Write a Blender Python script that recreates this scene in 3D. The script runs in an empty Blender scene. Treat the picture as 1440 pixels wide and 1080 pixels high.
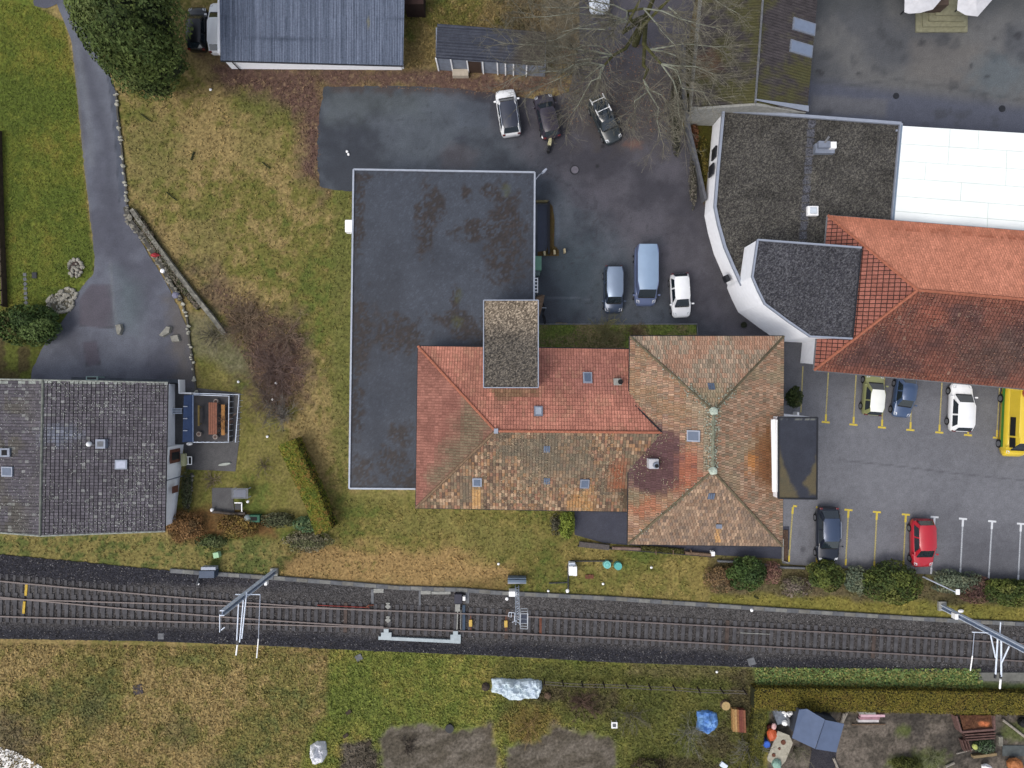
import bpy, math, random
import numpy as np
from mathutils import Vector, Matrix
R = math.radians
random.seed(7); rng = np.random.default_rng(7)
sc = bpy.context.scene; col = sc.collection
# ------------------------------------------------------------------ camera, sky, sun, exposure
H = 57.0; FPX = 970.0
cam = bpy.data.cameras.new('camera'); cam.sensor_width = 36; cam.lens = 36*FPX/1440; cam.clip_end = 2000
co = bpy.data.objects.new('camera', cam); col.objects.link(co); co.location = (0, 0, H); sc.camera = co
w = bpy.data.worlds.new('World'); sc.world = w; w.use_nodes = True
nt = w.node_tree; bg = nt.nodes['Background']
sky = nt.nodes.new('ShaderNodeTexSky'); sky.sky_type = 'NISHITA'; sky.sun_disc = False
SUN_EL, SUN_AZ = 56, 232
sky.sun_elevation = R(SUN_EL); sky.sun_rotation = R(SUN_AZ); sky.dust_density = 4; sky.air_density = 1.0
hs = nt.nodes.new('ShaderNodeHueSaturation'); hs.inputs['Saturation'].default_value = 0.5
nt.links.new(sky.outputs[0], hs.inputs['Color']); nt.links.new(hs.outputs[0], bg.inputs['Color'])
bg.inputs['Strength'].default_value = 0.15
sun = bpy.data.lights.new('sun', 'SUN'); sun.energy = 0.6; sun.angle = R(25); sun.color = (1, 0.96, 0.9)
so = bpy.data.objects.new('sun', sun); col.objects.link(so)
az = R(SUN_AZ); el = R(SUN_EL)
sd = Vector((math.sin(az)*math.cos(el), math.cos(az)*math.cos(el), math.sin(el)))
so.rotation_euler = sd.to_track_quat('Z', 'Y').to_euler()
sc.view_settings.view_transform = 'Standard'; sc.view_settings.look = 'None'
sc.view_settings.gamma = 1; sc.view_settings.exposure = 0.52
# ------------------------------------------------------------------ helpers
F = 0.72
def lin(c): return np.where(c <= 0.04045, c/12.92, ((c+0.055)/1.055)**2.4)
def S(r, g, b):
    c = lin(np.array([r, g, b], float)/255)*F; l = c@np.array([.25, .65, .1]); return c*.94+l*.06
def P(px, py, z=0.0): k = (H-z)/FPX; return Vector(((px-720)*k, (540-py)*k, z))
def PX(x, y, z): return 720+x*FPX/(H-z), 540-y*FPX/(H-z)
def _h(i, j, s):
    n = (i.astype(np.int64)*374761393 + j.astype(np.int64)*668265263 + s*1442695041) & 0xffffffff
    n = ((n ^ (n >> 13))*1274126177) & 0xffffffff
    return ((n ^ (n >> 16)) & 0xffff)/65535.0
def vn(x, y, s=0):
    i = np.floor(x); j = np.floor(y); fx = x-i; fy = y-j
    fx = fx*fx*(3-2*fx); fy = fy*fy*(3-2*fy)
    i = i.astype(np.int64); j = j.astype(np.int64)
    return (_h(i, j, s)*(1-fx)+_h(i+1, j, s)*fx)*(1-fy)+(_h(i, j+1, s)*(1-fx)+_h(i+1, j+1, s)*fx)*fy
def fbm(x, y, sc_, o=3, s=0):
    t = 0; a = 1; n = 0; x = x/sc_; y = y/sc_
    for k in range(o):
        t = t+a*vn(x+k*17.3, y+k*9.1, s+k); n += a; a *= .55; x = x*2.03; y = y*2.03
    return t/n
def ss(a, b, x): t = np.clip((x-a)/(b-a), 0, 1); return t*t*(3-2*t)
def mx(a, b, t): t = np.asarray(t)[..., None]; return a*(1-t)+b*t
def sdf(X, Y, poly):
    d = np.full(X.shape, 1e9); ins = np.zeros(X.shape, bool); n = len(poly)
    for k in range(n):
        ax, ay = poly[k][:2]; bx, by = poly[(k+1) % n][:2]
        ex, ey = bx-ax, by-ay; L = ex*ex+ey*ey+1e-12
        t = np.clip(((X-ax)*ex+(Y-ay)*ey)/L, 0, 1)
        d = np.minimum(d, np.hypot(X-ax-t*ex, Y-ay-t*ey))
        c = ((ay > Y) != (by > Y)) & (X < (bx-ax)*(Y-ay)/((by-ay) if by != ay else 1e-9)+ax)
        ins ^= c
    return np.where(ins, -d, d)
def PM(X, Y, poly, soft=6, na=8, ns=14, s=3):
    return np.clip(0.5-(sdf(X, Y, poly)+(fbm(X, Y, ns, 3, s)-.5)*na*2)/soft, 0, 1)
def LM(X, Y, pts, wd, soft=2):
    d = np.full(X.shape, 1e9)
    for (ax, ay), (bx, by) in zip(pts[:-1], pts[1:]):
        ex, ey = bx-ax, by-ay; t = np.clip(((X-ax)*ex+(Y-ay)*ey)/(ex*ex+ey*ey+1e-9), 0, 1)
        d = np.minimum(d, np.hypot(X-ax-t*ex, Y-ay-t*ey))
    return np.clip((wd/2-d)/soft+.5, 0, 1)
def BM(X, Y, cx, cy, rx, ry, soft=.35, na=.5, ns=9, s=5):
    d = np.hypot((X-cx)/rx, (Y-cy)/ry)+(fbm(X, Y, ns, 3, s)-.5)*na*2
    return np.clip((1-d)/soft+.5, 0, 1)
def rough(poly, amp=1.3, step=5, seed=1):
    r = np.random.default_rng(seed); out = []
    for i in range(len(poly)):
        (ax, ay), (bx, by) = poly[i], poly[(i+1) % len(poly)]; n = max(1, int(math.hypot(bx-ax, by-ay)/step))
        for k in range(n): t = k/n; out.append((ax+(bx-ax)*t+r.normal(0, amp*.6), ay+(by-ay)*t+r.normal(0, amp*.6)))
    return out
# ------------------------------------------------------------------ materials
def mat(name, c, rough=.7, metal=0, var=.12, scale=3, bump=0, bscale=30, spec=.3, alpha=None, trans=0):
    m = bpy.data.materials.get(name)
    if m: return m
    m = bpy.data.materials.new(name); m.use_nodes = True; n = m.node_tree; b = n.nodes['Principled BSDF']
    c = tuple(float(v) for v in c[:3])
    tc = n.nodes.new('ShaderNodeTexCoord'); no = n.nodes.new('ShaderNodeTexNoise'); no.inputs['Scale'].default_value = scale
    no.inputs['Detail'].default_value = 5; n.links.new(tc.outputs['Object'], no.inputs['Vector'])
    rp = n.nodes.new('ShaderNodeMapRange'); rp.inputs['From Min'].default_value = .3; rp.inputs['From Max'].default_value = .7
    rp.inputs['To Min'].default_value = 1-var; rp.inputs['To Max'].default_value = 1+var
    n.links.new(no.outputs['Fac'], rp.inputs['Value'])
    mu = n.nodes.new('ShaderNodeVectorMath'); mu.operation = 'SCALE'; mu.inputs[0].default_value = c
    n.links.new(rp.outputs[0], mu.inputs['Scale']); n.links.new(mu.outputs[0], b.inputs['Base Color'])
    b.inputs['Roughness'].default_value = rough; b.inputs['Metallic'].default_value = metal
    b.inputs['Specular IOR Level'].default_value = spec
    if trans: b.inputs['Transmission Weight'].default_value = trans
    if bump:
        n2 = n.nodes.new('ShaderNodeTexNoise'); n2.inputs['Scale'].default_value = bscale; n2.inputs['Detail'].default_value = 4
        n.links.new(tc.outputs['Object'], n2.inputs['Vector'])
        bu = n.nodes.new('ShaderNodeBump'); bu.inputs['Strength'].default_value = bump; bu.inputs['Distance'].default_value = .03
        n.links.new(n2.outputs['Fac'], bu.inputs['Height']); n.links.new(bu.outputs[0], b.inputs['Normal'])
    return m
def vmat(name, rough=.8, scale=10, amt=.5, bump=.3, spec=.2, vor=0, bdist=.03, scale2=None, rvar=0):
    m = bpy.data.materials.get(name)
    if m: return m
    m = bpy.data.materials.new(name); m.use_nodes = True; n = m.node_tree; b = n.nodes['Principled BSDF']
    at = n.nodes.new('ShaderNodeAttribute'); at.attribute_name = 'Col'
    tc = n.nodes.new('ShaderNodeTexCoord')
    no = n.nodes.new('ShaderNodeTexNoise'); no.inputs['Scale'].default_value = scale; no.inputs['Detail'].default_value = 6
    no.inputs['Roughness'].default_value = .7
    n.links.new(tc.outputs['Object'], no.inputs['Vector'])
    src = no.outputs['Fac']
    rp = n.nodes.new('ShaderNodeMapRange'); rp.inputs['From Min'].default_value = .3; rp.inputs['From Max'].default_value = .7
    rp.inputs['To Min'].default_value = 1-amt; rp.inputs['To Max'].default_value = 1+amt
    n.links.new(src, rp.inputs['Value'])
    mu = n.nodes.new('ShaderNodeVectorMath'); mu.operation = 'SCALE'
    n.links.new(at.outputs['Color'], mu.inputs[0]); n.links.new(rp.outputs[0], mu.inputs['Scale'])
    out = mu.outputs[0]; hgt = no.outputs['Fac']
    if vor:
        vo = n.nodes.new('ShaderNodeTexVoronoi'); vo.inputs['Scale'].default_value = vor
        n.links.new(tc.outputs['Object'], vo.inputs['Vector'])
        r2 = n.nodes.new('ShaderNodeMapRange'); r2.inputs['To Min'].default_value = .45; r2.inputs['To Max'].default_value = 1.65
        sp = n.nodes.new('ShaderNodeSeparateColor'); n.links.new(vo.outputs['Color'], sp.inputs[0])
        n.links.new(sp.outputs[0], r2.inputs['Value'])
        m2 = n.nodes.new('ShaderNodeVectorMath'); m2.operation = 'SCALE'
        n.links.new(out, m2.inputs[0]); n.links.new(r2.outputs[0], m2.inputs['Scale']); out = m2.outputs[0]
        hgt = sp.outputs[1]
    n.links.new(out, b.inputs['Base Color'])
    b.inputs['Roughness'].default_value = rough; b.inputs['Specular IOR Level'].default_value = spec
    if rvar:
        n3 = n.nodes.new('ShaderNodeTexNoise'); n3.inputs['Scale'].default_value = .25; n3.inputs['Detail'].default_value = 5
        n.links.new(tc.outputs['Object'], n3.inputs['Vector'])
        r3 = n.nodes.new('ShaderNodeMapRange'); r3.inputs['From Min'].default_value = .35; r3.inputs['From Max'].default_value = .65
        r3.inputs['To Min'].default_value = max(.05, rough-rvar); r3.inputs['To Max'].default_value = rough+rvar*.6
        n.links.new(n3.outputs['Fac'], r3.inputs['Value']); n.links.new(r3.outputs[0], b.inputs['Roughness'])
    if bump:
        bu = n.nodes.new('ShaderNodeBump'); bu.inputs['Strength'].default_value = bump; bu.inputs['Distance'].default_value = bdist
        n.links.new(hgt, bu.inputs['Height']); n.links.new(bu.outputs[0], b.inputs['Normal'])
    return m
# ------------------------------------------------------------------ object plumbing
ORG = {}
def tag(o, label=None, cat=None, group=None, kind=None):
    if label: o['label'] = label
    if cat: o['category'] = cat
    if group: o['group'] = group
    if kind: o['kind'] = kind
    return o
def thing(name, label, cat, loc=(0, 0, 0), rz=0, group=None):
    o = bpy.data.objects.new(name, None); col.objects.link(o); o.empty_display_size = .3
    o.location = loc; o.rotation_euler = (0, 0, rz); ORG[o.name] = Vector(loc)
    return tag(o, label, cat, group)
class MB:
    def __init__(s): s.v = []; s.f = []; s.c = []; s.cc = None
    def add(s, vs, fs):
        b = len(s.v); s.v += [tuple(v) for v in vs]; s.f += [tuple(b+i for i in f) for f in fs]
        if s.cc is not None: s.c += [tuple(s.cc)]*len(vs)
        return s
    def prism(s, pts, z0, z1, bottom=True):   # pts: xy list (world)
        n = len(pts)
        a = sum(pts[i][0]*pts[(i+1) % n][1]-pts[(i+1) % n][0]*pts[i][1] for i in range(n))
        if a < 0: pts = pts[::-1]
        vs = [(p[0], p[1], z0) for p in pts]+[(p[0], p[1], z1) for p in pts]
        fs = [(i, (i+1) % n, n+(i+1) % n, n+i) for i in range(n)]+[tuple(range(n, 2*n))]
        if bottom: fs.append(tuple(range(n-1, -1, -1)))
        return s.add(vs, fs)
    def box(s, cx, cy, z0, sx, sy, sz, rz=0):
        c, t = math.cos(rz), math.sin(rz)
        pts = [(cx+x*c-y*t, cy+x*t+y*c) for x, y in ((-sx/2, -sy/2), (sx/2, -sy/2), (sx/2, sy/2), (-sx/2, sy/2))]
        return s.prism(pts, z0, z0+sz)
    def frus(s, b, t):  # two rings of 3D points
        n = len(b); return s.add(list(b)+list(t), [(i, (i+1) % n, n+(i+1) % n, n+i) for i in range(n)]+[tuple(range(n, 2*n)), tuple(range(n-1, -1, -1))])
    def tube(s, pts, r, n=6, caps=True):
        pts = [Vector(p) for p in pts]; rs = r if isinstance(r, (list, tuple)) else [r]*len(pts)
        vs = []; fs = []
        for i, p in enumerate(pts):
            d = (pts[min(i+1, len(pts)-1)]-pts[max(i-1, 0)])
            if d.length < 1e-6: d = Vector((0, 0, 1))
            d.normalize(); a = d.cross(Vector((0, 0, 1)) if abs(d.z) < .95 else Vector((1, 0, 0))).normalized(); bb = d.cross(a)
            for k in range(n):
                t = 2*math.pi*k/n; vs.append(p+(a*math.cos(t)+bb*math.sin(t))*rs[i])
        for i in range(len(pts)-1):
            for k in range(n): fs.append((i*n+k, i*n+(k+1) % n, (i+1)*n+(k+1) % n, (i+1)*n+k))
        if caps: fs += [tuple(range(n-1, -1, -1)), tuple(range((len(pts)-1)*n, len(pts)*n))]
        return s.add(vs, fs)
    def cyl(s, x, y, z0, z1, r, n=16, r2=None):
        r2 = r if r2 is None else r2
        b = [(x+r*math.cos(2*math.pi*k/n), y+r*math.sin(2*math.pi*k/n), z0) for k in range(n)]
        t = [(x+r2*math.cos(2*math.pi*k/n), y+r2*math.sin(2*math.pi*k/n), z1) for k in range(n)]
        return s.frus(b, t)
    def ribbon(s, pts, wd, z0, z1):   # xy polyline -> solid strip
        pts = [Vector((p[0], p[1])) for p in pts]; L = []; Rr = []
        for i, p in enumerate(pts):
            d = (pts[min(i+1, len(pts)-1)]-pts[max(i-1, 0)]).normalized(); nn = Vector((-d.y, d.x))*wd/2
            L.append(p+nn); Rr.append(p-nn)
        n = len(pts); vs = []
        for l, r_ in zip(L, Rr): vs += [(l.x, l.y, z0), (r_.x, r_.y, z0), (r_.x, r_.y, z1), (l.x, l.y, z1)]
        fs = []
        for i in range(n-1):
            for k in range(4): fs.append((i*4+k, i*4+(k+1) % 4, i*4+4+(k+1) % 4, i*4+4+k))
        fs += [(3, 2, 1, 0), ((n-1)*4, (n-1)*4+1, (n-1)*4+2, (n-1)*4+3)]
        return s.add(vs, fs)
    def blob(s, c, r, n=10, m=7, jit=.15, seed=0):
        rd = random.Random(seed); vs = []; fs = []
        for i in range(m+1):
            ph = math.pi*i/m
            for k in range(n):
                th = 2*math.pi*k/n; q = 1+rd.uniform(-jit, jit)
                if i in (0, m): q = 1
                vs.append((c[0]+r[0]*q*math.sin(ph)*math.cos(th), c[1]+r[1]*q*math.sin(ph)*math.sin(th), c[2]+r[2]*q*math.cos(ph)))
        for i in range(m):
            for k in range(n): fs.append((i*n+k, (i+1)*n+k, (i+1)*n+(k+1) % n, i*n+(k+1) % n))
        return s.add(vs, fs)
    def build(s, name, m, parent=None, local=False, loc=None, label=None, smooth=False, bevel=0):
        me = bpy.data.meshes.new(name)
        o0 = Vector((0, 0, 0))
        if parent is not None and not local: o0 = ORG[parent.name]
        if parent is None and loc is not None: o0 = Vector(loc)
        vs = [(x-o0[0], y-o0[1], z-o0[2]) for x, y, z in s.v] if not (parent is not None and local) else s.v
        me.from_pydata(vs, [], s.f); me.validate(); me.update()
        if s.c:
            a = me.color_attributes.new('Col', 'FLOAT_COLOR', 'POINT')
            arr = np.ones((len(s.v), 4), np.float32); arr[:, :3] = np.array(s.c)[:, :3]; a.data.foreach_set('color', arr.ravel())
        me.materials.append(m)
        if smooth: me.polygons.foreach_set('use_smooth', [True]*len(me.polygons))
        o = bpy.data.objects.new(name, me); col.objects.link(o)
        if parent is not None: o.parent = parent; ORG[o.name] = ORG[parent.name]
        else: o.location = o0; ORG[o.name] = o0
        if bevel:
            b = o.modifiers.new('bevel', 'BEVEL'); b.width = bevel; b.segments = 2; b.limit_method = 'ANGLE'
        if label: o['label'] = label
        return o
    def solo(s, name, m, label, cat, loc, group=None, **k):
        return tag(s.build(name, m, None, loc=loc, **k), label, cat, group)
def nmesh(name, V, Fq, C, m, parent=None, loc=None, facecol=False):   # numpy quads
    me = bpy.data.meshes.new(name)
    o0 = ORG[parent.name] if parent is not None else Vector(loc or (0, 0, 0))
    V = np.asarray(V, np.float32)-np.array(o0, np.float32)
    nf, k = Fq.shape
    me.vertices.add(len(V)); me.vertices.foreach_set('co', V.ravel())
    me.loops.add(nf*k); me.loops.foreach_set('vertex_index', Fq.astype(np.int32).ravel())
    me.polygons.add(nf); me.polygons.foreach_set('loop_start', np.arange(nf, dtype=np.int32)*k)
    me.update(calc_edges=True)
    a = me.color_attributes.new('Col', 'FLOAT_COLOR', 'POINT')
    arr = np.ones((len(V), 4), np.float32); arr[:, :3] = C; a.data.foreach_set('color', arr.ravel())
    me.materials.append(m)
    o = bpy.data.objects.new(name, me); col.objects.link(o)
    if parent is not None: o.parent = parent; ORG[o.name] = o0
    else: o.location = o0; ORG[o.name] = o0
    return o
def clipcell(poly, x0, y0, x1, y1):
    out = list(poly)
    for ax, val, sg in ((0, x0, 1), (0, x1, -1), (1, y0, 1), (1, y1, -1)):
        inp = out; out = []
        if not inp: break
        for i in range(len(inp)):
            a = inp[i-1]; b = inp[i]; da = (a[ax]-val)*sg; db = (b[ax]-val)*sg
            if da >= 0: 
                if db >= 0: out.append(b)
                else: t = da/(da-db); out.append((a[0]+(b[0]-a[0])*t, a[1]+(b[1]-a[1])*t))
            elif db >= 0:
                t = da/(da-db); out.append((a[0]+(b[0]-a[0])*t, a[1]+(b[1]-a[1])*t)); out.append(b)
    return out
def sheet(name, poly, cell, mapf, colf, m, parent=None, loc=None, cellv=None):
    """painted surface: grid over a 2D polygon (u,v), clipped at its edge, mapped to 3D, coloured per vertex"""
    cu = cell; cv = cellv or cell
    us = [p[0] for p in poly]; vs_ = [p[1] for p in poly]
    u0, v0 = min(us), min(vs_); nu = int((max(us)-u0)/cu)+2; nv = int((max(vs_)-v0)/cv)+2
    U, V = np.meshgrid(u0+np.arange(nu+1)*cu, v0+np.arange(nv+1)*cv, indexing='ij')
    cx = U[:-1, :-1]+cu/2; cy = V[:-1, :-1]+cv/2
    d = sdf(cx, cy, poly); hd = math.hypot(cu, cv)/2*1.02
    full = d < -hd; edge = np.abs(d) <= hd
    idx = np.arange((nu+1)*(nv+1)).reshape(nu+1, nv+1)
    fi, fj = np.nonzero(full)
    quads = np.stack([idx[fi, fj], idx[fi+1, fj], idx[fi+1, fj+1], idx[fi, fj+1]], 1)
    used, inv = np.unique(quads.ravel(), return_inverse=True)
    uv = np.stack([U.ravel()[used], V.ravel()[used]], 1); faces = [tuple(q) for q in inv.reshape(-1, 4).tolist()]
    ex = []; n = len(uv)
    for i, j in zip(*np.nonzero(edge)):
        a, b = u0+i*cu, v0+j*cv
        q = clipcell([p[:2] for p in poly], a, b, a+cu, b+cv)
        if len(q) < 3: continue
        ar = sum(q[k-1][0]*q[k][1]-q[k][0]*q[k-1][1] for k in range(len(q)))
        if abs(ar) < 1e-7: continue
        if ar < 0: q = q[::-1]
        ex += q; faces.append(tuple(range(n, n+len(q)))); n += len(q)
    if ex: uv = np.vstack([uv, np.array(ex)]) if len(uv) else np.array(ex)
    x, y, z = mapf(uv[:, 0], uv[:, 1]); X, Y = PX(x, y, z); C = colf(X, Y)
    me = bpy.data.meshes.new(name); o0 = ORG[parent.name] if parent is not None else Vector(loc or (0, 0, 0))
    co_ = np.stack([x-o0[0], y-o0[1], z-o0[2]], 1)
    me.from_pydata(co_.tolist(), [], faces); me.update()
    a = me.color_attributes.new('Col', 'FLOAT_COLOR', 'POINT')
    arr = np.ones((len(uv), 4), np.float32); arr[:, :3] = np.maximum(C, .002); a.data.foreach_set('color', arr.ravel())
    me.materials.append(m); o = bpy.data.objects.new(name, me); col.objects.link(o)
    if parent is not None: o.parent = parent; ORG[o.name] = o0
    else: o.location = o0; ORG[o.name] = o0
    return o
def flat(name, pxpoly, z, cell, colf, m, parent=None, loc=None):
    return sheet(name, [tuple(P(a, b, z)[:2]) for a, b in pxpoly], cell, lambda u, v: (u, v, np.full_like(u, z)), colf, m, parent, loc)
def plane_frame(p):   # p[0]->p[1] eave; returns origin, u, v(up-slope), n
    a, b = p[0], p[1]; u = (b-a).normalized(); nn = u.cross(p[-1]-a).normalized()
    if nn.z < 0: nn = -nn
    v = nn.cross(u).normalized()
    if (p[-1]-a).dot(v) < 0: v = -v
    return a, u, v, nn
def wavy(name, p3, cell, wave, amp, colf, m, parent, axis='v', loc=None):
    """corrugated sloping roof: ribs run along v (down the slope) or u"""
    a, u, v, nn = plane_frame(p3); poly = [((q-a).dot(u), (q-a).dot(v)) for q in p3]
    def mp(U, V):
        t = U if axis == 'v' else V
        h = amp*np.cos(t*2*math.pi/wave)
        return tuple(a[k]+u[k]*U+v[k]*V+nn[k]*h for k in range(3))
    q = wave/4
    return sheet(name, poly, q if axis == 'v' else cell, mp, colf, m, parent, loc, cellv=cell if axis == 'v' else q)
def tiles(name, p3, tw, th, colf, m, parent, gap=.03, lift=.04, under=None, off=False, roll=0, jit=.006, boost=1.15, gapv=None):  # boost lifts tile colour against dark gaps and on slopes turned from the sun
    gapv = gapv or gap
    a, u, v, nn = plane_frame(p3); poly = [((q-a).dot(u), (q-a).dot(v)) for q in p3]
    ar = sum(poly[k-1][0]*poly[k][1]-poly[k][0]*poly[k-1][1] for k in range(len(poly)))
    if ar < 0: poly = poly[::-1]
    u0 = min(q[0] for q in poly); u1 = max(q[0] for q in poly); v1 = max(q[1] for q in poly)
    vs = []; fs = []; cs = []
    for j in range(int(v1/th)+1):
        o_ = (tw/2 if (off and j % 2) else 0)
        for i in range(-1, int((u1-u0)/tw)+2):
            x0 = u0+i*tw+o_+gap/2; x1 = x0+tw-gap; y0 = j*th+gapv/2; y1 = y0+th-gapv
            q = clipcell(poly, x0, y0, x1, y1)
            if len(q) < 3: continue
            jz = random.uniform(-jit, jit); n0 = len(vs)
            for (s_, t_) in q:
                h = lift*(1-(t_-y0)/th)+jz+.012+(roll*math.sin(math.pi*(s_-x0)/(x1-x0)) if roll else 0)
                vs.append(a+u*s_+v*t_+nn*h)
            fs.append(tuple(range(n0, len(vs)))); cs.append((len(q), a+u*(x0+x1)/2+v*(y0+y1)/2))
    cen = np.array([c[1] for c in cs]); X, Y = PX(cen[:, 0], cen[:, 1], cen[:, 2]); C = np.maximum(colf(X, Y, rng.random(len(cs)))*boost*((.92+.16*rng.random(len(cs)))*(.80+.40*fbm(X, Y, 11, 3, 77)))[:, None], .004)
    C = np.repeat(C, [c[0] for c in cs], axis=0)
    mb = MB(); mb.v = [tuple(q) for q in vs]; mb.f = fs; mb.c = C.tolist()
    o = mb.build(name, m, parent)
    p3 = [a+u*s_+v*t_ for s_, t_ in [((q-a).dot(u), (q-a).dot(v)) for q in p3]]
    ub = MB().add([q-nn*.001 for q in p3], [tuple(range(len(p3)))]); ub.add([q-nn*.16 for q in p3], [tuple(range(len(p3)))])
    n = len(p3); ub.add([q-nn*.001 for q in p3]+[q-nn*.16 for q in p3], [(i, (i+1) % n, n+(i+1) % n, n+i) for i in range(n)])
    ub.build('roof_underlay', under or M['under'], parent)
    return o
def vary(C, r, amt=.25): return C*(1+(r-.5)*2*amt)[:, None]
M = {}
M['under'] = mat('tile_gap', S(58, 46, 40), .95, var=.2)
M['tile'] = vmat('clay_tile', .85, 9, .34, .25, .15)
M['leaf'] = vmat('leaf', .75, 3, .25, 0, .2)
M['grass'] = vmat('grass_ground', .95, 4.5, .5, .6, .08, bdist=.05)
M['asph'] = vmat('asphalt', .7, 13, .30, .15, .25, rvar=.08)
M['grav'] = vmat('roof_gravel', .85, 8, .25, .5, .15, vor=15)
M['bitu'] = vmat('bitumen', .6, 12, .26, .2, .3, rvar=.08)
M['ball'] = vmat('ballast_stone', .9, 5, .25, .9, .12, vor=13, bdist=.05)
M['soil'] = vmat('soil', .95, 9, .35, .9, .05, bdist=.06)
M['moss'] = vmat('mossy_sheet', .85, 8, .3, .2, .15)
M['white'] = mat('white_render', (.90, .91, .94), .85, var=.04)
M['whitep'] = mat('white_plastic', (.8, .8, .8), .5, var=.03)
M['alu'] = mat('aluminium_trim', S(158, 166, 182), .5, .1, var=.08)
M['galv'] = mat('galvanised_steel', (.60, .66, .76), .5, .0, var=.12)
M['zinc'] = mat('zinc_sheet', S(138, 146, 162), .5, .2, var=.15)
M['conc'] = mat('concrete', S(112, 114, 118), .9, var=.2, scale=4, bump=.3)
M['concl'] = mat('pale_concrete', S(158, 158, 152), .9, var=.18, scale=5, bump=.3)
M['dark'] = mat('dark_metal', S(40, 42, 48), .5, var=.2)
M['black'] = mat('black_rubber', S(24, 24, 26), .8, var=.1)
M['wood'] = mat('weathered_wood', S(120, 98, 78), .85, var=.3, scale=6, bump=.3)
M['oran'] = mat('orange_wood', S(160, 92, 50), .7, var=.2, scale=6)
M['rust'] = mat('rusty_iron', S(110, 66, 48), .8, var=.3, scale=8)
M['glass'] = mat('dark_glass', S(52, 62, 74), .08, var=.2, spec=.8)
M['glassb'] = mat('skylight_glass', S(96, 110, 132), .15, var=.12, spec=.5)
M['yel'] = mat('yellow_paint', S(215, 190, 60), .7, var=.2, scale=8)
M['yelf'] = mat('worn_yellow_paint', S(172, 160, 104), .8, var=.45, scale=12)
M['wp'] = mat('white_paint', S(225, 228, 232), .7, var=.1, scale=8)
M['wpf'] = mat('worn_white_paint', S(180, 184, 190), .8, var=.4, scale=12)
M['blue'] = mat('blue_fabric', S(40, 60, 96), .8, var=.1)
M['turq'] = mat('turquoise_plastic', S(90, 185, 180), .5, var=.08)
M['green'] = mat('green_plastic', S(30, 96, 72), .6, var=.15)
M['bark'] = mat('grey_bark', S(118, 120, 104), .9, var=.3, scale=5)
M['mossb'] = mat('mossy_bark', S(80, 80, 44), .95, var=.35, scale=4, bump=.5, bscale=12)
M['stone'] = mat('field_stone', S(150, 148, 138), .9, var=.3, scale=3, bump=.4)
SOILP = ([(534, 1040), (550, 1022), (600, 1018), (640, 1028), (690, 1018), (700, 1060), (712, 1140), (545, 1140)],
           [(712, 1050), (760, 1042), (778, 1018), (800, 1028), (855, 1036), (866, 1046), (866, 1140), (716, 1140)], [(480, 1045), (512, 1040), (530, 1050), (536, 1140), (478, 1140)])
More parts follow.
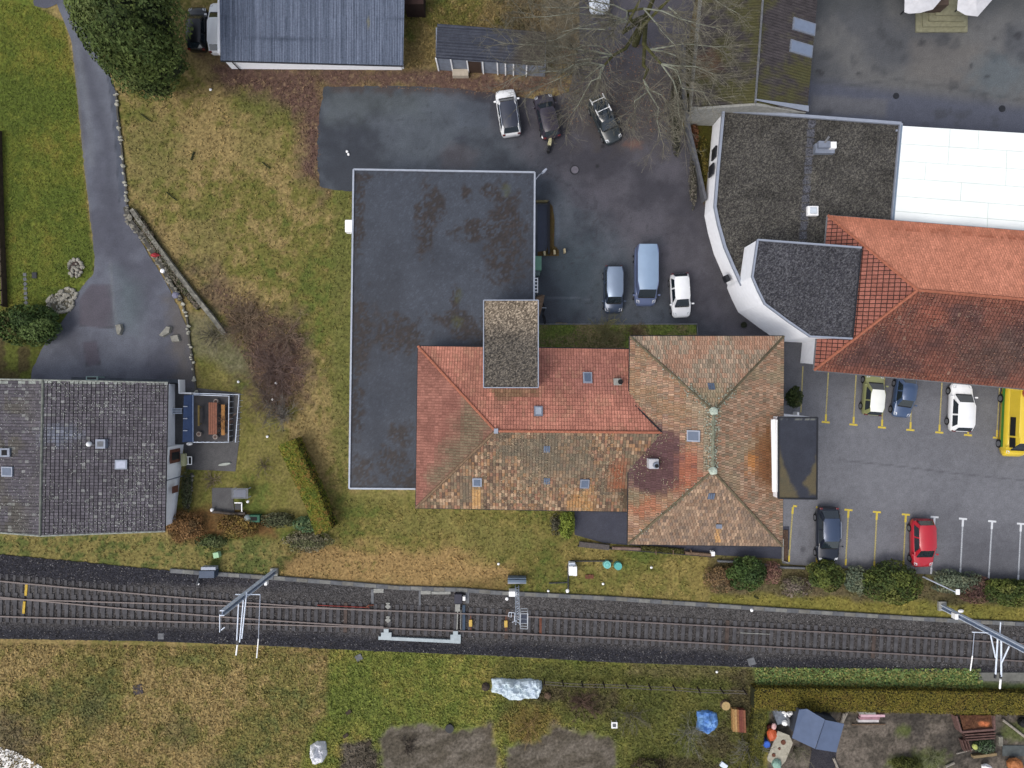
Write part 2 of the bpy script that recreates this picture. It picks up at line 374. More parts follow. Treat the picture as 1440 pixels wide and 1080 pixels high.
# ------------------------------------------------------------------ GROUND
def ground_col(X, Y):
    n1 = fbm(X, Y, 70, 4, 11); n2 = fbm(X, Y, 16, 3, 12); n3 = fbm(X, Y, 5, 2, 13); n4 = fbm(X, Y, 2.6, 2, 14)
    straw = S(150, 131, 84); olive = S(116, 112, 56); green = S(96, 106, 48); brown = S(104, 84, 66)
    def mead(bias, C1=straw, C2=olive, C3=green):
        t = n1*.5+n2*.3+n3*.2+bias-.025
        return mx(mx(C1, C2, ss(.42, .56, t)), C3, ss(.55, .70, t))
    C = mead(.0)
    def L(poly, cc, soft=20, na=14, ns=18, op=1.0, s=3):
        nonlocal C
        C = mx(C, cc, PM(X, Y, poly, soft, na, ns, s)*op)
    # left lawn
    L([(-900, -900), (60, -900), (58, 12), (90, 30), (103, 90), (114, 200), (124, 300), (131, 380), (105, 425), (60, 560), (-900, 560)],
      mead(.12, S(124, 120, 50), S(108, 116, 44), S(92, 106, 40)), 4, 2)
    L([(-900, 440), (75, 440), (60, 490), (36, 560), (-900, 560)], mx(S(86, 78, 50), S(100, 106, 46), ss(.4, .6, n2)), 14, 8)
    # garden of the left house and embankment by the rails
    L([(272, 470), (345, 500), (400, 600), (470, 755), (420, 770), (240, 770), (240, 690), (272, 660)], mead(.09, S(126, 118, 66)), 18, 12)
    L([(-900, 740), (235, 750), (460, 765), (470, 780), (380, 812), (240, 806), (-900, 790)], mx(S(132, 122, 70), S(96, 104, 54), ss(.42, .6, n2*.6+n3*.4)), 14, 10)
    L([(232, 716), (300, 712), (388, 728), (392, 758), (330, 752), (250, 764), (228, 745)], mx(S(124, 86, 52), S(100, 78, 50), n3), 10, 8, op=.9)
    # greener meadow patches
    for cx, cy, rx, ry, op in ((215, 215, 40, 60, .6), (380, 145, 50, 25, .8), (290, 330, 30, 45, .5), (640, 45, 70, 40, .35), (483, 400, 16, 220, .8), (480, 560, 20, 120, .55), (360, 195, 30, 40, .4)):
        C = mx(C, mx(S(94, 100, 50), S(112, 112, 58), n3), BM(X, Y, cx, cy, rx, ry, .9, .6)*op)
    # litter under garage / tree, reddish brown
    lit = mx(mx(S(114, 88, 78), S(90, 72, 64), n4), S(136, 114, 90), ss(.62, .8, n3))
    L([(285, 82), (420, 92), (600, 94), (760, 98), (800, 120), (700, 140), (600, 128), (455, 124), (452, 262), (425, 250), (425, 160), (350, 128), (300, 122)], lit, 26, 18)
    C = mx(C, lit, BM(X, Y, 455, 190, 14, 90, .8, .6)*.6)
    C = mx(C, mx(S(92, 88, 74), S(86, 74, 66), n3), PM(X, Y, [(690, -900), (1000, -900), (1000, 160), (960, 130), (800, 95), (700, 60)], 40, 30)*.8)
    # bare brown ground in the meadow
    bro = mx(mx(S(112, 92, 74), S(90, 72, 66), n3), S(132, 112, 82), ss(.6, .8, n4))
    L([(228, 350), (300, 385), (350, 420), (420, 455), (438, 510), (425, 560), (395, 590), (370, 545), (330, 480), (290, 440)], bro, 44, 34, op=.8)
    C = mx(C, mx(S(84, 66, 64), S(100, 78, 72), n3), BM(X, Y, 385, 510, 45, 55, .9, .7)*.8)
    C = mx(C, mx(S(60, 66, 34), S(80, 84, 42), n3), LM(X, Y, [(186, 290), (232, 360), (275, 418), (300, 440)], 12, 9)*.7)
    # shrub litter between stone wall and green (behind the wall)
    L([(262, 440), (300, 440), (345, 500), (350, 530), (275, 500), (262, 470)], mx(S(122, 116, 92), S(98, 98, 66), n3), 14, 10, op=.85)
    # south side of the big building
    L([(470, 690), (900, 715), (1100, 790), (1500, 800), (1500, 880), (860, 845), (700, 835), (470, 800)], mead(.06, S(140, 126, 70)), 18, 14)
    L([(400, 770), (620, 770), (720, 800), (720, 832), (390, 815)], mead(-.16, S(160, 132, 84)), 20, 18)
    for cx, cy, rx, ry in ((540, 700, 60, 14), (600, 735, 60, 20), (700, 760, 60, 22)):
        C = mx(C, mx(S(100, 108, 52), S(140, 126, 74), n2), BM(X, Y, cx, cy, rx, ry, .9, .6)*.6)
    L([(620, 818), (720, 812), (720, 836), (620, 832)], mx(S(120, 96, 60), S(106, 100, 52), n2), 12, 8, op=.7)
    L([(1000, 780), (1500, 815), (1500, 878), (1000, 850)], mx(S(112, 98, 74), S(84, 84, 48), n2), 14, 12)
    L([(1000, 835), (1330, 848), (1500, 855), (1500, 882), (1000, 855)], mx(S(142, 130, 62), S(112, 112, 50), n2), 8, 8)
    # south of the railway
    L([(-900, 896), (460, 906), (462, 1010), (430, 1100), (420, 1700), (-900, 1700)], mead(-.03+.09*ss(925, 1030, Y), S(156, 136, 88), S(128, 120, 66), S(108, 112, 62))*1.12, 10, 6)
    L([(460, 904), (1100, 925), (1100, 1700), (380, 1700), (425, 1060), (462, 1000)], mead(.12, S(146, 136, 68), S(122, 126, 56), S(106, 118, 50))*1.1, 8, 6)
    C = mx(C, mx(S(150, 122, 80), olive, n3), LM(X, Y, [(0, 905), (200, 908), (460, 918)], 14, 12)*.5)
    C = mx(C, mx(S(94, 88, 74), S(110, 102, 72), n3), BM(X, Y, -5, 1045, 55, 45, .8, .5)*.8)
    for cx, cy, rx, ry in ((250, 1030, 25, 22), (130, 1000, 20, 25), (320, 1075, 30, 12), (60, 985, 30, 10)):
        C = mx(C, S(100, 100, 66), BM(X, Y, cx, cy, rx, ry, .9, .6)*.5)
    L([(700, 925), (1070, 935), (1070, 1700), (868, 1700), (868, 1040), (780, 1012), (700, 1000)], mx(S(112, 112, 56), S(80, 86, 44), n2), 26, 18, op=.85)
    C = mx(C, mx(S(128, 116, 84), S(104, 98, 60), n3), PM(X, Y, [(880, 930), (1060, 936), (1060, 958), (880, 950)], 12, 8)*.6)
    for cx, cy, rx, ry in ((835, 985, 40, 18), (1045, 985, 22, 40), (960, 1075, 50, 12), (760, 975, 30, 14), (1010, 1045, 30, 25)):
        C = mx(C, mx(S(72, 62, 50), S(92, 84, 60), n3), BM(X, Y, cx, cy, rx, ry, .8, .7)*.8)
    C = mx(C, mx(S(146, 122, 66), S(110, 100, 52), n3), BM(X, Y, 745, 1020, 40, 26, .6, .5)*.8)
    # strip of herbs north of hedge
    L([(1062, 936), (1380, 938), (1500, 950), (1500, 985), (1062, 972)], mx(S(124, 128, 72), S(90, 112, 66), n2), 8, 6)
    L([(1075, 938), (1200, 940), (1180, 952), (1080, 950)], mx(S(84, 52, 46), S(124, 92, 70), n4), 8, 8)
    L([(1185, 945), (1320, 945), (1320, 957), (1180, 957)], mx(S(150, 130, 92), S(120, 124, 60), n3), 8, 8, op=.7)
    L([(1375, 940), (1500, 950), (1500, 965), (1375, 958)], S(122, 122, 116), 5, 3)
    # kitchen gardens on the right
    L([(1080, 1000), (1600, 1000), (1600, 1700), (1080, 1700)], mx(S(114, 105, 95), S(84, 78, 70), ss(.4, .62, n2*.5+n3*.5)), 6, 4)
    for cx, cy, rx, ry in ((1290, 1022, 12, 22), (1345, 1040, 22, 34), (1250, 1010, 60, 6), (1385, 1045, 30, 30)):
        C = mx(C, S(60, 57, 54), BM(X, Y, cx, cy, rx, ry, .8, .6)*.7)
    for cx, cy, rx, ry in ((1308, 1068, 26, 14), (1270, 1075, 22, 12), (1272, 1030, 9, 9), (1430, 1030, 20, 12)):
        C = mx(C, mx(S(72, 84, 38), S(104, 112, 60), n3), BM(X, Y, cx, cy, rx, ry, .7, .6)*.8)
    # far corner top right / top middle
    L([(575, -900), (770, -900), (770, 40), (740, 60), (575, 90)], mead(.05), 20, 14, op=.5)
    C = mx(C, mx(S(110, 98, 78), S(88, 80, 64), n3), PM(X, Y, [(690, -200), (815, -200), (815, 60), (770, 100), (700, 60)], 40, 26)*.7)
    for pl in SOILP: L(pl, mx(S(112, 103, 95), S(86, 78, 71), ss(.3, .65, fbm(X*.5+Y*.3, Y, 9, 4, 72)))*(.85+.3*n4)[..., None], 9, 7, 10, .95)
    return C*(.80+.46*n4)[..., None]
def build_ground():
    nx, ny = 640, 490; k = H/FPX
    xs = (np.linspace(-70, 1510, nx)-720)*k; ys = (540-np.linspace(1150, -70, ny))*k
    ex = np.concatenate([[900, 600], np.linspace(400, 50, 120)]); xs = np.concatenate([-ex, xs, ex[::-1]]); ys = np.concatenate([-ex[:-4], ys, ex[:-4][::-1]]); xs = np.unique(np.round(xs, 4)); ys = np.unique(np.round(ys, 4))
    U, V = np.meshgrid(xs, ys, indexing='ij'); X, Y = PX(U, V, 0)
    Z = (fbm(X, Y, 9, 2, 30)-.5)*.05
    Z = np.minimum(Z, .02)-.03
    Vv = np.stack([U.ravel(), V.ravel(), Z.ravel()], 1); n, m_ = U.shape; idx = np.arange(n*m_).reshape(n, m_)
    q = np.stack([idx[:-1, :-1], idx[1:, :-1], idx[1:, 1:], idx[:-1, 1:]], -1).reshape(-1, 4)
    tag(nmesh('ground', Vv, q, ground_col(X.ravel(), Y.ravel()), M['grass']), kind='structure')
build_ground()
# ------------------------------------------------------------------ driveway, yard, car park, plaza
def drive_col(X, Y):
    n1 = fbm(X, Y, 50, 4, 21); n2 = fbm(X, Y, 9, 3, 22)
    C = mx(S(84, 86, 98), S(104, 108, 120), ss(.35, .65, n1))
    C = mx(C, S(76, 78, 90), LM(X, Y, [(118, 80), (150, 200), (158, 330), (190, 420)], 16, 14)*.7)
    C = mx(C, S(64, 72, 86), LM(X, Y, [(153, 96), (160, 140), (166, 200), (172, 275)], 7, 3)*.6); C = mx(C, S(46, 50, 60), LM(X, Y, [(149, 96), (156, 140), (162, 200), (168, 285)], 1, 1)*.6)
    C = mx(C, S(116, 120, 128), LM(X, Y, [(108, 60), (122, 150), (128, 230)], 9, 8)*.5)
    C = mx(C, S(88, 84, 94), PM(X, Y, [(128, 400), (157, 400), (160, 462), (112, 458), (112, 420)], 3, 1))
    C = mx(C, S(84, 80, 92), PM(X, Y, [(116, 481), (136, 480), (141, 512), (122, 515)], 3, 1))
    C = mx(C, S(60, 60, 66), LM(X, Y, [(112, 415), (112, 458), (160, 461)], 1.2, 1.2)*.6+LM(X, Y, [(117, 481), (136, 480), (141, 512), (122, 515), (117, 481)], 1, 1)*.6)
    C = mx(C, S(120, 122, 126), LM(X, Y, [(155, 370), (160, 430), (164, 455)], 3, 3)*.5)
    C = mx(C, S(92, 108, 112), PM(X, Y, [(160, 380), (200, 400), (195, 470), (165, 460)], 30, 8)*.5)
    C = mx(C, S(98, 92, 86), PM(X, Y, [(232, 420), (262, 430), (275, 560), (250, 560), (245, 480)], 18, 14)*.7)
    C = mx(C, S(118, 114, 100), LM(X, Y, [(100, 60), (108, 120), (118, 230), (127, 320), (131, 380)], 4, 4)*.5)
    return C*(.84+.32*n2)[..., None]
DRIVE = [(45, -60), (48, 8), (62, 12), (80, 6), (90, 30), (101, 60), (107, 120), (113, 180), (119, 240), (126, 300), (133, 360), (132, 385), (118, 400), (108, 412), (102, 432), (85, 455), (62, 485), (45, 520), (40, 560), (277, 560), (272, 500), (264, 462), (250, 430), (232, 395), (210, 360), (192, 328), (182, 300), (178, 270), (172, 200), (163, 130), (150, 92), (135, 60), (118, 30), (95, -5), (95, -60)]
tag(flat('driveway', rough(DRIVE, .7), .012, .16, drive_col, M['asph']), kind='structure')
def yard_col(X, Y):
    n1 = fbm(X, Y, 70, 4, 31); n2 = fbm(X, Y, 7, 3, 32); n3 = fbm(X, Y, 22, 4, 33)
    blue = mx(S(58, 63, 72), S(88, 95, 104), ss(.32, .66, n1*.6+n3*.4)); purp = mx(S(66, 65, 73), S(90, 88, 96), ss(.32, .66, n1*.6+n3*.4))
    C = mx(blue, purp, ss(-40, 40, X-760-(Y-230)*1.0+60*(n3-.5)))
    C = mx(C, S(70, 84, 92), BM(X, Y, 800, 390, 50, 50, .9, .5)*.6)
    C = mx(C, S(56, 60, 70), PM(X, Y, [(760, 380), (790, 400), (790, 455), (758, 455)], 16, 8)*.6)
    C = mx(C, S(64, 62, 66), LM(X, Y, [(958, 140), (978, 240), (1000, 360), (1036, 440), (1100, 486)], 26, 26)*.6)  # shade at the foot of the east walls, painted into the asphalt colour
    C = mx(C, S(66, 66, 74), LM(X, Y, [(780, 250), (850, 330), (900, 420)], 2, 2)*.4)
    C = mx(C, mx(S(92, 84, 78), S(66, 62, 60), n2), PM(X, Y, [(760, 100), (960, 80), (960, 185), (900, 210), (820, 190), (770, 150)], 50, 30)*.7)
    C = mx(C, S(124, 132, 142), (LM(X, Y, [(770, 418), (800, 418.5), (830, 421)], 1.3, 1.3)*.5))
    C = mx(C, S(110, 120, 134), PM(X, Y, [(781, 290), (786, 300), (788, 330), (782, 345)], 6, 4)*.6)
    for pl, cc in (([(640, 140), (690, 145), (688, 180), (646, 178)], S(84, 92, 104)), ([(800, 262), (860, 268), (852, 300), (806, 292)], S(84, 82, 92)), ([(930, 300), (968, 306), (985, 380), (950, 372)], S(78, 76, 82)), ([(560, 150), (610, 140), (640, 200), (600, 232), (562, 215)], S(92, 100, 108)), ([(900, 330), (930, 330), (934, 345), (902, 345)], S(80, 82, 90))):
        C = mx(C, cc, PM(X, Y, pl, 2.5, 2, 9)*.45)
    for ln in ([(757, 230), (800, 262), (850, 318), (905, 345)], [(905, 345), (935, 330), (960, 322)], [(800, 370), (850, 352), (880, 346)], [(455, 165), (520, 172), (600, 168)], [(690, 240), (760, 236), (830, 222), (930, 236)], [(860, 262), (900, 280), (940, 284)]):
        C = mx(C, S(56, 56, 62), LM(X+3*(n3-.5)*6, Y+3*(n2-.5)*4, ln, 1.0, 1.3)*.55)
    ck = np.abs(fbm(X, Y, 45, 3, 34)-.5); C = mx(C, S(58, 58, 64), ss(.010, .0, ck)*.5*(n1 > .42))
    C = mx(C, S(60, 62, 74), LM(X, Y, [(632, 205), (640, 195), (660, 192), (672, 195)], 3, 3)*.7*ss(.4, .6, n2))
    C = mx(C, S(98, 92, 96), BM(X, Y, 645, 222, 26, 20, .5, .4)*.4)
    C = mx(C, S(88, 96, 92), PM(X, Y, [(455, 122), (600, 122), (590, 160), (460, 170)], 30, 14)*.3)
    C = mx(C, S(128, 92, 76), BM(X, Y, 890, 203, 11, 7, .9, .9, 4)*.55)
    C = mx(C, S(44, 44, 48), BM(X, Y, 840, 234, 3, 3, .3, .2)*.9+BM(X, Y, 848, 206, 2.5, 2.5, .3, .2)*.8)
    C = mx(C, S(74, 60, 56), PM(X, Y, [(455, 120), (690, 124), (690, 132), (455, 128)], 8, 10)*.6)
    return C*(.86+.28*n2)[..., None]
YARD = [(455, 122), (560, 121), (640, 124), (700, 132), (760, 140), (800, 130), (815, 60), (815, -70), (985, -70), (978, 0), (962, 90), (957, 140), (962, 185), (978, 240), (990, 284), (1002, 292), (1022, 370), (1060, 443), (1110, 470), (1110, 560), (900, 560), (900, 500), (980, 472), (980, 456), (757, 455), (740, 455), (740, 300), (600, 262), (497, 268), (470, 268), (450, 262), (446, 235), (448, 175)]
tag(flat('yard_asphalt', rough(YARD, 1.1), .012, .15, yard_col, M['asph']), kind='structure')
def park_col(X, Y):
    n1 = fbm(X, Y, 60, 4, 41); n2 = fbm(X, Y, 5, 3, 42)
    C = mx(S(114, 115, 121), S(121, 122, 128), ss(.35, .65, n1))
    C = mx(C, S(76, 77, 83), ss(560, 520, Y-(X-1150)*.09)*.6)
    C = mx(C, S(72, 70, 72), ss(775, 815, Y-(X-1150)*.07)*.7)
    C = mx(C, S(74, 74, 80), LM(X, Y, [(1180, 647), (1260, 655), (1330, 664), (1460, 678)], 1.5, 1.5)*.6)
    C = mx(C, S(84, 84, 90), PM(X, Y, [(1340, 735), (1460, 750), (1460, 820), (1340, 800)], 60, 20)*.5)
    C = mx(C, S(66, 66, 70), BM(X, Y, 1129, 773, 4, 5, .6, .3)*.6)
    return C*(.84+.32*n2)[..., None]
PARK = [(1100, 480), (1180, 480), (1500, 505), (1500, 823), (1440, 819), (1370, 814), (1309, 808), (1250, 804), (1200, 800), (1113, 794), (1100, 792), (1096, 700), (1096, 560)]
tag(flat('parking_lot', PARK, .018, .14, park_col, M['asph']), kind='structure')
def plaza_col(X, Y):
    n1 = fbm(X, Y, 60, 4, 51); n2 = fbm(X, Y, 6, 3, 52); n3 = fbm(X, Y, 20, 3, 53)
    C = mx(S(86, 88, 92), S(104, 104, 104), ss(.35, .65, n1))
    C = mx(C, S(86, 90, 104), ss(-12, 12, Y-(112+(X-1140)*.13)))
    C = mx(C, S(72, 74, 76), LM(X, Y, [(1140, 113), (1200, 120), (1260, 112), (1330, 122), (1440, 142)], 3, 3)*.6)
    C = mx(C, S(112, 108, 104), PM(X, Y, [(1282, 58), (1380, 62), (1380, 125), (1275, 112)], 18, 6)*.6)
    C = mx(C, S(108, 108, 110), PM(X, Y, [(1140, 133), (1250, 140), (1246, 165), (1138, 158)], 6, 3)*.6)
    C = mx(C, S(64, 66, 70), ss(.60, .74, n3)*.5)
    C = mx(C, S(58, 62, 62), ss(40, -10, Y)*.6)
    C = mx(C, S(90, 104, 112), BM(X, Y, 1405, 105, 40, 26, .9, .5)*.5)
    for a, b, r in ((1296, 60, 5), (1207, 103, 3), (1432, 50, 5), (1399, 53, 3), (1365, 93, 3), (1388, 108, 3), (1153, 103, 5)):
        C = mx(C, S(52, 52, 56), BM(X, Y, a, b, r, r, .5, .6, 4)*.7)
    return C*(.86+.28*n2)[..., None]
tag(flat('plaza', [(1100, -70), (1510, -70), (1510, 230), (1240, 230), (1100, 180)], .014, .24, plaza_col, M['asph']), kind='structure')
# railway bed
BALN = [(-70, 776), (0, 780), (120, 791), (240, 803), (390, 814), (500, 822), (700, 832), (860, 841), (1080, 857), (1440, 877), (1510, 882)]
BALS = [(1510, 962), (1440, 956), (1375, 946), (1300, 944), (1180, 940), (1060, 938), (860, 931), (700, 922), (500, 914), (360, 907), (200, 901), (0, 898), (-70, 897)]
def rail_y(x):  # y of lower main rail
    return np.interp(x, [-70, 0, 260, 500, 680, 860, 1080, 1260, 1440, 1510], [863, 865.5, 873.5, 880.3, 887.5, 896, 908, 918, 928.5, 932.5])
def ball_col(X, Y):
    n1 = fbm(X, Y, 40, 3, 61); n2 = fbm(X, Y, 6, 3, 62)
    d = Y-(rail_y(X)-12)
    C = mx(S(76, 74, 74), S(90, 87, 86), n1)
    C = mx(C, S(72, 68, 67), ss(26, 12, np.abs(d))*.7)
    C = mx(C, S(50, 50, 56), ss(16, 34, d+14*(n1-.5)))
    C = mx(C, S(50, 50, 57), ss(-30, -44, d+14*(n1-.5))*ss(560, 240, X))
    C = mx(C, S(74, 66, 58), ss(895, 936, Y)*.0)
    return C*(.75+.5*n2)[..., None]
tag(flat('railway_bed', rough(BALN+BALS, 1.2, 4), .06, .16, ball_col, M['ball']), kind='structure')
mb = MB(); pp = [tuple(P(a, b)[:2]) for a, b in BALN+BALS]; mb.prism(pp, -.2, .055, bottom=False); tag(mb.build('railway_bed_base', mat('ballast_core', S(60, 60, 66), .95)), kind='structure')
# gravel patch at the lower left corner
def grv(X, Y): return mx(np.array([.78, .77, .75]), np.array([.68, .66, .62]), fbm(X, Y, 5, 3, 71))
tag(flat('gravel_path', [(-80, 1040), (0, 1051), (22, 1057), (45, 1070), (70, 1085), (110, 1130), (-80, 1130)], .02, .2, grv, M['soil']), kind='structure')
# terrace slabs south of the main block, lane gaps
def slab_col(X, Y): return mx(S(58, 60, 74), S(70, 72, 84), fbm(X, Y, 20, 3, 74))*(.85+.3*fbm(X, Y, 4, 2, 75))[..., None]
tag(flat('lower_terrace', [(808, 700), (900, 700), (905, 768), (850, 764), (808, 752)], .02, .3, slab_col, M['asph']), kind='structure')
tag(flat('basement_path', [(900, 740), (1110, 740), (1110, 772), (1098, 786), (1000, 780), (900, 768)], .024, .3, slab_col, M['asph']), kind='structure')
# patio of the left house
def patio_col(X, Y): return mx(S(80, 78, 80), S(98, 98, 98), fbm(X, Y, 10, 3, 76))*(.85+.3*fbm(X, Y, 3, 2, 77))[..., None]
tag(flat('patio', [(232, 545), (262, 545), (273, 545), (338, 553), (336, 622), (331, 663), (262, 660), (258, 630), (232, 630)], .02, .2, patio_col, M['asph']), kind='structure')
tag(flat('garden_path', [(298, 686), (326, 686), (330, 722), (298, 722)], .02, .2, patio_col, M['asph']), kind='structure')
# ------------------------------------------------------------------ BUILDINGS
def wallring(mb, px, z, z0=0, inset=0):   # px polygon at roof height z -> prism walls down to z0
    pts = [P(a, b, z) for a, b in px]
    if inset:
        c = sum(pts, Vector())/len(pts); pts = [p+(c-p).normalized()*inset for p in pts]
    mb.prism([(p.x, p.y) for p in pts], z0, z)
def ridge(mb, a, b, r=.11, z=.05): mb.tube([a+Vector((0, 0, z)), b+Vector((0, 0, z))], r, 6)
def skylight(parent, c, wu, wv, u, v, n, frame, glass, name='skylight'):
    def quad(mb, hu, hv, h0, h1):
        b = [c+u*(sx*hu)+v*(sy*hv)+n*h0 for sx, sy in ((-1, -1), (1, -1), (1, 1), (-1, 1))]
        mb.frus(b, [q+n*(h1-h0) for q in b])
    f = MB(); quad(f, wu/2, wv/2, 0, .12); fo = f.build(name, frame, parent)
    g = MB(); quad(g, wu/2-.1, wv/2-.1, .10, .135); g.build('pane', glass, fo); return fo
# ---- long flat roofed building with bitumen roof
ZB = 3.6
fb = thing('flat_roof_building', 'long flat building with blue-grey bitumen roof spotted with leaf litter', 'building', P(622, 460, 0))
BR = [(497, 238), (752, 242), (751, 420), (754, 470), (754, 560), (585, 640), (585, 688), (491, 687)]
BR = [(497, 238), (752, 242), (750, 470), (750, 560), (640, 560), (640, 688), (491, 687)]
wb = MB(); wallring(wb, BR, ZB-.02, 0, .0); wb.build('wall', M['white'], fb)
def bit_col(X, Y):
    n1 = fbm(X, Y, 60, 3, 81); n2 = fbm(X, Y, 6, 3, 82); n3 = fbm(X, Y, 2.5, 2, 83)
    C = mx(S(56, 61, 71), S(66, 72, 83), ss(.3, .7, n1))
    lit = np.zeros(X.shape)
    for a, b, rx, ry in ((600, 312, 13, 42), (612, 285, 14, 18), (710, 330, 22, 55), (690, 322, 45, 14), (712, 370, 26, 24), (682, 268, 9, 9), (655, 272, 6, 10), (645, 452, 32, 14), (640, 420, 6, 14), (500, 250, 20, 8), (503, 280, 9, 32), (505, 330, 8, 22), (505, 470, 16, 50), (500, 560, 10, 60), (508, 660, 20, 18), (560, 470, 30, 22), (545, 650, 20, 18), (570, 675, 22, 14), (680, 470, 16, 24), (660, 460, 30, 14), (565, 610, 14, 14)):
        lit = np.maximum(lit, BM(X, Y, a, b, rx, ry, .8, .9, 10))
    lit = lit*ss(.40, .50, n2*.45+n3*.55)
    C = mx(C, mx(S(28, 28, 32), S(64, 56, 54), n3), np.minimum(lit*1.5, 1))
    ed = ss(-14, -1, sdf(X, Y, BR)); C = mx(C, S(50, 50, 56), ed*ss(.5, .7, n3)*.7)
    for a, b, rx, ry in ((643, 452, 7, 8), (645, 416, 5, 9), (712, 267, 6, 8)):
        C = mx(C, S(78, 82, 44), BM(X, Y, a, b, rx, ry, .8, .6, 4)*.8*n3)
    C = C*(1+.5*(ss(.86, .95, _h(np.floor(X*1.3).astype(int), np.floor(Y*1.3).astype(int), 9)))*.6)[..., None]
    return C*(.85+.3*n2)[..., None]
flat('roof', BR, ZB, .13, bit_col, M['bitu'], fb)
tr = MB(); q = [P(a, b, ZB+.1) for a, b in BR]
for i in (0, 1, 5, 6): tr.ribbon([q[i], q[(i+1) % len(q)]] if i != 1 else [q[1], P(751, 424, ZB+.1)], .13, ZB-.15, ZB+.1+(.003*i))
tr.build('roof_edge_trim', mat('roof_edge', S(176, 184, 198), .5, .2, var=.1), fb)
lb = MB(); c0 = P(490, 318, 3.0); lb.box(c0.x+.35, c0.y, 2.4, 1.2, .95, .7); lb.build('white_vent_box', M['whitep'], fb, bevel=.03)
o = MB(); a = P(752, 254, 3.5); b = P(765, 241, 3.9); o.tube([a, (a+b)/2+Vector((0, 0, .3)), b], .035, 6)
lamp = thing('wall_lamp', 'slim grey arm lamp on the corner of the flat bitumen roof', 'lamp', a); o.build('arm', M['zinc'], lamp)
o = MB(); d = (b-a).normalized(); o.tube([b-d*.25, b, b+d*.3], [.06, .12, .08], 8); o.build('lamp_head', M['alu'], lamp)
# ---- main tiled building, west wing
mbld = thing('tiled_building', 'large house with red and brown tiled west wing joined to a hipped brown block', 'building', P(850, 620, 0))
ZW, ZR = 5.5, 8.3
A = P(588, 487, ZW); B = P(930, 492, ZW); C_ = P(930, 608, ZR); D = P(697, 606, ZR); E = P(585, 714, ZW); G = P(930, 720, ZW)
wl = MB(); wallring(wl, [(600, 497), (905, 500), (905, 704), (600, 702)], ZW-.1)
wallring(wl, [(906, 485), (1088, 485), (1088, 750), (906, 750)], 6.9); wl.build('wall', M['white'], mbld)
def c_north(X, Y, r):
    n = fbm(X, Y, 40, 3, 91); n2 = fbm(X, Y, 8, 2, 92)
    C = mx(S(158, 104, 88), S(178, 118, 99), ss(.35, .65, n))
    C = mx(C, S(150, 100, 88), PM(X, Y, [(757, 495), (880, 495), (880, 555), (757, 545)], 24, 12)*.75)
    C = mx(C, S(134, 96, 80), PM(X, Y, [(650, 495), (684, 495), (684, 560), (720, 560), (700, 580), (660, 540)], 20, 12)*.6)
    C = mx(C, S(104, 88, 64), PM(X, Y, [(684, 545), (757, 545), (757, 556), (700, 562)], 6, 3)*.8)
    C = mx(C, S(160, 120, 96), ss(.6, .75, n2)*.4)
    return vary(C, r, .12)
tiles('north_roof_tiles', [A, B, C_, D], .20, .31, c_north, M['tile'], mbld, gap=.026, boost=1.4, under=mat('under_red', S(124, 76, 66), .95))
def c_west(X, Y, r):
    n = fbm(X, Y, 30, 3, 93)
    C = mx(S(138, 92, 80), S(156, 106, 92), ss(.35, .65, n))
    g = PM(X, Y, [(655, 540), (697, 600), (650, 660), (600, 700), (605, 670), (640, 610)], 22, 14)
    C = mx(C, S(118, 108, 86), g*.85); return vary(C, r, .14)
tiles('west_roof_tiles', [E, A, D], .20, .31, c_west, M['tile'], mbld, gap=.026, boost=1.08, under=mat('under_red'+'', S(104, 62, 54), .95))
def pick(r, cols): 
    a = np.array(cols); return a[np.minimum((r*len(a)).astype(int), len(a)-1)]
brn = [S(158, 128, 100), S(134, 108, 86), S(170, 142, 114), S(118, 96, 78), S(146, 108, 86), S(126, 110, 88), S(152, 116, 84), S(108, 88, 74)]
def c_south(X, Y, r):
    n = fbm(X, Y, 30, 3, 94); C = vary(pick(r, brn), rng.random(len(r)), .16)
    C = mx(C, S(112, 104, 88)*1.0, ss(.5, .66, n)*.6)
    C = mx(C, S(104, 98, 84), PM(X, Y, [(700, 608), (830, 608), (830, 650), (760, 660), (700, 640)], 20, 14)*.55)
    C = mx(C, S(196, 144, 76), PM(X, Y, [(804, 692), (832, 688), (830, 716), (800, 716)], 10, 9)*.45)
    C = mx(C, S(188, 144, 88), PM(X, Y, [(664, 686), (677, 686), (678, 714), (663, 714)], 3, 2)*.8)
    C = mx(C, S(150, 76, 44), PM(X, Y, [(860, 652), (880, 650), (880, 688), (858, 688)], 10, 9)*.6)
    C = mx(C, S(72, 66, 56), PM(X, Y, [(868, 690), (882, 686), (882, 718), (872, 718)], 6, 4)*.7)
    return C
tiles('south_roof_tiles', [E, G, C_, D], .22, .29, c_south, M['tile'], mbld, gap=.026, under=mat('under_brown', S(82, 70, 60), .95))
rd = MB(); ridge(rd, A, D, .1); ridge(rd, D, C_, .1); rd.build('ridge_tiles', mat('ridge_orange', S(176, 108, 82), .85, var=.25, scale=5), mbld)
rd = MB(); ridge(rd, E, D, .11); rd.build('hip_tiles', mat('ridge_brown', S(128, 104, 80), .85, var=.3, scale=5), mbld)
rc = MB(); rc.box(D.x+.03, D.y, D.z+.06, .3, .35, .14); rc.build('ridge_cap', M['alu'], mbld)
gt = MB(); up = Vector((0, 0, -.06))
for a, b in ((A, P(886, 491, ZW)), (A, E), (E, P(884, 719.5, ZW))): gt.tube([a+up, b+up], .07, 6)
gt.build('gutter', M['dark'], mbld)
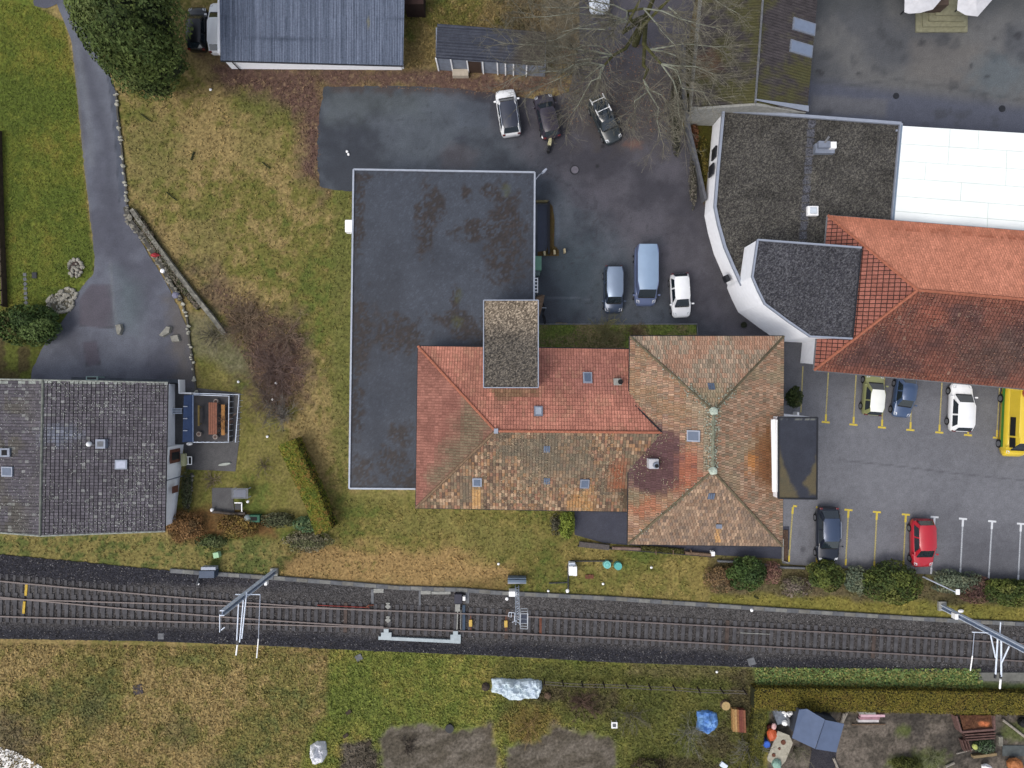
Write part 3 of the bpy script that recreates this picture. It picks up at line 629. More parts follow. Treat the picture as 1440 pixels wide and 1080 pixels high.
# ---- main block
ZE, ZT = 7.0, 10.3
a_, b_, c2, d_ = P(886, 473, ZE), P(1102, 473, ZE), P(1100, 768, ZE), P(883, 765, ZE); rN = P(1003, 578, ZT); rS = P(1002, 662, ZT)
def c_bw(X, Y, r):
    n = fbm(X, Y, 24, 3, 95); n3 = fbm(X, Y, 7, 2, 96)
    C = vary(pick(r, [S(166, 132, 108), S(150, 118, 98), S(174, 142, 116), S(156, 120, 94), S(138, 116, 98)]), rng.random(len(r)), .14)
    C = mx(C, S(150, 122, 88), ss(.5, .68, n)*.4)
    C = mx(C, S(158, 84, 62), BM(X, Y, 960, 655, 36, 30, .7, .7)*.7)
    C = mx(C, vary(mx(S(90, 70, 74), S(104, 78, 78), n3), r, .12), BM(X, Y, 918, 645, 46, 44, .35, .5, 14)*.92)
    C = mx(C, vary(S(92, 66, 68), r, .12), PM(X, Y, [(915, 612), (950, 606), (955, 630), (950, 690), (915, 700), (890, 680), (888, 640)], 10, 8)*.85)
    C = mx(C, S(168, 96, 64), BM(X, Y, 905, 712, 26, 12, .7, .8)*.6)
    C = mx(C, S(150, 146, 124), PM(X, Y, [(970, 560), (1003, 575), (1003, 665), (985, 662), (985, 600)], 14, 6)*.55)
    C = mx(C, S(116, 116, 92), BM(X, Y, 893, 700, 12, 10, .7, .7)*.6); return C
M['ub'] = mat('under_block', S(84, 66, 54), .95)
tiles('west_face_tiles', [d_, a_, rN, rS], .17, .42, c_bw, M['tile'], mbld, gap=.024, under=M['ub'], off=True)
def c_bn(X, Y, r):
    n = fbm(X, Y, 30, 3, 97); C = vary(pick(r, [S(162, 142, 120), S(176, 150, 126), S(150, 134, 114), S(168, 134, 110), S(146, 130, 110)]), rng.random(len(r)), .14)
    C = mx(C, S(176, 124, 98), ss(.5, .65, n)*.5)
    C = mx(C, S(140, 132, 100), BM(X, Y, 1003, 560, 30, 20, .8, .6)*.5); return C
tiles('north_face_tiles', [a_, b_, rN], .18, .40, c_bn, M['tile'], mbld, gap=.026, boost=1.35, under=M['ub'], off=True)
def c_be(X, Y, r):
    n = fbm(X, Y, 24, 3, 98); C = vary(pick(r, [S(158, 126, 102), S(146, 118, 96), S(164, 136, 112), S(148, 114, 90), S(132, 114, 94)]), rng.random(len(r)), .14)
    C = mx(C, S(136, 126, 98), ss(.52, .7, n)*.5)
    C = mx(C, S(120, 76, 40), BM(X, Y, 1074, 640, 16, 44, .9, .6)*.8)
    C = mx(C, S(186, 120, 52), BM(X, Y, 1055, 650, 8, 14, .9, .9)*.7); return C
tiles('east_face_tiles', [b_, c2, rS, rN], .18, .36, c_be, M['tile'], mbld, gap=.028, boost=1.42, under=M['ub'], off=True)
def c_bs(X, Y, r):
    n = fbm(X, Y, 24, 3, 99); C = vary(pick(r, [S(154, 128, 106), S(140, 118, 98), S(170, 142, 116), S(126, 108, 94), S(146, 118, 96)]), rng.random(len(r)), .16)
    C = mx(C, S(118, 104, 92), ss(.5, .7, n)*.4)
    C = mx(C, S(190, 142, 84), PM(X, Y, [(1006, 742), (1012, 742), (1013, 762), (1006, 762)], 2, 1)*.7); return C
tiles('south_face_tiles', [c2, d_, rS], .21, .30, c_bs, M['tile'], mbld, gap=.028, under=M['ub'], off=True)
for a, b in ((a_, rN), (b_, rN), (c2, rS), (d_, rS)): rd = MB(); ridge(rd, a, b, .085); rd.build('hip_ridge', mat('hip_dark', S(108, 98, 76), .9, var=.35, scale=4), mbld)
rd = MB(); ridge(rd, rN, rS, .10); rd.build('ridge_lichen', mat('lichen', S(130, 132, 112), .9, var=.35, scale=5), mbld)
for p in (rN, rS): rc = MB(); rc.blob((p.x, p.y, p.z+.12), (.3, .26, .1), 9, 6, .2, 3); rc.build('ridge_cap', mat('lichen_cap', S(184, 196, 180), .8, var=.3, scale=5), mbld)
for a, b in ((a_, b_), (b_, c2), (c2, d_), (d_, a_)): gt = MB(); gt.tube([a+up, b+up], .08, 6); gt.build('gutter', M['dark'], mbld)
# valley flashing where the wing meets the block
vf = MB(); pv = [P(886, 563, 7.02), P(930, 607, 8.36), P(886, 642, 7.02)]
def onb(px, py):   # point on block west face
    t = (px-886)/(1003-886); return P(px, py, ZE+(ZT-ZE)*t+.16)
vf.tube([onb(887, 564), onb(930, 607), onb(886, 642)], .075, 6); vf.build('valley_flashing', M['dark'], mbld)
# skylights, vents
aN, uN, vN, nN = plane_frame([A, B, C_, D]); aS, uS, vS, nS = plane_frame([E, G, C_, D])
aB, uB, vB, nB = plane_frame([d_, a_, rN, rS]); aT, uT, vT, nT = plane_frame([c2, d_, rS]); aQ, uQ, vQ, nQ = plane_frame([a_, b_, rN])
def hit(px, py, a, n, h=.05):
    d = P(px, py, 0)-Vector((0, 0, H)); t = (a-Vector((0, 0, H))).dot(n)/d.dot(n); return Vector((0, 0, H))+d*t+n*h
skylight(mbld, hit(826, 532, aN, nN), .66, .85, uN, vN, nN, M['alu'], M['glassb'])
skylight(mbld, hit(757, 579, aN, nN), .62, .75, uN, vN, nN, M['zinc'], mat('hazy_glass', S(176, 186, 200), .3))
skylight(mbld, hit(671, 677, aS, nS), .68, .72, uS, vS, nS, M['alu'], M['glassb'])
skylight(mbld, hit(822, 679, aS, nS), .68, .76, uS, vS, nS, M['zinc'], M['glassb'])
skylight(mbld, hit(976, 613, aB, nB), .78, .92, uB, vB, nB, M['alu'], M['glassb'])
for px, py in ((769, 631), (769, 676), (1000, 544), (1000, 697)):
    aa, uu, vv_, nn_ = (aS, uS, vS, nS) if px < 900 else ((aQ, uQ, vQ, nQ) if py < 600 else (aT, uT, vT, nT))
    m_ = MB(); c = hit(px, py, aa, nn_, .045)
    for i in (-1, 0, 1):
        b = [c+uu*(.16*i+sx*.065)+vv_*(sy*.26) for sx, sy in ((-1, -1), (1, -1), (1, 1), (-1, 1))]; m_.frus(b, [q+nn_*.04 for q in b])
    m_.build('glass_tile', M['glassb'], mbld)
m_ = MB(); c = hit(1010, 739, aT, nT); m_.box(c.x, c.y, c.z, .4, .3, .2); m_.build('roof_vent', M['zinc'], mbld)
c = hit(870, 537, aN, nN, 0); m_ = MB(); m_.box(c.x-.12, c.y, c.z-.2, .55, .5, .5); o = m_.build('chimney', M['concl'], mbld); m_ = MB(); m_.cyl(c.x+.08, c.y, c.z+.2, c.z+.42, .18, 14); m_.build('flue', M['black'], o)
c = hit(917, 651, aB, nB, 0); m_ = MB(); m_.box(c.x, c.y, c.z-.3, .68, .68, .95); o = m_.build('chimney', mat('chimney_white', S(205, 205, 210), .8), mbld, bevel=.02); m_ = MB(); m_.cyl(c.x+.1, c.y-.08, c.z+.65, c.z+.95, .2, 16); f_ = m_.build('flue', M['zinc'], o)
m_ = MB(); m_.cyl(c.x+.13, c.y-.1, c.z+.951, c.z+.97, .14, 16); m_.build('flue_opening', M['black'], o)
# gravel roofed lift tower between the wing and the flat building
lt = thing('stair_tower', 'narrow tower with speckled gravel roof over the red tiles', 'building', P(718, 480, 0)); ZS = 8.3
TW = [(680, 422), (757, 422), (757, 545), (680, 545)]
o = MB(); wallring(o, TW, ZS-.05); o.build('wall', M['white'], lt)
def grav_col(X, Y, c1=S(120, 112, 100), c2=S(70, 66, 62), s=101):
    n = fbm(X, Y, 30, 3, s); r = _h(np.floor(X*1.1).astype(int), np.floor(Y*1.1).astype(int), 3)
    C = mx(c2, c1, ss(.2, 1., r)); return C*(.8+.4*n)[..., None]
flat('gravel_roof', TW, ZS, .08, lambda X, Y: mx(grav_col(X, Y), grav_col(X, Y, S(176, 160, 138), S(104, 92, 78)), ss(500, 440, Y+20*fbm(X, Y, 20))), M['grav'], lt)
o = MB(); q = [P(a, b, ZS+.08) for a, b in TW]
for i in range(4): o.ribbon([q[i], q[(i+1) % 4]], .07, ZS-.12, ZS+.08+.003*i)
o.build('roof_edge_trim', M['alu'], lt)
# dormer box on the east side of the block
ZD = 8.6
db = thing('roof_terrace_box', 'box with dark mossy flat roof and white parapet east of the hipped block', 'building', P(1120, 645, 0))
DR = [(1095, 586.5), (1150, 587), (1149, 702), (1095, 701)]
o = MB(); wallring(o, DR, ZD-.03, 0); o.build('wall', M['white'], db)
def dr_col(X, Y):
    n = fbm(X, Y, 5, 3, 104); C = mx(S(44, 47, 58), S(58, 62, 74), fbm(X, Y, 20, 3, 103))
    ms = np.maximum(PM(X, Y, [(1095, 628), (1108, 668), (1124, 702), (1094, 702)], 4, 4, 8), PM(X, Y, [(1149, 640), (1138, 668), (1130, 680), (1140, 694), (1149, 694)], 4, 4, 8))
    C = mx(C, mx(S(112, 98, 66), S(80, 76, 56), n), ms*.9); C = mx(C, S(120, 122, 116), LM(X, Y, [(1098, 589), (1146, 590)], 1.5, 1.5)*ss(.5, .6, n)); return C*(.85+.3*n)[..., None]
flat('flat_roof', DR, ZD, .1, dr_col, M['bitu'], db)
o = MB(); q = [P(a, b, ZD+.06) for a, b in DR]
for i in range(4): o.ribbon([q[i], q[(i+1) % 4]], .09, ZD-.1, ZD+.06+.003*i)
o.build('roof_edge', M['dark'], db)
o = MB(); f0 = P(1091.5, 590, 8.5); f1 = P(1092.5, 692, 8.5); o.prism([(f0.x-.02, f0.y), (f0.x+.1, f0.y), (f1.x+.1, f1.y), (f1.x-.02, f1.y)], 6.6, 8.55)
g0 = P(1084.5, 590, 8.3); g1 = P(1086.5, 692, 8.3); o.prism([(g0.x, g0.y), (f0.x-.021, f0.y), (f1.x-.021, f1.y), (g1.x, g1.y)], 8.2, 8.3); o.build('white_parapet', M['whitep'], db)
def win(parent, x, y, z, nx, ny, w_=1.0, h_=1.3):   # window in a wall facing (nx, ny)
    o = MB(); o.box(x+nx*.03, y+ny*.03, z-h_/2-.06, (.07 if nx else w_+.14), (.07 if ny else w_+.14), h_+.12); f_ = o.build('window', M['whitep'], parent)
    o = MB(); o.box(x+nx*.055, y+ny*.055, z-h_/2, (.06 if nx else w_), (.06 if ny else w_), h_); o.build('pane', M['glass'], f_)
q0, q1 = P(906, 750, 6.9), P(1088, 750, 6.9)
for i in range(4):
    for z in (1.7, 4.7): win(mbld, q0.x+(q1.x-q0.x)*(i+.5)/4, q0.y, z, 0, -1)
for i in range(4):
    for z in (1.7, 4.7): win(mbld, q1.x, P(0, 500+i*62, 6.9).y, z, 1, 0)
q0, q1 = P(600, 704, 5.4), P(905, 704, 5.4)
for i in range(6): win(mbld, q0.x+(q1.x-q0.x)*(i+.5)/6, min(P(600, 702, 5.4).y, P(905, 704, 5.4).y)+.01, 1.9, 0, -1, 1.1, 1.4)
for i in range(5): p = P(496.5-i*1.1, 290+i*80, 3.58); win(fb, p.x-.02, p.y, 1.7, -1, 0, 1.6, .9)
# ---- east complex: curved white building with gravel roofs
ec = thing('curved_white_building', 'white rendered building with curved wall and dark gravel flat roof', 'building', P(1130, 290, 0)); ZL = 3.1
LO = [(1018, 154), (1268, 173), (1256, 310), (1164, 304), (1160, 380), (1150, 420), (1044, 401), (1032, 375), (1020, 347), (1011, 315), (1006, 290), (1010, 240)]
o = MB(); wallring(o, LO, ZL-.02); o.build('wall', M['white'], ec)
def lo_col(X, Y):
    C = grav_col(X, Y, S(96, 93, 86), S(66, 64, 62), 106); n = fbm(X, Y, 25, 3, 107)
    C = mx(C, C*.75, ss(.5, .65, n)); sl = ss(.30, .36, np.abs(((Y/12.5) % 1)-.5)*-1+.5+.3)
    t = (Y-165)/260; cx = 1142-20*t
    C = mx(C, S(88, 90, 100)*(.8+.3*fbm(X, Y, 6, 2, 4))[..., None], ((np.abs(X-cx) < 5.2) & (((Y/13) % 1) < .86))*.75)
    C = mx(C, S(112, 108, 98), BM(X, Y, 1142, 250, 8, 8, .5, .6, 3)*.4); return C
flat('gravel_roof', LO, ZL, .1, lo_col, M['grav'], ec)
o = MB(); q = [P(a, b, ZL+.22) for a, b in LO]
for i in (0, 1): o.ribbon([q[i], q[i+1]], .22, ZL-.05, ZL+.2+.003*i)
o.ribbon([q[0], q[11], q[10], q[9], q[8], q[7], q[6]], .2, ZL-.05, ZL+.22); o.build('parapet_trim', M['alu'], ec)
TA = [(1066, 337), (1212, 348), (1199, 476), (1140, 473), (1108, 451), (1076, 427), (1066, 407), (1058.5, 389)]; ZH = 6.1
o = MB(); wallring(o, TA, ZH-.02); o.build('tower_wall', M['white'], ec)
flat('tower_gravel_roof', TA, ZH, .1, lambda X, Y: grav_col(X, Y, S(92, 92, 96), S(60, 60, 66), 108), M['grav'], ec)
o = MB(); q = [P(a, b, ZH+.15) for a, b in TA]; o.ribbon(q[:2], .13, ZH-.08, ZH+.15); o.ribbon([q[2], q[3], q[4], q[5], q[6], q[7], q[0]], .13, ZH-.08, ZH+.155); o.build('tower_parapet', M['alu'], ec)
o = MB(); q = [P(a, b, ZH+.05) for a, b in ((1212, 348), (1199, 476))]; o.ribbon(q, .1, ZH-.2, ZH+.05); o.build('tower_gutter', M['dark'], ec)
o = MB(); c = P(1144, 296, 3.5); o.box(c.x, c.y, ZL, .85, .75, .35); rl = o.build('roof_hatch', M['whitep'], ec, bevel=.04)
o = MB(); o.box(c.x, c.y, ZL+.35, .55, .5, .1); o.build('dome', mat('hatch_dome', S(215, 225, 235), .3), rl, bevel=.04)
o = MB(); c = P(1163, 206, 3.6); o.box(c.x-.1, c.y-.1, ZL, 1.5, .75, .4); o.box(c.x-.3, c.y+.1, ZL+.4, .9, .5, .35); rl = o.build('ventilation_unit', M['zinc'], ec)
o = MB(); o.box(c.x+.42, c.y+.05, ZL+.4, .45, .5, .3); o.build('cowl', M['whitep'], rl); o = MB(); o.tube([(c.x-.4, c.y, ZL+.5), (c.x-.05, c.y+.6, ZL+1.0)], .09, 8); o.build('duct', M['conc'], rl)
for (x0, y0) in ((1007, 216), (1003, 240)):   # windows in the long west wall
    o = MB(); p = P(x0-3, y0, 1.7); 
    o.box(p.x+.0, p.y, 1.2, .12, .9, 1.1, R(-4)); wf = o.build('window', M['dark'], ec)
for p, q_ in ((P(1021, 393, 1.8), 0), (P(1083, 462, 2.4), 1)):
    pass
o = MB(); p = P(1021, 392, 1.6); o.box(p.x+.02, p.y, 1.2, .3, .55, .8, R(25)); o.build('window', M['dark'], ec)
# ---- hipped orange roof building
oh = thing('orange_tiled_hall', 'hall with hipped roof, orange tiles on the north side and dark red on the south', 'building', P(1350, 420, 0)); Z0, Z1 = 4.4, 8.2
h1, h2 = P(1164, 303, Z0), P(1520, 331.5, Z0); h3, h4 = P(1144.5, 520.5, Z0), P(1520, 554, Z0); r1, r2 = P(1290, 408, Z1), P(1520, 428, Z1)
o = MB(); wallring(o, [(1168, 306), (1518, 334), (1518, 545), (1150, 512)], Z0-.1, 0, .5); o.build('wall', M['white'], oh)
def c_on(X, Y, r):
    n = fbm(X, Y, 50, 3, 111); n2 = fbm(X, Y, 5, 2, 112); C = mx(S(184, 118, 92), S(196, 128, 102), n)
    C = mx(C, S(152, 90, 68), LM(X, Y, [(1262, 322), (1330, 326), (1460, 338)], 5, 5)*ss(.4, .6, n2)); C = mx(C, S(158, 92, 66), ss(335, 300, Y-(X-1164)*.08)*.5); return vary(C, r, .08)
tiles('north_tiles', [h1, h2, r2, r1], .19, .27, c_on, M['tile'], oh, gap=.02, boost=1.5, under=mat('under_orange', S(160, 96, 72), .95))
tiles('west_tiles', [h3, h1, r1], .30, .38, lambda X, Y, r: vary(mx(S(146, 88, 74), S(158, 102, 88), fbm(X, Y, 20, 3, 113)), r, .1), M['tile'], oh, gap=.06, under=mat('under_dark', S(52, 32, 30), .95))
def c_os(X, Y, r):
    n = fbm(X, Y, 40, 3, 114); n2 = fbm(X, Y, 9, 2, 115); C = mx(S(90, 64, 60), S(116, 74, 63), ss(.35, .65, n))
    C = mx(C, S(144, 84, 66), PM(X, Y, [(1290, 425), (1340, 425), (1330, 455), (1300, 450)], 20, 12)*.7); C = mx(C, S(136, 82, 64), ss(18, 0, -sdf(X, Y, [(1145, 520), (1520, 553), (1520, 430), (1290, 412)]))*.6)
    C = mx(C, S(88, 72, 66), BM(X, Y, 1410, 500, 60, 30, .9, .7)*.7); C = mx(C, S(160, 130, 112), (rng.random(len(r)) > .992)*.5); return vary(C, r, .16)
tiles('south_tiles', [h3, h4, r2, r1], .24, .32, c_os, M['tile'], oh, gap=.034, under=mat('under_dark', S(52, 32, 30), .95))
rd = MB(); ridge(rd, h1, r1, .11); ridge(rd, h3, r1, .11); ridge(rd, r1, r2, .11); rd.build('ridge_tiles', mat('ridge_o', S(172, 104, 78), .85, var=.2, scale=5), oh)
gt = MB()
for a, b in ((h1, h2), (h3, h4), (h1, h3)): gt.tube([a+up, b+up], .08, 6)
gt.build('gutter', M['conc'], oh)
# ---- white panelled canopy
wc = thing('white_canopy', 'bright white panelled flat canopy behind the orange tiled roof', 'canopy', P(1350, 245, 0)); ZC = 3.3
WR = [(1268, 177), (1520, 192), (1520, 332), (1256, 310)]
q = [P(a, b, ZC) for a, b in WR]; o = MB(); o.prism([p[:2] for p in q], ZC-.12, ZC); o.build('roof_membrane', mat('white_membrane', (.77, .80, .79), .6, var=.07, scale=.35), wc)
sm = MB()
def bil(s, t, z): a = P(WR[0][0]+(WR[1][0]-WR[0][0])*s, WR[0][1]+(WR[1][1]-WR[0][1])*s, z); b = P(WR[3][0]+(WR[2][0]-WR[3][0])*s, WR[3][1]+(WR[2][1]-WR[3][1])*s, z); return a.lerp(b, t)
for t in (.19, .37, .55, .74, .9): sm.ribbon([bil(0.005, t, ZC)[:2], bil(1, t, ZC)[:2]], .035, ZC, ZC+.012+t*.002)
for s_, a, b in ((.27, 0, .37), (.43, 0, .19), (.59, .19, .55), (.15, .37, .55), (.35, .55, .74), (.72, 0, 1), (.5, .74, 1)): sm.ribbon([bil(s_, a, ZC)[:2], bil(s_, b, ZC)[:2]], .03, ZC, ZC+.02+s_*.002)
sm.build('panel_seams', mat('seam', S(214, 228, 220), .6), wc)
for p in q: o = MB(); o.box(p.x+(.3 if p.x < 30 else -.3), p.y+(.3 if p.y < 15 else -.3), 0, .14, .14, ZC-.13); o.build('post', M['alu'], wc)
o = MB(); o.ribbon([P(1268, 176, ZC)[:2], P(1256, 309, ZC)[:2]], .1, ZC-.1, ZC+.03); o.build('edge_trim', mat('edge_blue', S(120, 140, 160), .5), wc)
# ---- mossy gabled shed at the top
ms = thing('mossy_gabled_shed', 'long gabled shed with moss covered corrugated roof and white gable', 'shed', P(1060, 80, 0)); Za, Zr = 3.2, 4.8
e1, e2 = P(973, 150, Za), P(993, -60, Za); g1, g2 = P(1062, 145, Zr), P(1077, -60, Zr); k1, k2 = P(1135, 158, Za), P(1155, -60, Za)
def ms_col(X, Y):
    n = fbm(X, Y, 34, 3, 121); n2 = fbm(X, Y, 6, 3, 122)
    C = mx(S(66, 62, 64), S(88, 82, 84), n2); mo = mx(S(96, 92, 42), S(74, 76, 44), n2)
    w_ = ss(.44, .66, n*.6+n2*.4+.05*(X < 1066)-.03+.12*np.exp(-((X-1066+(Y-70)*.07)/14)**2)); C = mx(C, mo, w_*.8)
    C = mx(C, S(110, 84, 72), BM(X, Y, 995, 88, 18, 18, .8, .7)*.6); return C*(.8+.4*n2)[..., None]
wavy('roof_west', [e1, e2, g2, g1], .3, .22, .025, ms_col, M['moss'], ms, 'v'); wavy('roof_east', [k2, k1, g1, g2], .3, .22, .025, ms_col, M['moss'], ms, 'v')
o = MB(); o.tube([g1+Vector((0, 0, .03)), g2+Vector((0, 0, .03))], .09, 6); o.build('ridge_cap', M['conc'], ms)
am, um, vm_, nm_ = plane_frame([k2, k1, g1, g2])
for px, py in ((1130, 38), (1126, 69)): skylight(ms, hit(px, py, am, nm_, .0), .95, 2.1, um, vm_, nm_, M['zinc'], mat('pale_panel', S(128, 142, 166), .4, var=.06), 'rooflight')
o = MB(); i1 = e1+Vector((.2, -.25, 0)); i2 = k1+Vector((-.1, -.05, 0)); g_ = g1+Vector((0, -.15, 0))
b = [Vector((i1.x, i1.y, 0)), Vector((i2.x, i2.y, 0)), Vector((i2.x, i2.y, Za)), Vector((g_.x, g_.y, Zr-.05)), Vector((i1.x, i1.y, Za))]; o.frus(b, [p+Vector((0, .2, 0)) for p in b]); o.build('gable_wall', M['concl'], ms)
o = MB(); o.ribbon([(e1.x+.5, e1.y), (e2.x+.5, e2.y)], .2, 0, Za-.1); o.build('side_wall', M['concl'], ms); o = MB(); o.ribbon([(k1.x-.3, k1.y), (k2.x-.3, k2.y)], .2, 0, Za-.1); o.build('side_wall', M['concl'], ms)
o = MB(); a = P(1062, 141, Zr+.1); b = P(1137, 157, Za+.1); o.frus([a, b, b+Vector((0, .45, 0)), a+Vector((0, .1, 0))], [p+Vector((0, 0, .04)) for p in (a, b, b+Vector((0, .45, 0)), a+Vector((0, .1, 0)))]); o.build('verge_flashing', M['alu'], ms)
# ---- garage with ribbed blue grey roof
gr = thing('garage_building', 'garage block with ribbed blue-grey metal roof beside two parked cars', 'garage', P(440, 20, 0)); ZG, ZG2 = 2.9, 3.6
G1, G2, G3, G4 = P(310, 85, ZG), P(567, 92, ZG), P(570, -60, ZG2), P(308, -60, ZG2)
def g_col(X, Y):
    n = fbm(X, Y, 30, 3, 131); r = _h(np.floor((X+Y*.0)*.95).astype(int), np.zeros(X.shape, int), 5)
    C = mx(S(84, 94, 112), S(116, 126, 146), r); C = C*(.92+.16*n)[..., None]
    for y in (24, 54, -10): C = mx(C, S(62, 70, 86), LM(X, Y, [(300, y-.5), (575, y+3)], 1.2, 1)*.7)
    C = mx(C, S(58, 66, 82), (np.abs(((X-4*((Y > 24)*1+(Y > 54)*2))/14.2) % 1) < .07)*.6); C = mx(C, S(132, 128, 92), BM(X, Y, 518, 33, 2, 8, .9, .9, 3)*.5); return C
wavy('ribbed_roof', [G1, G2, G3, G4], .25, .2, .018, g_col, M['moss'], gr, 'v')
o = MB(); q = [P(326, 97.0), P(565.5, 98.5), P(565, -60), P(326, -60)]; o.prism([(p.x, p.y) for p in q], 0, ZG-.12); o.build('wall', M['white'], gr)
o = MB(); o.tube([G1+Vector((0, -.02, -.08)), G2+Vector((0, -.02, -.08))], .07, 6); o.build('gutter', M['dark'], gr)
o = MB(); p = P(338, 98); o.tube([(p.x, p.y-.05, 0), (p.x-.15, p.y-.05, ZG-.3)], .05, 6); o.build('downpipe', M['dark'], gr)
o = MB(); o.box(P(566, 95).x, P(566, 95).y, 0, .25, .25, 2.2); o.build('corner_post', M['whitep'], gr)
# ---- low shed with ribbed dark roof and framed front
sh = thing('ribbed_shed', 'low shed with dark ribbed roof and pale framed glass front', 'shed', P(690, 65, 0)); Z2, Z3 = 2.3, 2.9
s1, s2, s3, s4 = P(613, 82, Z2), P(765, 93, Z2), P(768, 45, Z3), P(615, 33, Z3)
def s_col(X, Y):
    n = fbm(X, Y, 6, 3, 141); C = mx(S(62, 66, 78), S(84, 88, 100), n)
    C = mx(C, S(36, 40, 50), (np.abs((((Y-(X-613)*.07)/4.4) % 1)-.5) < .17)*.6)  # dark stripes painted in the valleys so the ribs stand out more
    return mx(C, mx(S(74, 66, 58), S(88, 82, 66), n), ss(-15, 25, X-715+60*(fbm(X, Y, 20, 3, 142)-.5))*.8)
wavy('ribbed_roof', [s1, s2, s3, s4], .3, .24, .03, s_col, M['moss'], sh, 'u')
o = MB(); q = [P(617, 98.5), P(766, 108), P(766, 66), P(617, 58)]; o.prism([(p.x, p.y) for p in q], 0, Z2-.08); o.build('wall', mat('shed_front', S(128, 136, 150), .6, var=.15), sh)
fr = MB()
for px in (617, 637, 659, 680, 700, 711, 722, 740): 
    p = P(px, 98.7+(px-617)*.063); fr.box(p.x, p.y-.05, 0, .1, .1, Z2-.1)
fr.build('frame_posts', M['whitep'], sh)
o = MB(); p = P(648, 99.5); o.box(p.x, p.y-.35, 0, 1.3, .55, .5); o.build('box_bench', mat('beige_box', S(190, 178, 160), .8), sh)
o = MB(); p = P(669.5, 100.5); o.box(p.x, p.y-.06, 0, 1.1, .1, 1.9); o.build('door', mat('brown_door', S(74, 56, 46), .8), sh)
# ---- left house
lh = thing('grey_tiled_house', 'house with lichen-speckled grey tile roof, white east wall and brown shutters', 'house', P(110, 640, 0)); ZJ, ZK = 3.2, 5.0
j1, j2 = P(236.5, 538, ZJ), P(232.5, 747, ZJ); k1, k2 = P(61, 534.5, ZK), P(57, 753.5, ZK); l1, l2 = P(-115, 531, ZJ), P(-115, 740, ZJ)
def c_lh(X, Y, r):
    n = fbm(X, Y, 26, 3, 151); C = mx(S(80, 76, 82), S(98, 94, 102), n)
    C = mx(C, S(84, 80, 68), ss(65, 20, X)*ss(.4, .6, n)*.7); C = mx(C, S(112, 120, 136), BM(X, Y, 82, 610, 26, 14, .9, .7)*.6)
    edge = ss(4.5, 1.5, np.minimum(np.abs(Y-536), 99))*.6
    C = mx(C, S(172, 176, 170), (rng.random(len(r)) < .05)*.3); C = mx(C, S(170, 178, 168), edge*(rng.random(len(r)) < .6)); return vary(C, r, .2)
M['tileg'] = vmat('concrete_tile', .8, 12, .6, .4, .25)
ug = mat('under_grey', S(44, 42, 44), .95)
tiles('east_roof_tiles', [j2, j1, k1, k2], .25, .30, c_lh, M['tileg'], lh, gap=.035, under=ug, lift=.05)
tiles('west_roof_tiles', [l1, l2, k2, k1], .25, .30, c_lh, M['tileg'], lh, gap=.035, under=ug, lift=.05)
def specks(name, p3, n, s, cols, parent, seed):
    a, u, v, nn = plane_frame(p3); poly = [((q-a).dot(u), (q-a).dot(v)) for q in p3]; r = np.random.default_rng(seed)
    uu = r.uniform(min(q[0] for q in poly), max(q[0] for q in poly), n); vv = r.uniform(0, max(q[1] for q in poly), n); ok = (sdf(uu, vv, poly) < -.05)&(fbm(uu, vv, 1.6, 3, seed)+r.random(n)*.35 > .62)
    uu, vv = uu[ok], vv[ok]; p = np.array(a)+np.outer(uu, np.array(u))+np.outer(vv, np.array(v))+np.array(nn)*.085; k = len(p)
    sz = s*(.5+r.random(k))[:, None]; U_, V_ = np.array(u), np.array(v); Vs = np.stack([p-U_*sz, p-V_*sz*.7, p+U_*sz, p+V_*sz*.7], 1).reshape(-1, 3)
    C = np.array(cols)[r.integers(0, len(cols), k)]; o = nmesh(name, Vs, np.arange(4*k).reshape(k, 4), np.repeat(C, 4, axis=0), M['leaf'], parent); o['kind'] = 'stuff'
LC = [S(150, 154, 144), S(176, 180, 172), S(128, 132, 120), S(196, 200, 196)]
specks('lichen', [j2, j1, k1, k2], 4200, .032, LC, lh, 5); specks('lichen', [l1, l2, k2, k1], 3000, .03, LC, lh, 6)
specks('lichen', [d_, a_, rN, rS], 3500, .04, [S(150, 142, 118), S(120, 112, 84), S(176, 160, 130)], mbld, 7); specks('lichen', [E, P(878, 719.5, ZW), P(878, 608, ZR), D], 4000, .035, [S(176, 160, 130), S(92, 84, 72), S(120, 116, 92), S(190, 172, 140)], mbld, 8)
def lichen_line(a, b, n, w, cols, parent, seed, fall):
    r = np.random.default_rng(seed); t = r.random(n); o_ = r.normal(0, w, n); d = np.array(b-a); L = np.linalg.norm(d[:2]); nx = np.array([-d[1], d[0], 0])/L
    p = np.array(a)+np.outer(t, d)+np.outer(o_, nx); p[:, 2] += .10-np.abs(o_)*fall; k = n; sz = .05*(.4+r.random(k))[:, None]
    U_ = np.array([1., 0, 0]); V_ = np.array([0, 1., 0]); Vs = np.stack([p-U_*sz, p-V_*sz, p+U_*sz, p+V_*sz], 1).reshape(-1, 3)
    o = nmesh('lichen', Vs, np.arange(4*k).reshape(k, 4), np.repeat(np.array(cols)[r.integers(0, len(cols), k)], 4, axis=0), M['leaf'], parent); o['kind'] = 'stuff'
GC = [S(150, 156, 138), S(124, 126, 106), S(172, 180, 164), S(100, 98, 78)]
lichen_line(rN, rS, 520, .22, GC, mbld, 31, .5); lichen_line(rN.lerp(a_, .0), rN.lerp(a_, .3), 150, .2, GC, mbld, 32, .35); lichen_line(rN, rN.lerp(b_, .3), 110, .2, GC, mbld, 33, .35); lichen_line(rS, rS.lerp(d_, .9), 110, .1, GC, mbld, 34, .35); lichen_line(rN.lerp(a_, .35), a_, 70, .1, GC, mbld, 35, .35)
specks('lichen', [h3, h4, r2, r1], 6500, .04, [S(150, 124, 108), S(70, 50, 50), S(160, 112, 90)], oh, 9)
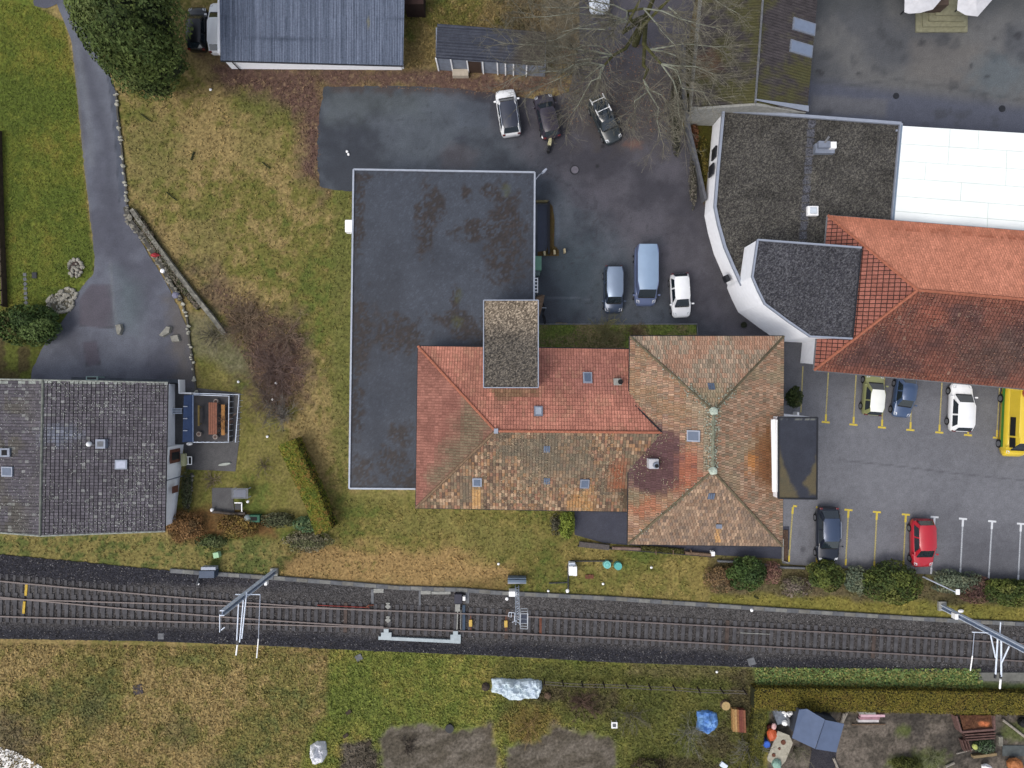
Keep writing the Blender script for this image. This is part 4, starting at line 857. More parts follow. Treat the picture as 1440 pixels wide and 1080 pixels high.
o = MB(); ridge(o, k1, k2, .1); o.build('ridge_tiles', mat('ridge_g', S(116, 120, 112), .9, var=.35, scale=4), lh)
for a, b in ((j1, k1), (j2, k2), (k2, l2), (k1, l1)): o = MB(); o.tube([a+Vector((0, 0, .02)), b+Vector((0, 0, .02))], .07, 6); o.build('verge', mat('lichen_verge', S(150, 154, 146), .9, var=.4, scale=6), lh)
o = MB(); w1 = P(258.5, 625); w2 = P(256, 718); o.prism([(w1.x, w1.y), (w2.x-.5, w2.y-.35), (w2.x-.5, P(232, 745, ZJ).y), (P(100, 745, ZJ).x, P(232, 745, ZJ).y), (P(100, 540, ZJ).x, P(232, 540, ZJ).y), (w1.x-.72, P(232, 540, ZJ).y), (w1.x-.72, w1.y)], 0, ZJ-.15); o.build('wall', M['white'], lh)
o = MB(); o.prism([(l1.x, l1.y-.2), (P(100, 540, ZJ).x-.02, l1.y-.2), (P(100, 540, ZJ).x-.02, l2.y+.2), (l1.x, l2.y+.2)], 0, ZJ-.15); o.build('west_wall', M['white'], lh)
def wallwin(name, px, py, z, wy, hz, m, parent, dx=.03):
    p = P(px, py, z); o = MB(); o.box(w1.x+dx-.02, p.y, z-hz/2, .06, wy, hz); return o.build(name, m, parent)
wallwin('shutter', 246, 641, 1.5, 1.1, 1.6, mat('brown_shutter', S(120, 78, 64), .8, var=.3, scale=6), lh); wallwin('window', 247, 641, 1.5, .6, 1.2, M['dark'], lh, .05)
wallwin('shutter', 242, 688, 1.5, .55, .9, mat('brown_shutter', S(120, 78, 64), .8), lh)
o = MB(); p = P(250, 671, 1); o.box(w1.x+.02, p.y, 0, .1, .07, ZJ-.2); o.build('downpipe', M['zinc'], lh)
a, u, v, n_ = plane_frame([j2, j1, k1, k2]); aw, uw, vw, nw = plane_frame([l1, l2, k2, k1])
skylight(lh, hit(171, 653, a, n_), .72, .85, u, v, n_, M['alu'], mat('bright_glass', S(196, 202, 220), .15))
skylight(lh, hit(12, 663, aw, nw), .75, .95, uw, vw, nw, M['alu'], M['glassb'])
c = hit(140, 624, a, n_, 0); o = MB(); o.box(c.x+.2, c.y, c.z-.3, .75, .7, .55); ch = o.build('chimney', M['zinc'], lh); o = MB(); o.box(c.x+.2, c.y, c.z+.251, .45, .4, .02); o.build('flue', M['conc'], ch)
o = MB(); o.blob((c.x-.62, c.y, c.z+.3), (.2, .2, .25), 10, 6, 0); o.tube([(c.x-.62, c.y, c.z-.1), (c.x-.62, c.y, c.z+.2)], .08, 8); o.build('vent_cowl', M['whitep'], lh, smooth=True)
c = hit(10, 636, aw, nw, 0); o = MB(); o.box(c.x, c.y, c.z-.3, .8, .65, .6); ch = o.build('chimney', M['zinc'], lh); o = MB(); o.box(c.x, c.y, c.z+.301, .4, .4, .02); o.build('flue', M['black'], ch)
c = hit(-2, 636, aw, nw, 0); o = MB(); o.box(c.x, c.y, c.z-.2, .6, .5, .35); o.build('roof_vent', mat('vent_navy', S(60, 62, 100), .6), lh)
# ------------------------------------------------------------------ VEHICLES
M['cglass'] = mat('car_glass', S(36, 46, 54), .06, var=.1, spec=1.0)
M['tyre'] = mat('tyre', S(28, 28, 30), .85)
M['rim'] = mat('rim', S(150, 152, 158), .35, .6)
M['lampw'] = mat('headlamp_glass', S(225, 228, 232), .15, spec=.8)
M['lampr'] = mat('tail_lamp', S(110, 24, 28), .2, spec=.8)
M['trim'] = mat('black_trim', S(30, 31, 34), .6)
def paint(name, c, rough=.28, metal=.0): 
    m = mat(name, c, rough, metal, var=.04, scale=1.5, spec=.5); b = m.node_tree.nodes['Principled BSDF']; b.inputs['Coat Weight'].default_value = .3; b.inputs['Coat Roughness'].default_value = .08; return m
KINDS = {  # fractions along length from front(0) to rear(1): cowl, roof front, roof rear, glass base rear ; hood h, belt h, roof h, cabin inset at roof
 'hatch': dict(cowl=.24, rf=.40, rr=.90, rb=.985, hh=.82, bh=.95, rh=1.47, ins=.20, tail=.98),
 'suv':   dict(cowl=.24, rf=.37, rr=.90, rb=.985, hh=.98, bh=1.08, rh=1.66, ins=.17, tail=1.05),
 'sedan': dict(cowl=.27, rf=.43, rr=.82, rb=.955, hh=.80, bh=.92, rh=1.45, ins=.20, tail=.98),
 'van':   dict(cowl=.13, rf=.25, rr=.985, rb=.995, hh=1.0, bh=1.15, rh=1.95, ins=.09, tail=1.15),
 'small_mpv': dict(cowl=.20, rf=.33, rr=.94, rb=.99, hh=.95, bh=1.02, rh=1.72, ins=.14, tail=1.05),
 'box':   dict(cowl=.10, rf=.21, rr=.985, rb=.995, hh=1.15, bh=1.35, rh=2.45, ins=.10, tail=1.35)}
def car(name, label, px, py, front, L, W, kind, pmt, roofm=None, cat='car', zc=.7, rails=False, sideglass=True, parts_only=False, opts=()):
    k = KINDS[kind]; c = P(px, py, zc); ang = math.atan2(-front[1], front[0])
    t = thing(name, label, cat, (c.x, c.y, .018), ang, 'parked vehicles')
    h = L/2; roofm = roofm or pmt
    X = lambda f: h-f*L
    # body loft
    st = [(0, .60, .30, .46), (.012, .74, .24, .60), (.05, .88, .2, k['hh']*.86), (.12, .96, .18, k['hh']*.95), (k['cowl'], 1, .18, k['hh']+.02), (k['cowl']+.08, 1, .18, k['bh']), (.55, 1.0, .18, k['bh']+.01), (.86, .985, .2, k['bh']+.02), (.95, .93, .24, k['tail']), (.985, .85, .28, k['tail']*.93), (1, .74, .34, k['tail']*.72)]
    b = MB(); n = 11
    for f, wf, zb, zt in st:
        w_ = W/2*wf; x = X(f)
        ring = [(x, -w_*.90, zb), (x, -w_*.99, zb+(zt-zb)*.35), (x, -w_, zb+(zt-zb)*.62), (x, -w_*.955, zt-.07), (x, -w_*.86, zt-.012), (x, 0, zt+.022), (x, w_*.86, zt-.012), (x, w_*.955, zt-.07), (x, w_, zb+(zt-zb)*.62), (x, w_*.99, zb+(zt-zb)*.35), (x, w_*.90, zb)]
        b.v += ring
    for i in range(len(st)-1):
        for j in range(n): b.f.append((i*n+j, (i+1)*n+j, (i+1)*n+(j+1) % n, i*n+(j+1) % n))
    b.f += [tuple(range(n)), tuple(range(len(st)*n-1, (len(st)-1)*n-1, -1))]
    b.build('body', pmt, t, local=True, smooth=True)
    # cabin
    wb = W/2*.93; wr = W/2-k['ins']; bz = k['bh']-.02; rz = k['rh']
    xa, xb, xc, xd = X(k['cowl']+.005), X(k['rf']), X(k['rr']), X(k['rb'])
    def pane(nm, q, m=M['cglass'], th=.02, inset=.06):
        cc = sum((Vector(p) for p in q), Vector())/4; q = [Vector(p)+(cc-Vector(p)).normalized()*inset for p in q]
        nn = (q[1]-q[0]).cross(q[3]-q[0]).normalized(); 
        if nn.dot(cc-Vector((cc.x*.8, 0, .8))) < 0: nn = -nn
        o = MB(); o.frus([p-nn*th for p in q], [p+nn*th*.9 for p in q]); return o.build(nm, m, t, local=True)
    cb = MB(); base = [(xa, -wb*.88, bz), (xa+.0, wb*.88, bz), (xb-.3, wb, bz), (xd+.35, wb, bz), (xd, wb*.9, bz), (xd, -wb*.9, bz), (xd+.35, -wb, bz), (xb-.3, -wb, bz)]
    rx = (xb-xc); top = [(xb, -wr*.86, rz-.05), (xb, wr*.86, rz-.05), (xb-rx*.12, wr, rz-.035), (xc+rx*.12, wr, rz-.035), (xc, wr*.88, rz-.06), (xc, -wr*.88, rz-.06), (xc+rx*.12, -wr, rz-.035), (xb-rx*.12, -wr, rz-.035)]
    cb.frus([Vector(p) for p in base], [Vector(p) for p in top]); cb.build('pillars', pmt if 'darkcab' not in opts else M['trim'], t, local=True)
    pane('windshield', [(xa, -wb*.86, bz), (xa, wb*.86, bz), (xb, wr*.84, rz-.05), (xb, -wr*.84, rz-.05)], inset=.05)
    pane('rear_window', [(xd, -wb*.84, bz+.08), (xd, wb*.84, bz+.08), (xc, wr*.86, rz-.06), (xc, -wr*.86, rz-.06)], inset=.06)
    if sideglass:
        for s in (-1, 1):
            xm = (xb+xc)/2
            pane('side_window', [(xa-.32*(xa-xb)-.12, s*wb*.985, bz), (xm+.04, s*wb, bz), (xm+.04, s*wr, rz-.05), (xb-.12, s*wr, rz-.05)], inset=.03)
            pane('side_window', [(xm-.04, s*wb, bz), (xd+.30, s*wb, bz), (xc+.18, s*wr, rz-.05), (xm-.04, s*wr, rz-.05)], inset=.03)
    rf = MB(); ro = []
    for i, x in enumerate(np.linspace(xb+.04, xc-.03, 6)):
        e = .86 if i in (0, 5) else 1.0; zz = rz+(-.045 if i in (0, 5) else 0)
        rf.v += [(x, -wr*e-.0, zz-.05), (x, -wr*e*.93, zz-.008), (x, 0, zz+.03), (x, wr*e*.93, zz-.008), (x, wr*e, zz-.05)]
    for i in range(5):
        for j in range(4): rf.f.append((i*5+j, i*5+j+1, (i+1)*5+j+1, (i+1)*5+j))
    rf.build('roof', roofm, t, local=True, smooth=True)
    for f in (.17, .80):
        for s in (-1, 1):
            o = MB(); r = .31 if L < 5 else .35
            ringv = []
            def wheel(mb, r, y0, y1, n=16):
                bb = [Vector((X(f)+r*math.cos(2*math.pi*i/n), y0, r+r*math.sin(2*math.pi*i/n) if mb is o else .31+r*math.sin(2*math.pi*i/n))) for i in range(n)]
                mb.frus(bb, [p+Vector((0, y1-y0, 0)) for p in bb])
            wheel(o, r, s*(W/2-.2), s*(W/2+.012)); wo = o.build('wheel', M['tyre'], t, local=True)
            o2 = MB(); wheel(o2, r*.62, s*(W/2), s*(W/2+.028)); o2.build('rim', M['rim'], wo, local=True)
    for s in (-1, 1):
        o = MB(); x = X(.05); y = s*W/2*.70; zt = k['hh']*.84
        o.frus([Vector((x+.06, y-s*.14, zt-.14)), Vector((x+.02, y+s*.10, zt-.14)), Vector((x-.20, y+s*.15, zt-.04)), Vector((x-.14, y-s*.1, zt-.04))], [Vector((x+.04, y-s*.14, zt+.0)), Vector((x-.0, y+s*.10, zt-.0)), Vector((x-.24, y+s*.14, zt+.065)), Vector((x-.18, y-s*.1, zt+.085))]); o.build('headlight', M['lampw'], t, local=True)
        o = MB(); o.box(X(.985)-.0, s*W/2*.72, k['tail']-.26, .14, .22, .24); o.build('tail_light', M['lampr'], t, local=True, bevel=.02)
        o = MB(); o.box(xa-.16, s*(W/2+.09), k['bh']-.02, .13, .2, .14); o.build('mirror', pmt, t, local=True, bevel=.03)
    o = MB(); o.box(X(.012)+.015, 0, .32, .05, W*.5, .12); o.build('grille', M['trim'], t, local=True)
    o = MB(); o.box(xa+.02, 0, bz-.03, .12, W*.72, .035); o.build('wiper_cowl', M['trim'], t, local=True)
    if rails:
        for s in (-1, 1):
            o = MB(); o.tube([(xb-.2, s*(wr-.02), rz-.02), (xb-.3, s*(wr-.02), rz+.05), (xc+.3, s*(wr-.02), rz+.05), (xc+.2, s*(wr-.02), rz-.02)], .025, 6); o.build('roof_rail', M['alu'], t, local=True)
    return t, k, X
WHITE = paint('paint_white', (.75, .76, .77)); BLACK = paint('paint_black', S(10, 12, 20), .35); DKPL = paint('paint_dark_plum', S(60, 54, 66)); SILB = paint('paint_silver_blue', S(148, 166, 190), .3, .4)
VANB = paint('paint_van_blue', S(150, 176, 206), .35, .1); LIME = paint('paint_lime', S(146, 150, 96)); BLUG = paint('paint_slate_blue', S(74, 96, 132), .3, .2); NAVY = paint('paint_navy', S(24, 32, 48)); RED = paint('paint_red', S(196, 28, 48)); YELV = paint('paint_yellow', S(238, 205, 20)); DGRN = paint('paint_dark_green', S(52, 60, 64)); VAND = paint('paint_van_dark', S(70, 80, 110))
car('car', 'black hatchback parked between the big evergreen and the blue-grey garage', 277.5, 40, (0, -1), 3.62, 1.62, 'hatch', BLACK)
car('car', 'white car half hidden under the edge of the ribbed garage roof', 308.5, 39, (0, -1), 4.2, 1.78, 'hatch', WHITE)
car('car', 'white car with black roof parked nose to the shed, left of a dark one', 714.5, 158, (-9.5, -63), 3.85, 1.72, 'suv', WHITE, paint('paint_black_roof', S(62, 66, 80)), rails=True)
car('car', 'dark plum car with red tail lamps parked in front of a scooter', 769.5, 163, (-13, -60), 3.7, 1.66, 'hatch', DKPL)
t, k, X = car('pickup_truck', 'dark pickup with white rack frame over its bed under the bare tree', 850.5, 168, (12, 26), 4.0, 1.62, 'sedan', DGRN, M['cglass'])
for s in (-1, 1): o = MB(); o.tube([(-.2, s*.56, 1.5), (-1.85, s*.56, 1.2)], .05, 6); o.build('rack_rail', M['whitep'], t, local=True)
for x, z in ((-.55, 1.44), (-1.5, 1.26)): o = MB(); o.tube([(x, -.56, z), (x, .56, z)], .045, 6); o.build('rack_crossbar', M['whitep'], t, local=True)
car('car', 'silver-blue small people carrier nosed into the bare shrub', 862.5, 407.5, (0, 1), 3.85, 1.60, 'small_mpv', paint('paint_mpv_side', S(70, 84, 108), .3, .3), SILB)
car('van', 'pale blue panel van parked between the small people carrier and a white car', 908.5, 387.5, (0, 1), 4.85, 1.85, 'van', paint('paint_van_body', S(104, 118, 156), .35, .1), VANB, cat='van', zc=1.0, sideglass=False)
car('car', 'small white hatchback beside the pale blue van, nearest the curved wall', 957, 415.5, (3.5, 60), 3.55, 1.6, 'hatch', WHITE)
car('car', 'lime green small car with white roof parked under the hall eaves', 1228.5, 554.5, (5, -58), 3.45, 1.58, 'hatch', LIME, paint('paint_cream_roof', (.76, .77, .72)))
car('car', 'slate blue compact car parked next to the lime green car', 1271.5, 558, (-7, 52), 3.4, 1.55, 'sedan', BLUG)
car('car', 'white hatchback parked alone on the upper row, right of the slate blue car', 1353, 573, (3, -66), 3.95, 1.80, 'hatch', WHITE, zc=.8)
t, k, X = car('ambulance', 'tall yellow van with green side stripe parked at the right edge of the car park', 1434, 592, (-2.5, 60), 5.9, 2.05, 'box', YELV, cat='ambulance', zc=1.2, sideglass=False)
for s in (-1, 1):
    o = MB(); o.add([(2.2, s*1.035, .55), (-2.7, s*1.025, .55), (-2.7, s*1.035, .82), (2.2, s*1.046, .82)], [(0, 1, 2, 3)]); o.add([(2.2, s*1.030, .55), (-2.7, s*1.020, .55), (-2.7, s*1.02, .82), (2.2, s*1.03, .82)], [(0, 1, 2, 3)]); o.build('green_stripe', mat('stripe_green', S(70, 140, 50), .5), t, local=True)
    for xx, ln in ((.45, 1.5), (1.75, .8)):
        y0 = .99; y1 = .955; o = MB(); o.frus([Vector((xx-ln/2, s*(y0-.04), 1.5)), Vector((xx+ln/2, s*(y0-.04), 1.5)), Vector((xx+ln/2, s*(y1-.05), 2.05)), Vector((xx-ln/2, s*(y1-.05), 2.05))], [Vector((xx-ln/2, s*y0, 1.5)), Vector((xx+ln/2, s*y0, 1.5)), Vector((xx+ln/2, s*y1, 2.05)), Vector((xx-ln/2, s*y1, 2.05))]); o.build('side_window', M['trim'], t, local=True)
o = MB()
n = 20; cx_, cy_ = -2.25, -.55
o.frus([Vector((cx_+.36*math.cos(2*math.pi*i/n), cy_+.30*math.sin(2*math.pi*i/n), 2.475)) for i in range(n)], [Vector((cx_+.36*math.cos(2*math.pi*i/n), cy_+.30*math.sin(2*math.pi*i/n), 2.49)) for i in range(n)])
em = o.build('red_emblem', mat('emblem_red', S(170, 84, 40), .5), t, local=True)
o = MB(); o.box(cx_, cy_, 2.49, .1, .42, .012); o.box(cx_+.12, cy_, 2.49, .22, .1, .014); o.build('emblem_mark', mat('emblem_dark', S(110, 40, 30), .5), em, local=True)
car('car', 'dark navy estate car parked on the lower row of yellow bays', 1164.5, 752.5, (0, 1), 4.55, 1.82, 'sedan', NAVY, paint('paint_navy_roof', S(64, 80, 108), .2, .2), rails=True)
car('car', 'bright red hatchback parked where yellow bays meet white bays', 1297.5, 764, (1, 60), 3.95, 1.78, 'hatch', RED)
car('car', 'white car glimpsed through the bare tree at the top edge of the yard', 843, -20, (0, 1), 4.3, 1.75, 'hatch', paint('paint_grey_white', (.5, .55, .62)))
# scooter with top case behind the plum car
c = P(773, 201, .3); t = thing('scooter', 'small scooter with cream seat standing behind the plum car', 'scooter', (c.x, c.y, .02), R(80))
o = MB(); o.frus([Vector((-.3, -.16, .5)), Vector((.35, -.12, .5)), Vector((.35, .12, .5)), Vector((-.3, .16, .5))], [Vector((-.32, -.15, .78)), Vector((.28, -.11, .74)), Vector((.28, .11, .74)), Vector((-.32, .15, .78))]); o.build('seat', mat('cream_seat', S(196, 190, 148), .7), t, local=True, bevel=.03)
o = MB(); o.frus([Vector((-.8, -.13, .25)), Vector((.8, -.12, .25)), Vector((.8, .12, .25)), Vector((-.8, .13, .25))], [Vector((-.7, -.12, .5)), Vector((.6, -.1, .5)), Vector((.6, .1, .5)), Vector((-.7, .12, .5))]); o.build('body', BLACK, t, local=True, bevel=.03)
o = MB(); o.tube([(.62, -.33, .98), (.55, 0, .95), (.62, .33, .98)], .03, 6); o.build('handlebar', M['dark'], t, local=True)
for x in (-.62, .66):
    o = MB(); n = 14; b = [Vector((x+.25*math.cos(2*math.pi*i/n), -.06, .25+.25*math.sin(2*math.pi*i/n))) for i in range(n)]; o.frus(b, [p+Vector((0, .12, 0)) for p in b]); o.build('wheel', M['tyre'], t, local=True)
c = P(764, 194, .5); o = MB(); o.blob((c.x, c.y, .75), (.16, .14, .14), 12, 8, 0); o.solo('helmet', M['whitep'], 'white helmet beside the scooter behind the plum car', 'helmet', (c.x, c.y, .6), smooth=True)
# bicycle by the tower
c = P(765, 441, .4); t = thing('bicycle', 'dark bicycle leaning by the foot of the gravel roofed tower', 'bicycle', (c.x, c.y, .02), R(95))
def torus(mb, cx, cz, r, tr=.035, n=20, y=0):
    mb.tube([(cx+r*math.cos(2*math.pi*i/n), y+.08*math.sin(2*math.pi*i/n), cz+r*math.sin(2*math.pi*i/n)) for i in range(n+1)], tr, 5, caps=False)
for x in (-.52, .52): o = MB(); torus(o, x, .35, .33); o.build('wheel', M['tyre'], t, local=True)
o = MB(); o.tube([(-.52, 0, .35), (-.1, .02, .35), (.42, .1, .8), (-.2, .1, .85), (-.52, 0, .35)], .025, 5); o.tube([(-.1, .02, .35), (-.24, .12, .95)], .02, 5); o.tube([(.52, 0, .35), (.4, .12, .95)], .02, 5); o.build('frame', M['dark'], t, local=True)
o = MB(); o.tube([(.38, -.2, 1.0), (.42, .1, 1.0), (.38, .4, 1.0)], .02, 5); o.build('handlebar', M['galv'], t, local=True)
o = MB(); o.box(-.26, .12, .95, .26, .14, .06); o.build('saddle', M['black'], t, local=True)
# ------------------------------------------------------------------ PARKING BAY LINES
ordn = ['first', 'second', 'third', 'fourth', 'fifth', 'sixth', 'seventh', 'eighth', 'ninth', 'tenth']
Zp = .026
for i, (x, y) in enumerate([(1161, 593.5), (1200, 597), (1240, 601), (1280, 604.5), (1320.7, 608), (1361, 611.7), (1401.6, 615.6)]):
    t = thing('bay_line', ordn[i]+' yellow T-ended bay line from the left along the upper row', 'bay line', P(x, y, .02), 0, 'yellow bay lines of the upper row')
    o = MB(); a = P(x-5.6, y-.3); b = P(x+5.6, y+.6); o.ribbon([a[:2], b[:2]], .15, .02, Zp); o.build('end_bar', M['yel'], t)
    o = MB(); a = P(x+.1, y-1.6); b = P(x+.4, y-11); o.ribbon([a[:2], b[:2]], .16, .02, Zp); o.build('stem', M['yel'], t)
    o = MB(); a = P(x+.4, y-11.3); b = P(x+4.2, y-78); o.ribbon([a[:2], b[:2]], .10, .02, Zp-.002); o.build('worn_stem', M['yelf'], t)
o = MB(); o.ribbon([P(1126, 580)[:2], P(1129, 515)[:2]], .1, .02, Zp); tag(o.build('bay_line', M['yelf'], None, loc=P(1127, 548, .02)), 'faint yellow bay line beside the small conifer and white post', 'bay line', 'yellow bay lines of the upper row')
for i, (x, y, x2, y2, yl) in enumerate([(1115, 711.6, 1109, 790, 1), (1153, 713.7, 1148, 793, 1), (1193, 717, 1189, 795, 1), (1233, 720, 1229, 798, 1), (1273.6, 723.5, 1270, 797, 1), (1314, 727, 1309, 807, 0), (1354, 729.5, 1350, 808, 0), (1395, 733, 1390, 813.5, 0), (1435.5, 736.5, 1431.5, 817, 0)]):
    cn = 'yellow' if yl else 'white'; j = i if yl else i-5
    t = thing('bay_line', f'{ordn[j]} {cn} T-ended bay line from the left along the lower row', 'bay line', P(x, y, .02), 0, cn+' bay lines of the lower row')
    m1, m2 = (M['yel'], M['yelf']) if yl else (M['wp'], M['wpf'])
    D2 = Vector((x2-x, y2-y)); D2 /= D2.length
    o = MB(); a = P(x-(0 if i == 0 else 5.6), y-.4); b = P(x+5.6, y+.5); o.ribbon([a[:2], b[:2]], .15, .02, Zp); o.build('end_bar', m1, t)
    q = lambda d: P(x+D2.x*d, y+D2.y*d)[:2]; Lg = math.hypot(x2-x, y2-y)
    o = MB(); o.ribbon([q(1.4), q(11)], .17, .02, Zp); o.build('stem', m1, t)
    o = MB(); o.ribbon([q(11.2), q(Lg-9)], .12, .02, Zp-.002); o.build('worn_stem', m2, t)
    o = MB(); o.ribbon([q(Lg-8.8), q(Lg)], .15, .02, Zp); o.build('stem_end', m1, t)
# ------------------------------------------------------------------ VEGETATION
def leaves(name, pts, nrm, size, cols, parent=None, m=None, jit=.6, loc=None, rag=.5, seed=1):
    """many small leaf-clump faces at pts"""
    r = np.random.default_rng(seed); n = len(pts)
    d = nrm+r.normal(0, jit, (n, 3)); d /= np.linalg.norm(d, axis=1)[:, None]+1e-9
    a = np.cross(d, r.normal(0, 1, (n, 3))); a /= np.linalg.norm(a, axis=1)[:, None]+1e-9; b = np.cross(d, a)
    s = size*(1-rag+2*rag*r.random(n))[:, None]
    V = np.stack([pts-a*s, pts-b*s*.45, pts+a*s, pts+b*s*.45], 1).reshape(-1, 3)
    Fq = np.arange(4*n).reshape(n, 4); C = np.repeat(cols, 4, axis=0)
    return nmesh(name, V, Fq, C, m or M['leaf'], parent, loc)
def crown_pts(c, rad, n, seed=0, lump=.18, nl=26, fill=.35, top=True):
    r = np.random.default_rng(seed); c = np.array(c, float); rad = np.array(rad, float)
    L = r.normal(0, 1, (nl, 3)); L[:, 2] = np.abs(L[:, 2])*.8; L /= np.linalg.norm(L, axis=1)[:, None]
    d = r.normal(0, 1, (n, 3)); 
    if top: d[:, 2] = np.abs(d[:, 2])-.25*r.random(n)
    d /= np.linalg.norm(d, axis=1)[:, None]
    dt = d@L.T; best = dt.max(1); which = dt.argmax(1)
    rr = 1-lump+lump*1.9*ss(.86, .99, best)
    depth = r.random(n)**2*fill
    p = c+d*rad*(rr-depth)[:, None]
    return p, d, which, best, depth
def pal(cols, which, best, depth, r, nl=40, amt=.25):
    a = np.array(cols); k = r.integers(0, len(a), nl); C = a[k[which]]
    C = mx(C, a[r.integers(0, len(a), len(which))], .35*np.ones(len(which)))*1.2
    return np.maximum(C*(1+(r.random(len(which))-.5)*2*amt)[:, None], .004)
def bush(name, label, cat, px, py, rx, ry, h, cols, n=1500, size=.13, z=0, group=None, core=None, seed=1, lump=.2, kind=None, nl=22, dead=False):
    zc = z+h*.45; c = P(px, py, zc+h*.25); rx *= (H-zc)/FPX; ry *= (H-zc)/FPX
    t = thing(name, label, cat, (c.x, c.y, z), 0, group)
    p, d, wh, be, de = crown_pts((c.x, c.y, zc), (rx, ry, h*.58), n, seed, lump, nl)
    r = np.random.default_rng(seed+5); p[:, 2] = np.maximum(p[:, 2], z+.03)
    leaves('foliage', p, d, size, pal(cols, wh, be, de, r), t, seed=seed)
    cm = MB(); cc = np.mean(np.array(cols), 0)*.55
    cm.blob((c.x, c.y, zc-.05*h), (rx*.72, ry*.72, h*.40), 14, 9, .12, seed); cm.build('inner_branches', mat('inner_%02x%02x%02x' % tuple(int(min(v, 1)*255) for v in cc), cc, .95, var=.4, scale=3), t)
    return t
G_DK = [S(46, 66, 30), S(60, 82, 38), S(76, 96, 44), S(52, 72, 38), S(92, 110, 56)]
# big evergreen: trunk + lumpy crown
c = P(184, 34, 6); t = thing('evergreen_tree', 'very large dense dark green evergreen beside the driveway and black hatchback', 'tree', (c.x, c.y, 0))
o = MB(); o.tube([(c.x, c.y, 0), (c.x+.1, c.y, 3), (c.x, c.y+.1, 8)], [.45, .35, .15], 10); o.build('trunk', M['bark'], t)
P_, D_, W_, B_, E_ = [], [], [], [], []
r = np.random.default_rng(3)
lob = [(174, 14, 6.5, 3.6, 4.0, 3.6), (142, 4, 5, 2.6, 3.0, 3.0), (206, 66, 4.6, 2.2, 2.6, 3), (182, 84, 4, 2.2, 2.1, 2.6), (198, 16, 4.5, 2.1, 2.8, 3), (124, -14, 5, 2.0, 2.2, 2.8), (186, -34, 6, 3.0, 3, 3), (206, 108, 2.8, 1.9, 1.4, 2.0), (168, 52, 5.5, 2.2, 2.2, 3.0), (232, 84, 2.2, 1.5, 1.5, 1.6), (150, 34, 4.8, 1.9, 2.2, 2.6)]
cols = [S(62, 78, 32), S(80, 94, 40), S(96, 110, 54), S(54, 70, 32), S(88, 98, 50)]
for i, (a, b, z, rx, ry, rz) in enumerate(lob):
    rx *= .84; ry *= .84; q = P(a, b, z+rz*.5); n = int(rx*ry*820)
    p, d, wh, be, de = crown_pts((q.x, q.y, z), (rx, ry, rz), n, i+20, .34, 34, .4)
    C = pal(cols, wh, be, de, r, 60, .22); P_.append(p); D_.append(d); W_.append(C)
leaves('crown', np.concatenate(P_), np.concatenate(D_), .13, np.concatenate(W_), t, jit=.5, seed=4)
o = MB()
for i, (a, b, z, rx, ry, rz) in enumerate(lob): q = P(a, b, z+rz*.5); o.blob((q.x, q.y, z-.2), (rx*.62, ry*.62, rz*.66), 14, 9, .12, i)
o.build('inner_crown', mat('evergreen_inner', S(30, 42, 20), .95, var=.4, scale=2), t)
# round bush and small ones
bush('round_bush', 'rounded dark green bush at the edge of the lawn by the driveway', 'bush', 37, 457, 42, 26, 1.9, G_DK, 4200, .12, seed=11)
g2 = [S(78, 92, 36), S(94, 104, 42), S(60, 76, 34), S(108, 112, 52), S(50, 64, 32)]
bush('round_bush', 'dark green bush south of the hipped block, left of the small red shrub', 'bush', 1051, 807, 24, 22, 1.7, G_DK+[S(70, 96, 40)], 2400, .11, seed=12, group='bushes along the car park')
bush('round_bush', 'green bush just below the navy estate car', 'bush', 1161, 812, 25, 20, 1.6, g2, 2400, .11, seed=13, group='bushes along the car park')
bush('round_bush', 'largest yellowish green bush, between red hatchback and navy estate below the bays', 'bush', 1258, 821, 38, 27, 1.8, g2, 4000, .11, seed=14, group='bushes along the car park')
bush('round_bush', 'wide green bush at the right edge below the white bays', 'bush', 1424, 832, 34, 20, 1.6, g2, 3200, .11, seed=15, group='bushes along the car park')
gg = [S(96, 108, 88), S(110, 120, 96), S(84, 98, 80), S(120, 124, 96)]
bush('grey_shrub', 'grey-green shrub between two green bushes below the yellow bays', 'shrub', 1203, 818, 19, 20, 1.0, gg, 1600, .09, seed=16)
bush('grey_shrub', 'wide grey-green shrub right of the lamp post foot below the white bays', 'shrub', 1345, 818, 34, 15, 1.2, gg, 2400, .09, seed=17)
rb = [S(110, 80, 72), S(92, 66, 62), S(126, 98, 82), S(84, 72, 60)]
bush('brown_shrub', 'reddish brown twiggy shrub between the grey shrub and rightmost green bush', 'shrub', 1376, 830, 24, 17, 1.1, rb, 2000, .08, seed=18)
bush('brown_shrub', 'small reddish shrub right of the dark bush below the hipped block', 'shrub', 1086, 806, 12, 15, .9, [S(130, 92, 82), S(112, 80, 72), S(140, 112, 90)], 900, .08, seed=19)
bush('brown_shrub', 'orange-brown dry shrub left of the dark bush below the hipped block', 'shrub', 1014, 814, 22, 18, .9, [S(128, 102, 72), S(112, 92, 76), S(140, 112, 74), S(104, 92, 66)], 1500, .08, seed=20)
bush('brown_shrub', 'pinkish grey dry shrub between the small red shrub and navy estate', 'shrub', 1120, 826, 22, 13, .7, [S(132, 118, 110), S(112, 98, 88), S(124, 122, 84)], 1200, .08, seed=21)
bush('yellow_shrub', 'bright yellow-green shrub against the south wall beside the dark terrace', 'shrub', 797, 738, 10, 18, 1.3, [S(120, 134, 46), S(140, 152, 56), S(96, 112, 40)], 1100, .10, seed=22)
bush('dark_shrub', 'sprawling dark shrub in front of the terrace beside the yellow-green shrub', 'shrub', 782, 738, 8, 14, .8, [S(84, 80, 66), S(72, 76, 50), S(96, 92, 74)], 500, .08, seed=23)
